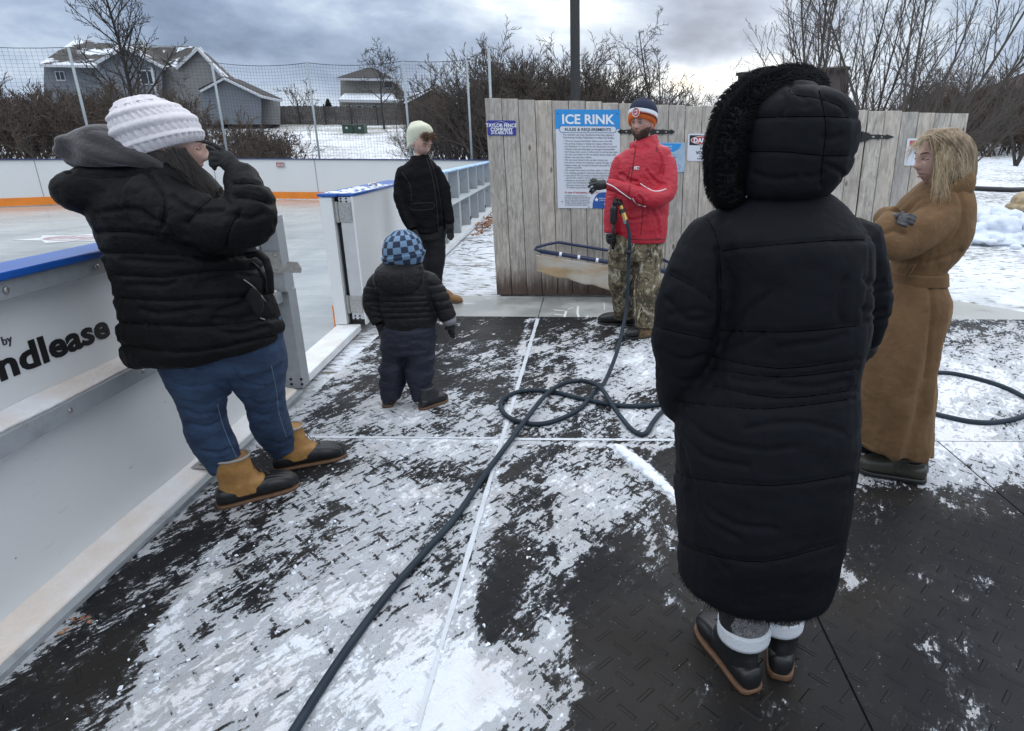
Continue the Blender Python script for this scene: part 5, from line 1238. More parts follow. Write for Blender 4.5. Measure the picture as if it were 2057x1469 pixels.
def boot(parent, heel, toe, L, ankle, mats, lower_h=.062, shaft=.2, name='boot', collar=None, sole=.018, fat=1.0, shaft_r=(.058, .050), laces=None, duck=True, sole_m=None):
    h = Vector((heel[0], heel[1], 0)); f = (Vector((toe[0], toe[1], 0)) - h).normalized(); s = Vector((f.y, -f.x, 0)); Z = Vector((0, 0, 1)); k = L / .29
    rg = [(0, .026, .058), (.03, .034, .066), (.15, .039, .066), (.40, .041, .070 if duck else .085), (.60, .046, .076), (.78, .048, .068), (.92, .040, .056), (1.0, .020, .042)]
    low = MB(); loft(low, [(h + f * L * t + Z * (sole * .6 + hh * k * fat / 2 * (lower_h / .062 if t < .5 else 1)), s * w * k * fat, Z * hh * k * fat / 2 * (lower_h / .062 if t < .5 else 1), 2.7) for t, w, hh in rg], 28, 0, .012, .014, 4)
    B = MB(); A = Vector(ankle)
    top = A; mid = h + f * L * .24 + Z * .085
    loft(B, [(h + f * L * .38 + Z * .045, f * L * .345, s * .043 * k * fat, 2.3), (h + f * L * .36 + Z * .088, f * L * .325, s * .045 * k * fat, 2.2), (h + f * L * .29 + Z * .125, f * L * .245, s * .046 * k * fat, 2.1), ((mid + top) / 2 + Z * .03, f * shaft_r[0] * 1.06, s * shaft_r[1] * 1.02, 2.1), (top, f * shaft_r[0], s * shaft_r[1], 2.0)], 28, 0, 0, 0, 4)
    me = remesh(B, .005, 1, lambda P, N_: fbm(P, 34, 3, 5) * .003); me.name = name; up = link(name, me, mats[0]); keep(up, parent)
    if duck:
        me = remesh(low, .005, 1, lambda P, N_: fbm(P, 20, 2, 8) * .001 + .0018 * np.sin(((P - np.array(h)) @ np.array(s)) * 330) * (((P - np.array(h)) @ np.array(f)) > L * .6)); 
    else: me = remesh(low, .005, 1)
    me.name = 'rubber_foot'; lo = link('rubber_foot', me, mats[1]); lo.parent = up
    so = MB(); loft(so, [(h + f * (L * (t * 1.03 - .012)) + Z * (.001 + sole / 2), s * w * k * fat * 1.06, Z * sole / 2, 5) for t, w, hh in rg], 28, 0, .008, .010, 4)
    so = so.obj('sole', sole_m or mats[2], None, smooth=True); so.parent = up
    if collar is not None:
        c = MB(); c.tube([top + (f * shaft_r[0] * cos(t) + s * shaft_r[1] * sin(t)) * 1.02 + Z * .0 for t in np.linspace(0, 2 * pi, 25)], .006, 6); c = c.obj('boot_collar', collar, None, smooth=True); c.parent = up
    if laces is not None:
        l = MB()
        for q in range(4):
            b0 = h + f * L * (.655, .575, .50, .45)[q] + Z * (.108, .130, .153, .176)[q]; l.tube([b0 + s * .022 * sg + f * .004 for sg in (-1, -.3, .3, 1)], .0022, 5); l.tube([b0 + s * .022, b0 + Z * .02 - f * L * .05 - s * .022], .002, 5)
        for sg in (-1, 1):
            b0 = h + f * L * .46 + Z * .180; l.tube([b0, b0 + s * sg * .02 + Z * .012 + f * .01, b0 + s * sg * .03 - Z * .005 + f * .02, b0 + f * .01], .002, 5)
        l = l.obj('laces', laces, None, smooth=True); l.parent = up
    return up
# ---- fabrics
def f_puffer(c0, c1, rough=.5, wr=1.0, sc=16.0):
    def fn(N, b, o):
        w = N.noise(N.map(o, scale=(1, 1, 1.25)), sc * .8, 4, .55, .4); f = N.noise(o, sc * 4, 4, .6); wv = N.noise(o, 700, 1)
        N.put(b.inputs['Base Color'], N.mix(w, c0, c1)); b.inputs['Roughness'].default_value = rough; b.inputs['Specular IOR Level'].default_value = .10
        
        bumpit(N, b, N.add(N.add(N.mul(w, 1.0), N.mul(f, .22)), N.mul(wv, .015)), .016 * wr, .9)
    return fn
M_pufA = mat('black_puffer_nylon', (.01, .01, .012), fn=f_puffer((.0035, .0035, .004), (.0075, .0072, .0075), (.62), 1.0, 14))
M_pufB = mat('black_long_coat_nylon', (.01, .01, .012), fn=f_puffer((.0030, .0036, .0052), (.0058, .0068, .0095), .7, .55, 8))
M_pufK = mat('charcoal_quilted_nylon', (.02, .02, .02), fn=f_puffer((.010, .010, .011), (.020, .019, .019), .40, .7, 30))
M_jackB = mat('black_cotton_jacket', (.01, .01, .01), fn=f_puffer((.0035, .0035, .004), (.0075, .0075, .0085), .75, .5, 26))
M_blkpant = mat('black_trousers', (.008, .008, .010), .9, var=.4, vs=9, bump=.004, bs=20)
M_navypant = mat('navy_snow_trousers', (.007, .010, .024), .7, var=.4, vs=7, bump=.008, bs=22)
M_fleece = mat('charcoal_fleece', (.022, .020, .022), .95, var=.35, vs=14, bump=.004, bs=60, sheen=.3)
M_glove = mat('black_knit_glove', (.009, .009, .010), .85, var=.3, vs=60, bump=.002, bs=160)
M_leathg = mat('black_leather_glove', (.011, .011, .012), .45, var=.3, vs=50, bump=.002, bs=60)
def f_jean(N, b, o):
    n = N.noise(N.map(o, scale=(1, 1, 1.6)), 11, 6, .62); tw = N.noise(N.map(o, scale=(1, 1, 1)), 420, 2, .6); cr = N.noise(N.map(o, scale=(1, 1, 1.8)), 13, 5, .6, .4)
    c = N.mix(N.sm(n, .36, .64), (.011, .028, .066), (.026, .058, .118)); c = N.mix(N.mul(N.sm(cr, .55, .7), .22), c, (.06, .10, .18)); c = N.mix(N.mul(tw, .35), c, (.012, .025, .06))
    N.put(b.inputs['Base Color'], c); b.inputs['Roughness'].default_value = .85; bumpit(N, b, N.add(N.mul(cr, 1), N.mul(tw, .08)), .010)
M_jean = mat('blue_denim', (.03, .06, .12), fn=f_jean)
M_tanlea = mat('tan_boot_leather', (.36, .185, .055), .6, var=.45, vs=22, bump=.002, bs=120)
M_blackrub = mat('black_boot_rubber', (.010, .011, .012), .42, bump=.0015, bs=60); M_solebr = mat('gum_sole', (.13, .068, .034), .7, var=.5, vs=40); M_graycol = mat('grey_boot_lining', (.30, .28, .26), .9)
def f_wool(N, b, o):
    n = N.noise(o, 7, 5, .6); f = N.noise(o, 240, 4, .7); c = N.mix(N.sm(n, .35, .65), (.094, .050, .021), (.132, .073, .032)); c = N.mix(N.mul(N.sm(f, .4, .7), .4), c, (.10, .045, .014))
    N.put(b.inputs['Base Color'], c); b.inputs['Roughness'].default_value = .95; b.inputs['Sheen Weight'].default_value = .25; b.inputs['Sheen Roughness'].default_value = .6; b.inputs['Sheen Tint'].default_value = (.6, .4, .2, 1)
    bumpit(N, b, N.add(N.mul(f, .2), N.mul(N.noise(o, 8, 4, .6, .5), 1.6)), .007)
M_wool = mat('camel_wool', (.2, .1, .03), fn=f_wool)
def f_red(N, b, o):
    n = N.noise(N.map(o, scale=(1, 1, 1.8)), 13, 6, .62, .6); f = N.noise(o, 300, 2)
    N.put(b.inputs['Base Color'], N.mix(n, (.33, .006, .018), (.47, .010, .030))); b.inputs['Roughness'].default_value = .55; bumpit(N, b, N.add(n, N.mul(f, .03)), .013)
M_red = mat('red_shell_fabric', (.5, .01, .02), fn=f_red)
def f_camo(N, b, o):
    st = N.map(o, rot=(0, .5, .2), scale=(2.2, 2.2, 1.2)); a = N.noise(st, 5, 4, .6, 1.0); c_ = N.noise(N.map(o, loc=(3, 1, 2), rot=(0, -.6, 0), scale=(3, 3, 1)), 7, 4, .65, 1.2); v = N.vor(N.map(o, rot=(0, .9, 0), scale=(3, 3, 1.2)), 12)
    c = N.mix(N.sm(a, .44, .50), (.055, .046, .028), (.155, .125, .075)); c = N.mix(N.sm(a, .56, .60), c, (.36, .33, .25)); c = N.mix(N.sm(c_, .56, .60), c, (.022, .018, .013)); c = N.mix(N.mul(N.sm(c_, .36, .40, 1, 0), .8), c, (.20, .115, .05)); c = N.mix(N.mul(N.sm(v, .10, .22, 1, 0), .7), c, (.42, .40, .33))
    N.put(b.inputs['Base Color'], c); b.inputs['Roughness'].default_value = .8; bumpit(N, b, N.noise(N.map(o, scale=(1, 1, 2)), 18, 5), .018)
M_camo = mat('leaf_camouflage', (.2, .2, .1), fn=f_camo)
M_knitw = mat('pale_knit', (.62, .59, .62), .9, var=.25, vs=50, bump=.003, bs=180, sheen=.3)
M_hairdk = mat('dark_brown_hair', (.009, .006, .005), .6, color2=(.018, .011, .008), vs=40, stretch=(1, 1, .2))
def strands(mb, n, gen, r0=.0016, R=random.Random(1), seg=7):
    for _ in range(n):
        P = gen(R); 
        if P is None: continue
        k = len(P); mb.tube(P, [r0 * (1 - .75 * i / (k - 1)) for i in range(k)], 3, cap=False)
def bez(a, b, c, d, n=8):
    return [a * (1 - t) ** 3 + b * 3 * t * (1 - t) ** 2 + c * 3 * t * t * (1 - t) + d * t ** 3 for t in np.linspace(0, 1, n)]
def J(R, s): return Vector((R.gauss(0, s), R.gauss(0, s), R.gauss(0, s)))
def stitch(surf, parent, lines, m, r=.0016, name='seam_stitching', off=.0):
    mb = MB()
    for l in lines: surf.line(mb, l, r, off=off)
    return mb.obj(name, m, parent, smooth=True)
# ------------------------------------------------ woman leaning on the boards
Y = 2.38
p1 = thing('person', 'person in a black puffer coat, jeans and white knit beanie touching their nose', 'person', (-1.58, 2.5, 0))
coat = garment('puffer_coat', p1, M_pufA, Y, [dict(r=[
    ((272, 722), (558, 686), .19), ((262, 702), (560, 664), .21), ((256, 640), (540, 610), .205), ((250, 590), (524, 566), .195), ((238, 535), (508, 524), .19), ((218, 480), (494, 484), .19),
    ((194, 425), (470, 440), .19), ((198, 385), (440, 390), .17), ((225, 350), (415, 356), .13), ((275, 325), (392, 335), .09)], r1=.01, r0=.02),
    dict(r=[((136, 358), (142, 396), .07, -.04), ((152, 340), (165, 420), .12, -.04), ((185, 330), (208, 434), .15, -.03), ((235, 326), (262, 424), .15, 0), ((310, 328), (320, 410), .13), ((385, 345), (372, 412), .09), ((428, 376), (415, 408), .04)], r0=.012, r1=.02)],
    [[(300, 405, .110, -.10), (370, 436, .108, -.14), (440, 452, .094, -.17), (500, 448, .080, -.18), (505, 413, .074, -.15), (494, 384, .068, -.11), (485, 358, .058, -.07), (481, 346, .048, -.05)]],
    .0075, seams=[[(190, 428), (270, 420), (300, 440)], [(195, 468), (260, 466), (330, 476), (400, 505)], [(205, 508), (350, 512), (430, 518), (505, 512)], [(225, 552), (300, 556), (340, 556), (420, 545), (525, 540)], [(232, 598), (330, 604), (430, 600), (520, 592)], [(236, 648), (400, 656), (548, 640)], [(240, 693), (300, 702), (400, 706), (565, 672)],
                  [(372, 448), (405, 415), (440, 388)], [(452, 500), (462, 455), (482, 425)], [(470, 394), (505, 397), (545, 410)], [(466, 368), (500, 366), (530, 374)], [(300, 350), (330, 400), (322, 460)], [(140, 345), (200, 352), (300, 345)]],
    folds=[[(330, 480), (400, 510), (450, 515)], [(250, 520), (300, 530), (380, 528)], [(420, 560), (470, 548), (500, 552)], [(440, 625), (480, 612), (495, 600)], [(430, 640), (480, 640), (520, 630)], [(430, 660), (480, 668), (530, 655)], [(300, 440), (330, 455), (350, 490)], [(350, 395), (390, 420), (450, 420)], [(470, 430), (500, 440), (530, 430)], [(260, 570), (320, 575), (350, 570)], [(280, 620), (330, 628), (400, 622)]], famp=.007, fw=.009, amp=.011, sw=.0075, wr=.014, ws=(8, 8, 15), seed=3)
loftm('hood_lining', [px_ring(Y, (147, 278), (142, 312), .08), px_ring(Y, (160, 264), (156, 328), .11), px_ring(Y, (188, 260), (188, 336), .12), px_ring(Y, (225, 262), (222, 336), .14), px_ring(Y, (275, 278), (262, 340), .13), px_ring(Y, (330, 300), (318, 346), .11), px_ring(Y, (385, 338), (368, 368), .08), px_ring(Y, (428, 384), (418, 396), .03)], M_fleece, p1, 48, 8, lambda th, s: .010 * np.sin(3 * th + 9 * s) * np.sin(pi * s) + .006 * np.sin(7 * th - 14 * s), .02, .008)
loftm('hood_fold', [px_ring(Y, (172, 264), (174, 276), .04), px_ring(Y, (182, 254), (184, 280), .07), px_ring(Y, (212, 250), (212, 288), .10), px_ring(Y, (240, 266), (238, 292), .08), px_ring(Y, (262, 284), (258, 300), .04)], M_fleece, p1, 32, 6, None, .02, .02)
# head turned in profile towards the right
hc = W(350, 297, Y + .02); hf = Vector((.93, .36, -.10)); hu = Vector((.10, 0, 1))
mb = MB(); fr = head_mesh(mb, hc, hf, hu, 1.0, nose=1.15); nk = W(315, 390, Y + .02)
mb.tube([hc - Vector(hf) * .03 - Vector((0, 0, .05)), hc - Vector((.04, 0, .15)), nk], [.055, .056, .07], 16); loft(mb, [px_ring(Y, (300, 700), (520, 690), .15), px_ring(Y, (275, 560), (480, 560), .14), px_ring(Y, (250, 440), (420, 440), .13), px_ring(Y, (290, 370), (380, 370), .08)], 24)
skin(mb, p1, M_skinB); P = face_pts(hc, fr, 1.0); face_details(p1, P, fr, M_hairdk, closed=True)
ribs = lambda th, s: .0040 * np.sin(th * 34) * np.where(s < .24, 1.0, np.clip(.25 - np.sin(s * 26 - 5), 0, 1)) + .0075 * np.clip(np.sin(s * 26 - 5), -.3, 1) * (s > .24) * (s < .86) + .004 * (s < .24) + .010 * np.sin(th * 2 + 1) * s * s + .003 * np.sin(th * 12) * (s > .86)
hat = loftm('knit_beanie', [px_ring(Y, (275, 324), (396, 283), .084), px_ring(Y, (260, 312), (399, 271), .096), px_ring(Y, (246, 289), (391, 248), .108), px_ring(Y, (236, 262), (368, 223), .112), px_ring(Y, (237, 237), (334, 206), .100), px_ring(Y, (246, 214), (304, 196), .070)], M_knitw, p1, 216, 26, ribs, .018)
# hair below the hat
hb = loftm('hair', [px_ring(Y, (300, 312), (368, 300), .084, 0), px_ring(Y, (318, 335), (376, 322), .080, 0), px_ring(Y, (335, 358), (388, 348), .068), px_ring(Y, (360, 385), (414, 374), .05), px_ring(Y, (400, 402), (440, 392), .022)], M_hairdk, p1, 60, 8, lambda th, s: .003 * np.sin(th * 23) + .002 * np.sin(th * 41 + 3 * s), .02)
def g1(R):
    a = W(R.uniform(325, 374), R.uniform(296, 318), Y - .03 + R.uniform(-.05, .02)); d = W(R.uniform(382, 436), R.uniform(372, 405), Y - .06 + R.uniform(-.04, .03)); m_ = (a + d) / 2 + J(R, .010) + Vector((.008, 0, -.012)); return bez(a, a.lerp(m_, .7) + Vector((.008, 0, 0)), m_, d)
mb = MB(); strands(mb, 700, g1, .0012); strands(mb, 14, lambda R: bez(W(420, 385, Y - .05) + J(R, .01), W(438, 372, Y) + J(R, .01), W(452, 388, Y) + J(R, .012), W(448 + R.uniform(-14, 6), 398, Y) + J(R, .01)), .0009); o = mb.obj('loose_hair', M_hairdk, None); o.parent = hb
# raised hand, first finger along the nose
hand(p1, M_glove, Y, (483, 352, -.05), (455, 322, -.05), [[(446, 300, -.05), (428, 290, -.05), (410, 285, -.045), .0088], [(436, 310, -.07), (424, 307, -.075), (423, 319, -.075), .0098], [(435, 320, -.075), (423, 320, -.08), (424, 331, -.08), .0098], [(438, 330, -.075), (428, 332, -.078), (431, 339, -.075), .0088], [(448, 322, -.02), (432, 305, -.015), (418, 296, -.02), .0098]], rp=.033, wr=.030)
mb = MB(); mb.tube([W(a, b, Y - .1) for a, b in ((500, 512), (518, 508), (534, 522), (542, 550), (544, 588), (531, 590))], [.030, .026, .022, .020, .020, .014], 8, flat=.5); mb.tube([W(a, b, Y - .1) for a, b in ((531, 590), (530, 560), (520, 540), (505, 528))], .012, 8, flat=.5); mb.obj('sleeve_strap', M_pufA, p1, smooth=True)
sf = Surf(coat); M_crease = mat('crease_shade', (.0008, .0008, .001), 1.0, spec=0.0)  # near-black tubes sunk along the seams paint the shade of the creases
stitch(sf, p1, [[(214, 466), (260, 466), (330, 476), (380, 492)], [(222, 508), (350, 512), (430, 518), (495, 512)], [(240, 552), (300, 556), (340, 556), (420, 545), (510, 541)], [(246, 598), (330, 604), (430, 600), (505, 594)], [(250, 648), (400, 656), (530, 642)], [(258, 693), (300, 702), (400, 706), (550, 674)], [(376, 446), (405, 415), (436, 392)], [(454, 494), (464, 455), (480, 428)], [(476, 396), (505, 398), (536, 408)], [(470, 369), (500, 368), (524, 374)], [(304, 352), (330, 400), (324, 455)]], M_crease, .0011, 'quilt_crease_shade', -.0003)
M_zip = mat('zip_metal', (.22, .21, .20), .35, .8)
mb = MB(); sf.line(mb, [(489, 562), (512, 580), (533, 606)], .0028, off=.001); sf.line(mb, [(522, 639), (531, 643)], .004, off=.002); mb.obj('zip', M_zip, p1, smooth=True)
mb = MB(); q, n_ = sf.at(512, 607, -.004); mb.ball(q, (.034, .02, .056), 16, 10); mb.obj('pocket_opening', mat('pocket_black', (.003, .003, .003), .95), p1, smooth=True)
# jeans
jeans = garment('jeans', p1, M_jean, Y, [dict(r=[((300, 660), (560, 640), .16, .02), ((322, 715), (562, 690), .16, .03), ((334, 750), (566, 728), .14, .05)], r0=.01, r1=.02),
    dict(r=[((326, 715), (466, 720), .12, .0), ((341, 758), (462, 766), .112, .01), ((362, 797), (455, 795), .098, .03), ((374, 838), (447, 826), .083, .05), ((379, 866), (453, 858), .083, .07), ((394, 899), (467, 888), .075, .09), ((414, 928), (477, 912), .064, .11), ((430, 950), (486, 928), .056, .12)]),
    dict(r=[((440, 705), (563, 690), .12, .06), ((462, 752), (570, 735), .115, .10), ((490, 793), (566, 775), .096, .15), ((501, 820), (566, 808), .083, .20), ((507, 850), (575, 838), .080, .26), ((521, 880), (583, 868), .071, .33), ((543, 905), (589, 888), .058, .41), ((555, 918), (592, 902), .053, .43)])],
    [], .0062, seams=[], wr=.008, ws=(8, 8, 16), seed=8, folds=[[(372, 822), (400, 834), (440, 826)], [(368, 806), (400, 814), (430, 810)], [(376, 850), (410, 858), (440, 850)], [(500, 806), (530, 816), (562, 804)], [(500, 826), (530, 836), (566, 824)], [(470, 745), (490, 770), (530, 775)], [(420, 770), (450, 785), (460, 800)], [(410, 905), (440, 912), (470, 902)], [(540, 888), (560, 893), (582, 882)], [(350, 770), (390, 778), (440, 768)]], famp=.006, fw=.008)
sj = Surf(jeans); M_stw = mat('pale_seam_thread', (.13, .18, .26), .8)
stitch(sj, p1, [[(545, 735), (556, 790), (560, 830), (576, 880)], [(437, 812), (446, 850), (462, 890), (476, 920)]], M_stw, .0018, 'jean_seam')
boot(p1, (-1.66, 2.455), (-1.36, 2.68), .33, Vector((-1.58, 2.49, .238)), (M_tanlea, M_blackrub, M_solebr), shaft_r=(.070, .058), collar=M_graycol, laces=mat('boot_laces', (.07, .05, .03), .8), fat=1.08)
boot(p1, (-1.57, 2.80), (-1.25, 2.975), .33, Vector((-1.485, 2.825, .228)), (M_tanlea, M_blackrub, M_solebr), shaft_r=(.070, .056), collar=M_graycol, laces=mat('boot_laces', (.07, .05, .03), .8), fat=1.06)
# ------------------------------------------------ teenager leaning on the open gate
Y = 6.32
p2 = thing('person', 'teenager in a black jacket and cream beanie leaning against the open gate', 'person', (-1.55, 6.42, 0))
jk = garment('jacket', p2, M_jackB, Y, [dict(r=[((824, 468), (896, 463), .13), ((819, 440), (895, 438), .13), ((812, 400), (892, 398), .13), ((802, 356), (884, 352), .125), ((806, 338), (877, 332), .10), ((823, 322), (862, 318), .078), ((827, 314), (860, 311), .062)], r0=.01)],
    [[(812, 344, .064, -.02), (804, 372, .066, -.04), (806, 405, .062, -.07), (815, 435, .056, -.10), (829, 462, .050, -.14)], [(874, 342, .060, .0), (889, 372, .060, -.01), (896, 405, .054, -.03), (903, 440, .048, -.05), (904, 448, .045, -.05)]], .0085, seams=[], wr=.016, ws=(9, 9, 14), seed=15)
sj = Surf(jk); M_seamk = mat('dark_stitch', (.014, .014, .016), .7)
stitch(sj, p2, [[(863, 318), (874, 350), (884, 400), (890, 462)], [(857, 318), (867, 350), (876, 400), (881, 464)], [(826, 410), (868, 408), (868, 420), (827, 422), (826, 410)], [(806, 345), (824, 372), (826, 405)]], M_seamk, .003)
hc = W(847, 288, Y); hf = Vector((.70, -.60, -.42)); hu = Vector((.22, -.1, 1)); mb = MB(); fr = head_mesh(mb, hc, hf, hu, 1.04, nose=1.0)
mb.tube([hc - Vector((.01, -.02, .07)), W(843, 318, Y + .02)], [.05, .056], 14); loft(mb, [px_ring(Y, (838, 480), (882, 480), .06), px_ring(Y, (829, 440), (882, 440), .08), px_ring(Y, (815, 350), (872, 350), .09), px_ring(Y, (830, 318), (858, 318), .05)], 20)
skin(mb, p2, M_skinB, .005); P = face_pts(hc, fr, 1.04); M_brow = mat('brown_brows', (.06, .035, .02), .8); face_details(p2, P, fr, M_brow, closed=True)
M_cream = mat('cream_knit', (.66, .66, .52), .9, var=.15, vs=40, bump=.004, bs=140)
loftm('beanie', [px_ring(Y, (821, 300), (858, 280), .085, .05), px_ring(Y, (819, 290), (867, 270), .108, .03), px_ring(Y, (818, 276), (868, 261), .114, .015), px_ring(Y, (819, 262), (861, 251), .104, .0), px_ring(Y, (824, 251), (849, 245), .07, .0)], M_cream, p2, 96, 14, lambda th, s: .0022 * np.sin(th * 30) + .010 * np.exp(-((s - .10) / .09) ** 2), .02)
M_curl = mat('brown_curly_hair', (.075, .036, .018), .6, color2=(.12, .06, .028), vs=60)
mb = MB(); R = random.Random(5)
for _ in range(130):
    a = W(R.uniform(852, 878), R.uniform(266, 279) , Y) + Vector((0, -.115 + R.uniform(-.02, .05), 0)); n_ = 9; ph = R.random() * 6; rr = R.uniform(.005, .011); dr = Vector((R.uniform(-.2, .5), R.uniform(-.6, .1), R.uniform(-1, -.1))).normalized()
    mb.tube([a + dr * (.035 * k / n_) + Vector((cos(ph + k * 1.1), sin(ph + k * 1.1), sin(ph + k * .9) * .5)) * rr for k in range(n_)], .0028, 4, cap=False)
mb.obj('curly_hair', M_curl, p2, smooth=True)
garment('trousers', p2, M_blkpant, Y, [dict(r=[((826, 455), (894, 452), .12), ((826, 480), (895, 478), .12)], r1=.01), dict(r=[((824, 470), (864, 470), .09, -.0), ((828, 520), (864, 520), .085, .0), ((832, 560), (862, 560), .075, .04), ((838, 592), (862, 592), .068, .10), ((840, 601), (862, 601), .066, .10)]), dict(r=[((852, 470), (895, 470), .09, .0), ((856, 520), (894, 520), .085, .02), ((860, 558), (889, 558), .075, .06), ((864, 588), (889, 588), .068, .12), ((866, 598), (889, 598), .066, .13)])], [], .0085, wr=.014, ws=(7, 7, 18), seed=9)
hand(p2, M_glove, Y, (904, 446, -.05), (904, 460, -.06), [[(899, 468, -.07), (900, 478, -.075), .0105], [(903, 470, -.07), (904, 482, -.075), .0105], [(907, 469, -.065), (908, 481, -.07), .010], [(910, 466, -.06), (911, 477, -.06), .009], [(897, 460, -.08), (895, 469, -.09), .0105]], .006, rp=.040, wr=.036)
hand(p2, M_glove, Y, (830, 464, -.14), (836, 478, -.16), [[(838, 490, -.17), (842, 497, -.18), .0105], [(834, 491, -.17), (838, 499, -.18), .0105], [(843, 488, -.17), (847, 494, -.18), .0105], [(830, 489, -.16), (833, 496, -.17), .0095], [(844, 480, -.18), (848, 486, -.19), .0105]], .006, rp=.042, wr=.040)
M_suede = mat('tan_suede', (.27, .145, .06), .85, var=.3, vs=30)
for hx, tx, an in (((-1.60, 6.42), (-1.36, 6.40), Vector((-1.52, 6.44, .11))), ((-1.76, 6.34), (-1.62, 6.12), Vector((-1.72, 6.30, .11)))): boot(p2, hx, tx, .28, an, (M_suede, M_suede, M_solebr), shaft_r=(.055, .048), name='shoe', duck=False)
# ------------------------------------------------ small child seen from behind
Y = 3.66
p3 = thing('person', 'small child seen from behind in a chequered blue beanie and navy snow trousers', 'person', (-1.1, 3.7, 0))
seK = [[(745, y_), (800, y_ + 2), (870, y_ - 1)] for y_ in (594, 605, 616, 627, 638)] + [[(755, 570), (765, 600), (770, 650)], [(845, 540), (850, 570), (862, 600)]] + [[(735, y_), (765, y_ + 4)] for y_ in (575, 590, 606, 622)] + [[(862, y_), (905, y_ - 8)] for y_ in (575, 592, 610, 628)]
seK = seK
jk = garment('quilted_jacket', p3, M_pufK, Y, [dict(r=[((776, 656), (875, 654), .12), ((768, 635), (877, 632), .135), ((762, 600), (872, 596), .135), ((756, 570), (866, 566), .125), ((765, 550), (852, 546), .10), ((780, 536), (840, 534), .08)], r0=.01),
    dict(r=[((760, 590), (838, 597), .06, -.07), ((750, 565), (848, 572), .10, -.06), ((756, 540), (850, 546), .115, -.03), ((772, 524), (846, 528), .10, .0)], r0=.02)],
    [[(768, 562, .062, .0), (752, 590, .064, .0), (752, 620, .058, -.01), (764, 648, .048, -.03)], [(856, 562, .062, .0), (878, 592, .064, .0), (893, 622, .056, .0), (902, 640, .048, .0)]], .006, seams=seK, amp=.0045, sw=.0035, wr=.009, seed=22)
stitch(Surf(jk), p3, [[(758, y_), (800, y_ + 2), (866, y_ - 1)] for y_ in (605, 616, 627, 638)] + [[(806, 532), (808, 592)], [(752, 560), (765, 580), (800, 592), (835, 584), (848, 560)]], M_crease, .0016, 'quilt_crease_shade', -.0004)  # dark lines painting crease shade into the quilting
hc = W(811, 508, Y); mb = MB(); fr = head_mesh(mb, hc, Vector((.35, .9, -.1)), Vector((0, 0, 1)), .84); mb.tube([hc, hc - Vector((0, 0, .14))], .045, 12); loft(mb, [px_ring(Y, (790, 690), (850, 690), .06), px_ring(Y, (785, 640), (855, 640), .07), px_ring(Y, (775, 570), (850, 570), .08), px_ring(Y, (795, 540), (830, 540), .05)], 20); skin(mb, p3, M_skinB, .005)
def f_check(N, b, o):
    u = N.n('ShaderNodeUVMap'); X, Y_, Z = N.xyz(u.outputs[0]); ch = N.n('ShaderNodeTexChecker'); N.put(ch.inputs['Vector'], u.outputs[0]); ch.inputs['Scale'].default_value = 1; ch.inputs[1].default_value = (.14, .23, .35, 1); ch.inputs[2].default_value = (.018, .030, .060, 1)
    N.put(b.inputs['Base Color'], ch.outputs[0]); b.inputs['Roughness'].default_value = .9; bumpit(N, b, N.noise(o, 220, 3), .002)
M_check = mat('chequered_knit', (.1, .2, .3), fn=f_check)
rk = [px_ring(Y, (778, 532), (846, 526), .082), px_ring(Y, (771, 518), (850, 506), .108), px_ring(Y, (770, 498), (846, 490), .112), px_ring(Y, (775, 480), (838, 475), .095), px_ring(Y, (788, 467), (824, 465), .05)]
hk = loftm('beanie', rk, M_check, p3, 96, 14, lambda th, s: .010 * np.clip((s < .26) * 1.0, 0, 1) + .0012 * np.sin(th * 48), .012)
uv = hk.data.uv_layers.new(name='UVMap'); nn_ = 96; mm_ = len(hk.data.vertices) // nn_
for poly in hk.data.polygons:
    vi = [hk.data.loops[l].vertex_index for l in poly.loop_indices]; cols = [v % nn_ for v in vi]; wrap = max(cols) - min(cols) > nn_ / 2
    for l, v in zip(poly.loop_indices, vi):
        c_ = v % nn_; c_ = c_ + nn_ if (wrap and c_ < nn_ / 2) else c_; uv.data[l].uv = (c_ / nn_ * 18 + .01, (v // nn_) / mm_ * 6.2 + .01)
garment('snow_trousers', p3, M_navypant, Y, [dict(r=[((770, 648), (876, 646), .12), ((767, 680), (877, 678), .13), ((767, 705), (875, 702), .12)], r1=.01), dict(r=[((767, 690), (822, 690), .11), ((765, 725), (815, 725), .095), ((764, 757), (812, 755), .090), ((767, 785), (808, 782), .080), ((770, 800), (806, 797), .072)]), dict(r=[((815, 690), (876, 690), .11), ((814, 728), (873, 725), .095), ((817, 757), (870, 753), .090), ((828, 785), (868, 780), .080), ((832, 803), (864, 797), .072)])], [], .0065, wr=.020, ws=(7, 7, 20), seed=19)
hand(p3, M_glove, Y, (764, 650, -.03), (767, 660, -.03), [[(765, 668, -.03), (768, 675, -.03), .011], [(770, 668, -.03), (773, 674, -.03), .011], [(762, 666, -.02), (764, 673, -.02), .010], [(775, 664, -.02), (777, 668, -.02), .009], [(772, 660, -.05), (778, 665, -.05), .010]], .005, rp=.030, wr=.036)
hand(p3, M_glove, Y, (902, 644, 0), (905, 655, .0), [[(907, 664, 0), (911, 677, 0), .0125], [(904, 664, .01), (907, 675, .01), .0115], [(909, 662, -.01), (912, 671, -.01), .0115], [(901, 661, .01), (903, 669, .01), .0105], [(899, 652, -.02), (896, 660, -.02), .0115]], .005, rp=.032, wr=.036)
M_kcuff = mat('grey_cuff', (.16, .16, .18), .8); mb = MB(); mb.tube([W(902, 640, Y), W(905, 652, Y)], [.044, .038], 14); mb.obj('glove_cuff', M_kcuff, p3, smooth=True)
M_kboot = mat('dark_kid_boot', (.022, .023, .026), .5, var=.4, vs=20)
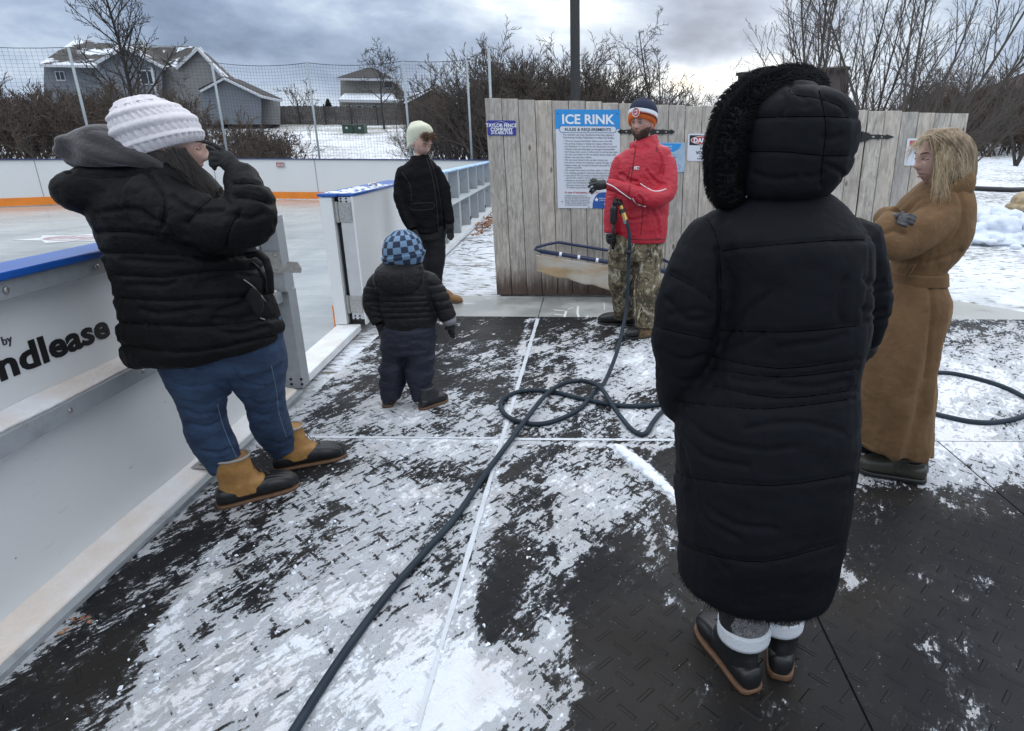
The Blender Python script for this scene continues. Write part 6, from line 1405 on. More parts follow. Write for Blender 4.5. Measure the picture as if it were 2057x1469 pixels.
boot(p3, (-1.25, 3.60), (-1.265, 3.80), .20, Vector((-1.252, 3.67, .13)), (M_kboot, M_blackrub, M_solebr), shaft_r=(.060, .055), fat=1.25, duck=False); boot(p3, (-1.03, 3.57), (-.90, 3.74), .20, Vector((-1.02, 3.66, .13)), (M_kboot, M_blackrub, M_solebr), shaft_r=(.060, .055), fat=1.25, duck=False)
# ------------------------------------------------ man in the red jacket
Y = 5.22
p4 = thing('person', 'bearded man in a red jacket and camouflage trousers holding the hose lance', 'person', (.33, 5.3, 0))
jk = garment('red_jacket', p4, M_red, Y, [dict(r=[((1240, 483), (1338, 486), .15), ((1237, 450), (1341, 450), .155), ((1236, 410), (1343, 410), .15), ((1236, 365), (1347, 362), .15), ((1241, 330), (1352, 325), .14), ((1252, 305), (1345, 299), .115), ((1268, 296), (1326, 290), .088), ((1268, 288), (1320, 278), .075)], r0=.01)],
    [[(1335, 322, .085, -.02), (1340, 355, .085, -.06), (1334, 388, .080, -.12), (1312, 399, .072, -.19), (1278, 390, .062, -.22), (1245, 378, .052, -.24), (1218, 371, .044, -.25)], [(1255, 322, .080, .02), (1244, 350, .074, .02), (1233, 395, .066, .0), (1227, 435, .058, -.04), (1226, 468, .050, -.06)]], .0075, seams=[], wr=.015, ws=(7, 7, 10), seed=31, folds=[[(1250, 350), (1262, 362), (1280, 366)], [(1300, 345), (1315, 365), (1335, 372)], [(1255, 430), (1270, 440), (1300, 436)], [(1310, 425), (1322, 445), (1325, 470)], [(1285, 395), (1292, 405), (1290, 412)], [(1320, 300), (1330, 325), (1328, 350)]], famp=.008, fw=.012)
sj = Surf(jk); M_refl = mat('reflective_piping', (.70, .72, .75), .4)
stitch(sj, p4, [[(1219, 369), (1232, 375), (1250, 388), (1268, 400)], [(1271, 399), (1277, 408), (1288, 413), (1297, 415)], [(1286, 369), (1298, 377), (1312, 384), (1325, 384), (1338, 380)]], M_refl, .0042, 'reflective_piping', .001)
stitch(sj, p4, [[(1292, 418), (1290, 445), (1287, 470)], [(1266, 335), (1262, 352), (1258, 362)], [(1320, 292), (1318, 305)], [(1277, 296), (1272, 330), (1262, 400)], [(1240, 478), (1290, 482), (1337, 481)]], mat('dark_red_zip', (.07, .004, .008), .6), .0035, 'zip_and_seams')
q, n_ = sj.at(1274, 341, .002); u_ = Vector((1, -.25, 0)).normalized()
txt('K', .036, q, u_, (0, .1, 1), M_refl, p4, 'chest_emblem', 'LEFT', .001); mb = MB(); mb.tube([q + u_ * .018 + Vector((u_.x * (.012 + .012 * cos(t)), -.004, .012 + .009 * sin(t))) for t in np.linspace(.6, 5.6, 12)], .0028, 5); mb.obj('chest_emblem', M_refl, p4)
# collar open at the throat
loftm('collar', [px_ring(Y, (1266, 304), (1326, 296), .095, .0), px_ring(Y, (1264, 294), (1322, 282), .092, .01), px_ring(Y, (1266, 287), (1318, 270), .082, .02)], M_red, p4, 60, 8, lambda th, s: .004 * np.sin(th * 9 + s * 5), .004)
hc = W(1290, 247, Y - .01); hf = Vector((-.52, -.84, -.10)); hu = Vector((.03, 0, 1)); mb = MB(); fr = head_mesh(mb, hc, hf, hu, 1.04, nose=1.05)
mb.tube([hc - Vector((0, -.02, .06)), W(1294, 296, Y + .02)], [.060, .064], 14); loft(mb, [px_ring(Y, (1250, 520), (1320, 520), .10), px_ring(Y, (1255, 420), (1325, 420), .11), px_ring(Y, (1255, 340), (1335, 335), .11), px_ring(Y, (1275, 300), (1318, 298), .06)], 20)
skin(mb, p4, M_skinA, .0042); P = face_pts(hc, fr, 1.04); M_beardc = mat('brown_beard', (.075, .05, .038), .85, color2=(.14, .095, .07), vs=70, bump=.003, bs=150); face_details(p4, P, fr, M_beardc)
# beard: shell of short hairs over jaw, chin and lip
mb = MB(); R = random.Random(8); f_, u_, r_ = fr
for _ in range(2600):
    a = R.uniform(-1.45, 1.45); z = R.uniform(-.112, -.028); w = sqrt(max(0, 1 - (z / .118) ** 2)); k = (abs(z) / .118) ** 1.4
    if abs(a) < .42 and -.075 < z < -.047: continue
    if abs(a) < .9 and z > -.045 + (abs(a) - .42) * .02: continue
    x, y_ = sin(a) * .076 * w * (1 - .30 * k), cos(a) * .096 * w * (1 - .10 * k) + (.006 if abs(a) < .4 else 0); b0 = P(x, y_, z); n_ = (r_ * sin(a) + f_ * cos(a)).normalized()
    L = R.uniform(.008, .018); mb.tube([b0, b0 + n_ * L * .5 - u_ * L * .5, b0 + n_ * L * .6 - u_ * L], [.0022, .0018, .0006], 3, cap=False)
mb.obj('beard', M_beardc, p4)
TK = .30
def band(lo, hi, m, nm, mod=None, **k): return loftm(nm, [px_ring(Y, *a) for a in lo], m, p4, 96, 8, mod, **k)
M_navyk = mat('navy_knit', (.012, .018, .045), .9, bump=.003, bs=160, var=.3, vs=40); M_ork = mat('orange_knit', (.62, .13, .02), .9, bump=.003, bs=160); M_whk = mat('white_knit', (.66, .68, .74), .9, bump=.003, bs=160)
bt = loftm('beanie', [tilt(px_ring(Y, (1263, 234), (1319, 244), .108, -.01), .25), tilt(px_ring(Y, (1264, 226), (1321, 234), .110, -.01), .2), tilt(px_ring(Y, (1266, 214), (1320, 219), .106, -.005), .1), px_ring(Y, (1272, 204), (1313, 206), .086, 0), px_ring(Y, (1281, 199), (1303, 199), .05, 0)], M_navyk, p4, 96, 10, lambda th, s: .0012 * np.sin(th * 40), .010)
ob = loftm('orange_band', [tilt(px_ring(Y, (1263, 246), (1315, 254), .103, -.01), .42), tilt(px_ring(Y, (1261.5, 240), (1318, 249), .113, -.01), .38), tilt(px_ring(Y, (1262, 232), (1320, 242), .114, -.012), .32)], M_ork, p4, 96, 8, lambda th, s: .0012 * np.sin(th * 40), .004)
wb_ = loftm('white_stripe', [tilt(px_ring(Y, (1262, 231), (1320.5, 241), .1155, -.012), .30), tilt(px_ring(Y, (1263, 223), (1321, 232), .1155, -.010), .25)], M_whk, p4, 96, 4, lambda th, s: .0012 * np.sin(th * 40), .003)
nb = loftm('navy_stripe', [tilt(px_ring(Y, (1262.2, 236), (1320, 246.5), .1160, -.013), .34), tilt(px_ring(Y, (1262.2, 234), (1320.4, 244.5), .1160, -.013), .33)], M_navyk, p4, 96, 3, None, .002)
for o_ in (ob, wb_, nb): o_.parent = bt
sh = Surf(bt, ob, wb_); q, n_ = sh.at(1278, 226, .002); uu_ = Vector((n_.y, -n_.x, 0)).normalized() * -1; uu_ = uu_ if uu_.x > 0 else -uu_
mb = MB(); mb.disc(q, n_, .034, 20, .002); e = mb.obj('round_emblem', mat('emblem_orange_red', (.50, .07, .03), .6), p4); up_ = n_.cross(uu_); up_ = up_ if up_.z > 0 else -up_
mb = MB(); mb.tube([q + n_ * .003 + uu_ * .033 * cos(t) + up_ * .033 * sin(t) for t in np.linspace(0, 2 * pi, 25)], .0022, 5)
for L_ in ([(-.020, .004), (-.012, .018), (-.004, .008), (.002, .020), (.008, .006)], [(.008, .018), (.013, .006), (.020, .016)], [(.012, .006), (.006, -.014), (-.016, -.022)], [(-.018, -.010), (.016, -.006)]): mb.tube([q + n_ * .003 + uu_ * a + up_ * b for a, b in L_], .0026, 5)
mb.obj('emblem_lines', M_whk, p4)
pants = garment('camouflage_trousers', p4, M_camo, Y, [dict(r=[((1232, 470), (1333, 470), .13), ((1224, 500), (1332, 496), .14), ((1222, 520), (1331, 520), .13)], r1=.01), dict(r=[((1221, 505), (1282, 505), .12), ((1220, 540), (1276, 540), .11, .05), ((1225, 585), (1274, 585), .10, .14), ((1231, 615), (1276, 615), .095, .24), ((1233, 640), (1277, 638), .09, .32)]), dict(r=[((1274, 505), (1331, 505), .12), ((1275, 545), (1328, 545), .11, -.02), ((1276, 590), (1326, 590), .10, -.04), ((1276, 630), (1324, 628), .095, -.05), ((1275, 656), (1322, 654), .09, -.05)])], [], .0075, wr=.020, ws=(7, 7, 16), seed=33)
M_camo2 = mat('brown_camouflage_gaiter', (.2, .13, .06), .8, color2=(.05, .035, .02), vs=22, bump=.006, bs=30)
loftm('gaiter', [px_ring(Y, (1274, 676), (1310, 674), .055, -.05), px_ring(Y, (1276, 664), (1310, 662), .06, -.05), px_ring(Y, (1276, 652), (1312, 650), .06, -.05)], M_camo2, p4, 40, 6)
boot(p4, (.60, 5.28), (.27, 5.08), .31, Vector((.51, 5.23, .12)), (M_blkpant, M_blackrub, M_blackrub), shaft_r=(.058, .05), name='shoe', duck=False, fat=1.15); boot(p4, (.43, 5.56), (.08, 5.62), .33, Vector((.36, 5.58, .12)), (M_blkpant, M_blackrub, M_blackrub), shaft_r=(.062, .055), name='shoe', duck=False, fat=1.15)
hand(p4, M_leathg, Y, (1216, 370, -.25), (1203, 372, -.26), [[(1196, 363, -.27), (1190, 364, -.275), (1185, 368, -.27), .0105], [(1194, 369, -.28), (1188, 371, -.285), (1183, 375, -.28), .0105], [(1194, 376, -.275), (1188, 380, -.28), (1185, 385, -.275), .0105], [(1196, 382, -.265), (1191, 386, -.27), (1189, 389, -.265), .0095], [(1199, 362, -.24), (1193, 360, -.235), (1188, 362, -.23), .0110]], .005, rp=.040, wr=.036)
hand(p4, M_leathg, Y, (1226, 470, -.06), (1227, 482, -.07), [[(1232, 478, -.11), (1236, 481, -.09), (1237, 483, -.06), .011], [(1232, 483, -.11), (1236, 486, -.09), (1236, 488, -.06), .011], [(1230, 488, -.10), (1234, 491, -.08), (1233, 492, -.06), .0105], [(1228, 492, -.09), (1231, 495, -.075), (1230, 495, -.06), .0095], [(1223, 474, -.10), (1228, 472, -.13), (1233, 472, -.13), .0115]], .005, rp=.040, wr=.040)
# ------------------------------------------------ the hose with its lance
hs = thing('garden_hose', 'long slate blue hose looping over the mats up to the lance held by the man', 'hose', (.1, 3.5, 0))
gp = [(545, 1540), (590, 1469), (640, 1390), (700, 1300), (774, 1200), (845, 1118), (916, 1038), (967, 963), (1011, 904), (1054, 853), (1094, 806), (1125, 782), (1153, 772), (1180, 776), (1208, 794), (1236, 829), (1263, 857), (1278, 869), (1291, 873), (1302, 866), (1311, 850), (1325, 832), (1346, 814), (1380, 800), (1420, 790), (1440, 797), (1420, 806), (1380, 808), (1346, 810), (1291, 816), (1232, 813), (1173, 802), (1113, 788), (1066, 784), (1035, 789), (1012, 801), (1006, 815), (1015, 833), (1042, 847), (1082, 852), (1125, 842), (1165, 821), (1192, 794), (1213, 770)]
P = [G(a, b, .017) for a, b in gp]
over = {9: .020, 10: .034, 11: .03, 12: .02, 13: .034, 14: .045, 15: .02, 41: .0, 42: .012}
P = [Vector((p.x, p.y, .0165 + over.get(i, 0))) for i, p in enumerate(P)]
up_pts = [(1228, 738, 4.20), (1240, 705, 4.50), (1249, 668, 4.72), (1256, 635, 4.84), (1260, 600, 4.90), (1262, 552, 4.94), (1263, 520, 4.95), (1265, 491, 4.95), (1263, 463, 4.96), (1257, 440, 4.97)]
P += [W(a, b, y_) for a, b, y_ in up_pts]
P[len(gp)].z = max(P[len(gp)].z, .03)
def smooth_path(P, k=6):
    Q = []; n = len(P)
    for i in range(n - 1):
        p0, p1, p2, p3 = P[max(i - 1, 0)], P[i], P[i + 1], P[min(i + 2, n - 1)]
        for j in range(k):
            t = j / k; Q.append(.5 * ((2 * p1) + (p2 - p0) * t + (2 * p0 - 5 * p1 + 4 * p2 - p3) * t * t + (3 * p1 - p0 - 3 * p2 + p3) * t ** 3))
    Q.append(P[-1]); return Q
M_hose = mat('slate_hose', (.008, .017, .028), .6, spec=.3, color2=(.016, .028, .040), vs=5, bump=.0008, bs=70)
MB().tube(smooth_path(P), .0145, 14).obj('tube', M_hose, hs, smooth=True)
M_brass = mat('brass', (.55, .38, .12), .3, .9); pa, pb = W(1257, 442, 4.97), W(1244, 404, 5.0)
f = MB(); f.tube([pa, pa.lerp(pb, .35)], .021, 12); f.tube([pa.lerp(pb, .35), pa.lerp(pb, .45)], .026, 6); f.tube([pa.lerp(pb, .45), pa.lerp(pb, .8)], .017, 12); f.obj('brass_coupling', M_brass, hs)
f = MB(); f.tube([pa + Vector((0, 0, -.03)), pa.lerp(pb, .12)], .019, 12); f.obj('ferrule', M_steel, hs, smooth=True); f = MB(); f.tube([pa.lerp(pb, .36), pa.lerp(pb, .56)], .027, 10); f.obj('valve_collar', M_iron, hs)
f = MB(); top = W(1239, 400, 5.0); g0, g1_ = W(1234, 412, 5.0), W(1232, 446, 5.02); f.tube([pa.lerp(pb, .75), pb, top, g0], [.019, .022, .024, .02], 12); f.tube([g0, g0.lerp(g1_, .2), g1_, W(1232, 450, 5.02)], [.022, .030, .028, .018], 14); f.tube([W(1232, 448, 5.02), W(1231, 500, 5.10)], .0125, 10); f.obj('lance_handle', M_iron, hs, smooth=True)
f = MB(); f.disc(W(1263.5, 506, 4.95), (0, .25, 1), .040, 18, .010); f.obj('hose_flange', M_blackrub, hs)
hs2 = []
gp2 = [(1840, 752), (1870, 749), (1910, 750), (1960, 760), (2010, 775), (2045, 791), (2070, 808), (2062, 832), (2030, 844), (1990, 849), (1950, 847), (1905, 838), (1872, 830), (1800, 812), (1745, 792), (1730, 775), (1760, 760), (1810, 753), (1840, 752)]
P = [G(a, b, .014) for a, b in gp2]; P = [Vector((p.x, p.y, .0135)) for p in P]
o = MB().tube(smooth_path(P), .0155, 12).obj('garden_hose', M_hose, None, smooth=True); tag(o, 'loop of dark hose half sunk in the snow right of the tan coat', 'hose')
# ------------------------------------------------ person in the long black hooded coat
Y = 1.52
p5 = thing('person', 'person seen from behind in a long black hooded coat with fur trim', 'person', (.5, 1.55, 0))
se = [[(1447, 507), (1485, 499), (1657, 484), (1752, 484)], [(1440, 664), (1590, 667), (1728, 654)], [(1425, 716), (1566, 741), (1722, 722)], [(1418, 738), (1566, 758), (1722, 742)], [(1430, 775), (1566, 800), (1720, 784)], [(1357, 806), (1530, 822), (1715, 802)], [(1352, 945), (1400, 962), (1553, 976), (1708, 955)], [(1352, 1085), (1420, 1112), (1535, 1129), (1680, 1094)],
      [(1421, 438), (1443, 492), (1449, 597), (1442, 660)], [(1352, 550), (1400, 578), (1442, 610)], [(1320, 655), (1380, 668), (1440, 680)], [(1745, 470), (1752, 540), (1738, 640)], [(1750, 590), (1800, 585)], [(1735, 650), (1790, 640)],
      [(1320, 745), (1370, 765), (1410, 760)]]
coat = garment('long_coat', p5, M_pufB, Y, [dict(r=[((1364, 1146), (1662, 1172), .185), ((1360, 1125), (1672, 1140), .200), ((1360, 1070), (1684, 1080), .215), ((1356, 980), (1700, 985), .228), ((1358, 880), (1710, 885), .23), ((1372, 800), (1712, 800), .215), ((1398, 750), (1714, 748), .20), ((1425, 700), (1722, 695), .195), ((1436, 640), (1736, 635), .20), ((1438, 560), (1742, 552), .200), ((1430, 490), (1742, 482), .190), ((1440, 445), (1716, 436), .155), ((1470, 410), (1690, 402), .12), ((1500, 385), (1655, 378), .09)], r0=.006, r1=.01)],
    [[(1450, 470, .080, .0), (1418, 530, .088, -.01), (1392, 610, .090, -.02), (1378, 690, .084, .0), (1370, 750, .074, .03), (1364, 800, .060, .07), (1373, 812, .05, .1)], [(1712, 480, .072, .02), (1736, 540, .062, .02), (1744, 590, .058, .04), (1742, 645, .053, .07), (1735, 682, .048, .10)]],
    .0068, folds=[[(1375, 830), (1430, 880), (1530, 905), (1600, 900)], [(1372, 870), (1420, 920), (1500, 940)], [(1372, 900), (1400, 1000), (1470, 1055), (1560, 1068)], [(1380, 985), (1420, 1050), (1480, 1085)], [(1390, 1020), (1420, 1100), (1460, 1150)], [(1450, 700), (1500, 690), (1530, 672)], [(1560, 700), (1640, 690), (1700, 672)], [(1450, 690), (1480, 640), (1540, 590)], [(1700, 560), (1690, 620), (1700, 650)], [(1560, 775), (1640, 782), (1705, 765)], [(1340, 600), (1380, 640), (1430, 640)], [(1330, 700), (1370, 720), (1415, 712)], [(1345, 630), (1400, 622), (1430, 632)], [(1440, 505), (1452, 530), (1450, 570)], [(1470, 760), (1520, 770), (1560, 765)], [(1740, 560), (1760, 575), (1775, 570)], [(1735, 620), (1755, 632), (1775, 625)], [(1500, 860), (1600, 850), (1690, 870)]], famp=.006, fw=.010, seams=se, amp=.0048, sw=.0055, wr=.011, ws=(7, 7, 11), seed=51, smooth=3)
hood_se = [[(1645, 175), (1650, 201), (1659, 259), (1652, 321), (1648, 372)], [(1488, 238), (1560, 235), (1647, 234), (1735, 237)], [(1478, 304), (1585, 306), (1652, 313), (1730, 313)], [(1520, 180), (1497, 237), (1484, 304), (1478, 375)], [(1585, 160), (1590, 182), (1600, 186), (1645, 196)], [(1652, 320), (1640, 345)]]
hood = garment('hood', p5, M_pufB, Y, [dict(r=[((1496, 398), (1655, 386), .10), ((1484, 384), (1672, 368), .120), ((1480, 345), (1698, 336), .136), ((1482, 300), (1712, 292), .144), ((1488, 255), (1714, 246), .144), ((1505, 212), (1698, 205), .130), ((1535, 187), (1668, 183), .100), ((1562, 174), (1638, 173), .062)], r0=.02, r1=.012)], [], .0052, folds=[[(1600, 182), (1620, 200), (1622, 215)], [(1575, 190), (1580, 215), (1570, 230)], [(1660, 200), (1690, 212), (1700, 225)], [(1655, 345), (1640, 355), (1620, 352)], [(1662, 330), (1690, 345), (1695, 355)], [(1655, 275), (1670, 280), (1690, 270)], [(1520, 350), (1560, 360), (1600, 355)]], famp=.0035, fw=.006, seams=hood_se, amp=.0042, sw=.0052, wr=.007, ws=(8, 8, 9), seed=61, smooth=2, n=48)
stitch(Surf(coat), p5, [[(1452, 505), (1485, 499), (1657, 484), (1735, 482)], [(1445, 664), (1590, 667), (1722, 655)], [(1430, 716), (1566, 741), (1714, 722)], [(1424, 740), (1566, 758), (1714, 742)], [(1434, 775), (1566, 800), (1712, 784)], [(1362, 806), (1530, 822), (1708, 802)], [(1358, 945), (1400, 962), (1553, 976), (1700, 955)], [(1358, 1085), (1420, 1112), (1535, 1129), (1674, 1094)], [(1423, 442), (1443, 492), (1449, 597), (1442, 660)], [(1346, 552), (1400, 580), (1440, 608)], [(1330, 660), (1380, 672), (1432, 682)]], M_crease, .0011, 'quilt_crease_shade', -.0004)  # crease shade drawn as thin black lines in the grooves
stitch(Surf(hood), p5, [[(1645, 182), (1650, 201), (1659, 259), (1652, 321), (1648, 368)], [(1498, 238), (1560, 235), (1650, 234), (1705, 237)], [(1490, 304), (1585, 306), (1655, 313), (1705, 312)], [(1522, 200), (1503, 237), (1492, 304), (1490, 370)], [(1585, 180), (1592, 190), (1645, 198), (1690, 215)]], M_crease, .0011, 'hood_crease_shade', -.0004)  # same painted crease shade along the hood seams
# fur ruff round the opening
near = [(1636, 180, .08), (1600, 172, .03), (1565, 174, .0), (1530, 188, -.02), (1497, 218, -.03), (1475, 262, -.04), (1466, 315, -.04), (1464, 362, -.03), (1472, 396, .0)]
farp = [(1470, 402, .10), (1448, 380, .22), (1440, 330, .26), (1446, 270, .28), (1468, 215, .27), (1510, 178, .25), (1560, 164, .20), (1612, 164, .13)]
C = [W(a, b, Y + d) for a, b, d in near + farp]; C = smooth_path(C + [C[0]], 5)
rr = [.037 + .0015 * sin(i * .9) for i in range(len(C))]
fur0 = MB().tube(C, [r * .84 for r in rr], 16).obj('fur_trim', mat('black_fur_base', (.004, .004, .005), .95), p5, smooth=True)
mb = MB(); R = random.Random(12); nC = len(C)
for _ in range(24000):
    i = R.randrange(nC - 1); c0 = C[i].lerp(C[i + 1], R.random()); tg = (C[i + 1] - C[i]).normalized(); a = R.random() * 6.283; o1 = tg.orthogonal().normalized(); o2 = tg.cross(o1)
    n_ = o1 * cos(a) + o2 * sin(a); L = R.uniform(.009, .015); b0 = c0 + n_ * rr[i] * .80; d_ = (n_ * .7 - tg * .6 + J(R, .10) + Vector((0, 0, -.35))).normalized(); mb.tube([b0, b0 + n_ * L * .5, b0 + n_ * L * .45 + d_ * L * .65], [.0010, .0008, .0003], 3, cap=False)
o = mb.obj('fur_hairs', mat('black_fur', (.0045, .0045, .0055), .8, spec=.2), None); o.parent = fur0
mb = MB(); q = W(1512, 392, Y - .12); 
q, n_ = Surf(coat, hood).at(1500, 400, .004); q = q or W(1485, 398, Y - .14); mb.tube([q, q + Vector((.008, -.004, .018)), q + Vector((.02, -.004, .016)), q + Vector((.018, 0, .0))], .0025, 6); mb.obj('hood_toggle', M_steel, p5)
# fleecy edge at the hem
mb = MB(); R = random.Random(3)
for _ in range(1500):
    t = R.random() * 6.283; b0 = W(1362, 1150, Y).lerp(W(1664, 1176, Y), .5 + .482 * cos(t)) + Vector((0, .176 * sin(t), .006)); mb.tube([b0, b0 + Vector((R.gauss(0, .006), R.gauss(0, .006), -R.uniform(.008, .022)))], [.0010, .0003], 3, cap=False)
mb.obj('hem_fleece', bpy.data.materials['black_fur'], p5)
mb = MB(); hc = W(1590, 285, Y + .03); fr = head_mesh(mb, hc, Vector((-.55, .83, 0)), Vector((0, 0, 1)), .95); mb.tube([hc, hc - Vector((0, 0, .2))], .055, 12); loft(mb, [px_ring(Y, (1480, 1100), (1600, 1100), .12), px_ring(Y, (1460, 800), (1650, 800), .13), px_ring(Y, (1480, 520), (1680, 520), .13), px_ring(Y, (1540, 430), (1640, 430), .08)], 24); skin(mb, p5, M_skinB, .006)
hand(p5, M_glove, Y, (1744, 680, .10), (1736, 700, .10), [[(1730, 712, .09), (1727, 722, .09), .009], [(1735, 714, .1), (1732, 726, .1), .009], [(1740, 713, .11), (1738, 724, .11), .009], [(1744, 710, .12), (1743, 719, .12), .008], [(1727, 700, .08), (1723, 708, .08), .009]], .005, rp=.034, wr=.034)
# legs, socks, boots
garment('leggings', p5, M_blkpant, Y, [dict(r=[((1400, 1120), (1520, 1120), .10, .02), ((1440, 1210), (1530, 1215), .07, .02), ((1445, 1260), (1530, 1268), .06, .0)]), dict(r=[((1500, 1120), (1620, 1120), .10, .06), ((1520, 1200), (1600, 1205), .07, .05), ((1528, 1250), (1590, 1255), .055, .05)])], [], .0075, wr=.004)
M_sock = mat('white_sock', (.58, .61, .65), .9, bump=.002, bs=120); M_gknit = mat('grey_speckled_knit', (.06, .06, .065), .95, color2=(.20, .20, .20), vs=160, bump=.004, bs=140)
M_bk = mat('black_boot_leather', (.011, .012, .014), .5, var=.3, vs=20, bump=.002, bs=60)
A1, A2 = Vector((.480, 1.530, .175)), Vector((.600, 1.575, .180))
boot(p5, (.502, 1.455), (.392, 1.77), .30, A1, (M_bk, M_blackrub, M_solebr), shaft_r=(.068, .060), fat=1.05, sole=.018, laces=M_iron); boot(p5, (.598, 1.505), (.69, 1.79), .30, A2, (M_bk, M_blackrub, M_solebr), shaft_r=(.062, .056), fat=1.0, sole=.024)
for a, nm in ((A1, 0), (A2, 1)):
    s = MB(); loft(s, [(a + Vector((0, 0, -.022)), Vector((.079 - .006 * nm, 0, .0)), Vector((0, .084 - .006 * nm, .0)), 2), (a + Vector((0, 0, .028)), Vector((.080 - .006 * nm, 0, 0)), Vector((0, .085 - .006 * nm, 0)), 2)], 28); s.obj('sock_band', M_sock, p5, smooth=True)
    s = MB(); loft(s, [(a + Vector((0, 0, .02)), Vector((.073, 0, .0)), Vector((0, .078, .0)), 2), (a + Vector((0, 0, .085)), Vector((.070, 0, 0)), Vector((0, .074, 0)), 2)], 28); s.obj('knit_sock', M_gknit, p5, smooth=True)
# ------------------------------------------------ woman in the camel coat
Y = 2.82
p6 = thing('person', 'blonde person in profile with arms crossed, long camel brown wool coat', 'person', (1.55, 2.85, 0))
skx = lambda P, N_: .010 * np.sin(P[:, 0] * 38 + P[:, 1] * 30) * np.clip((.95 - P[:, 2]) / .5, 0, 1) + .006 * np.sin(P[:, 0] * 71 - P[:, 2] * 4) * np.clip((1.0 - P[:, 2]) / .6, 0, 1)
coat = garment('wool_coat', p6, M_wool, Y, [dict(r=[((1700, 872), (1862, 906), .195), ((1704, 856), (1864, 882), .20), ((1718, 780), (1868, 790), .20), ((1736, 700), (1874, 705), .19), ((1752, 640), (1895, 640), .18), ((1772, 595), (1901, 597), .165), ((1790, 552), (1893, 553), .125), ((1794, 520), (1915, 520), .135), ((1794, 480), (1942, 478), .15), ((1800, 440), (1951, 438), .155), ((1815, 405), (1952, 398), .145), ((1842, 380), (1944, 368), .11), ((1862, 362), (1938, 350), .08)], r0=.006, r1=.01)],
    [[(1912, 400, .085, -.03), (1888, 432, .086, -.08), (1852, 463, .080, -.13), (1812, 488, .072, -.16), (1787, 490, .062, -.17), (1778, 465, .052, -.14), (1790, 445, .046, -.08)], [(1850, 405, .075, .10), (1815, 440, .070, .10), (1790, 455, .06, .04), (1775, 440, .045, .02), (1800, 435, .044, -.04)]],
    .0068, seams=[[(1922, 378), (1934, 415), (1926, 465), (1895, 500), (1850, 522), (1800, 530)], [(1845, 400), (1822, 425), (1812, 430)], [(1930, 505), (1895, 520), (1860, 528)], [(1868, 580), (1872, 640), (1862, 760)], [(1775, 470), (1800, 462), (1815, 468)]], amp=.008, sw=.008, wr=.011, ws=(7, 7, 9), seed=71, smooth=2, extra=skx)
loftm('upturned_collar', [px_ring(Y, (1836, 398), (1948, 376), .120, 0), px_ring(Y, (1840, 386), (1952, 352), .125, 0), px_ring(Y, (1858, 372), (1946, 336), .112, 0)], M_wool, p6, 60, 8, lambda th, s: .005 * np.sin(th * 5 + 2 * s), .006)
lp = MB(); 
for (a, b, c_, d_) in (((1842, 392), (1858, 394), (1820, 440), (1806, 436)),): lp.poly([W(*q_, Y - .13) for q_ in (a, b, c_, d_)], .008, (0, -1, 0))

loftm('belt', [px_ring(Y, (1787, 566), (1897, 568), .138, 0, 2.2), px_ring(Y, (1788, 545), (1896, 546), .138, 0, 2.2)], M_wool, p6, 60, 6, None, .004)
bl = MB(); q0 = W(1822, 556, Y - .14); bl.tube([q0, W(1830, 545, Y - .15), W(1838, 532, Y - .15), W(1828, 535, Y - .15), q0], .010, 6, flat=.4); bl.obj('belt_tie', M_wool, p6, smooth=True)
hc = W(1884, 318, Y); hf = Vector((-.97, -.16, -.12)); hu = Vector((-.05, 0, 1)); mb = MB(); fr = head_mesh(mb, hc, hf, hu, .98, nose=1.05, jaw=1.15)
mb.tube([hc - Vector(hf) * .02 - Vector((0, 0, .05)), W(1893, 395, Y)], [.050, .055], 14); loft(mb, [px_ring(Y, (1760, 800), (1850, 800), .11), px_ring(Y, (1800, 620), (1866, 620), .10), px_ring(Y, (1812, 555), (1866, 555), .07), px_ring(Y, (1815, 480), (1905, 480), .09), px_ring(Y, (1835, 420), (1935, 415), .10), px_ring(Y, (1870, 385), (1915, 385), .05)], 24)
skin(mb, p6, M_skinB, .0036); P = face_pts(hc, fr, .98); face_details(p6, P, fr, M_brow, closed=True)
M_blond = mat('blonde_hair', (.34, .25, .15), .5, color2=(.52, .42, .28), vs=60, stretch=(1, 1, .15)); M_blond2 = mat('dark_blonde_roots', (.15, .105, .062), .6, color2=(.27, .20, .125), vs=50, stretch=(1, 1, .15))
cap = loftm('hair', [px_ring(Y, (1896, 378), (1944, 370), .070, .01), px_ring(Y, (1886, 350), (1950, 345), .088, .0), px_ring(Y, (1884, 322), (1951, 318), .096, .0), px_ring(Y, (1868, 298), (1948, 294), .100, 0), px_ring(Y, (1853, 279), (1938, 275), .092, 0), px_ring(Y, (1868, 264), (1922, 261), .06, 0)], M_blond2, p6, 120, 10, lambda th, s: .0035 * np.sin(th * 31 + 4 * s) + .0025 * np.sin(th * 53 - 3 * s) + .004 * np.sin(th * 9), .012)
def gA(R):  # side and back fall
    x0 = R.uniform(1866, 1938); a = W(x0, 260 + abs(x0 - 1900) * .35, Y - R.uniform(.0, .075)); x1 = R.uniform(1884, 1952); s_ = R.uniform(-.10, -.05)
    b_ = W((x0 + x1) / 2 + (12 if x1 > 1905 else -10), 288, Y + s_ - .005); c_ = W(x1 + R.gauss(0, 4), 335, Y + s_); d_ = W(x1 + R.gauss(0, 8) - 4, R.uniform(350, 388) + (8 if x1 < 1900 else -10), Y + s_ - R.uniform(0, .03)); w_ = Vector((sin(x0 * .35) * .006, 0, cos(x1 * .5) * .004)); return bez(a, b_ + w_ + J(R, .0012), c_ - w_ + J(R, .0018), d_, 9)
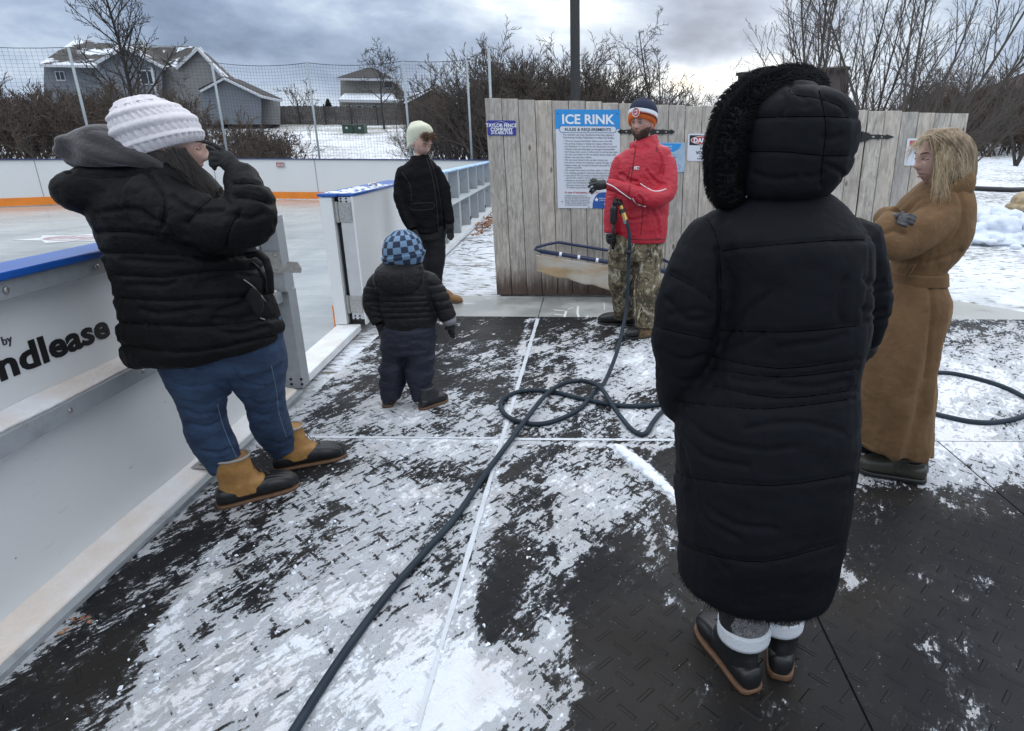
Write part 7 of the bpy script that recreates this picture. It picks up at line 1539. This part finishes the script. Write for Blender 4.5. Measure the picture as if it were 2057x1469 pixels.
def gB(R):  # wind-blown over the forehead and face
    x0 = R.uniform(1850, 1900); a = W(x0, 266 + abs(x0 - 1895) * .2, Y - R.uniform(.02, .07)); x1 = R.uniform(1822, 1850); d_ = W(x1 + R.gauss(0, 6), R.uniform(290, 322), Y + R.uniform(-.10, -.02)); b_ = W(1848, 274, Y - .06); c_ = W(x1 + 8, 300, Y - .08); return bez(a, b_ + J(R, .008), c_ + J(R, .012), d_, 8)
def gC(R): a = W(R.uniform(1850, 1880), R.uniform(268, 280), Y - .07); d_ = W(R.uniform(1803, 1830), R.uniform(300, 352), Y - .05); return bez(a, W(1842, 280, Y - .07) + J(R, .01), W(1826, 305, Y - .06) + J(R, .02), d_, 8)
def gD(R): a = W(R.uniform(1880, 1905), R.uniform(300, 340), Y - .095); d_ = W(R.uniform(1868, 1912), R.uniform(385, 415), Y - .15); return bez(a, a + J(R, .01) + Vector((-.02, -.02, -.05)), d_ + Vector((0, 0, .05)) + J(R, .01), d_, 8)
mb = MB(); R = random.Random(6); strands(mb, 2200, gA, .0011, R); strands(mb, 90, gB, .0009, R); strands(mb, 34, gC, .0007, R); strands(mb, 90, gD, .0009, R); o = mb.obj('hair_strands', M_blond, None); o.parent = cap
mb = MB(); strands(mb, 1100, gA, .0012, random.Random(77)); o = mb.obj('darker_strands', M_blond2, None); o.parent = cap
M_gl6 = mat('dark_grey_glove', (.010, .010, .012), .6, color2=(.045, .048, .052), vs=30, stretch=(1, 1, 5))
hand(p6, M_gl6, Y, (1792, 442, -.10), (1802, 442, -.13), [[(1814, 434, -.20), (1828, 432, -.235), (1838, 436, -.235), .0095], [(1813, 439, -.21), (1827, 439, -.25), (1836, 443, -.25), .0095], [(1811, 444, -.215), (1823, 446, -.25), (1832, 450, -.255), .0095], [(1807, 449, -.215), (1815, 452, -.25), (1820, 454, -.255), .008], [(1806, 434, -.16), (1814, 428, -.18), .0095]], .0042, rp=.030, wr=.034)
garment('jean_legs', p6, M_jean, Y, [dict(r=[((1770, 860), (1860, 870), .09, -.02), ((1784, 905), (1862, 915), .075, -.03), ((1790, 932), (1863, 944), .070, -.03)]), dict(r=[((1700, 840), (1790, 850), .09, .18), ((1712, 890), (1770, 895), .07, .24)])], [], .007, wr=.006)
M_olive = mat('olive_clog', (.040, .040, .030), .45, var=.3, vs=12)
boot(p6, (1.655, 2.715), (1.36, 2.845), .30, Vector((1.585, 2.745, .105)), (M_olive, M_olive, M_blackrub), shaft_r=(.058, .05), name='clog', duck=False, fat=1.15, sole=.03); boot(p6, (1.62, 3.02), (1.36, 3.14), .29, Vector((1.55, 3.05, .10)), (M_bk, M_bk, M_blackrub), shaft_r=(.058, .05), name='clog', duck=False, fat=1.1, sole=.03)
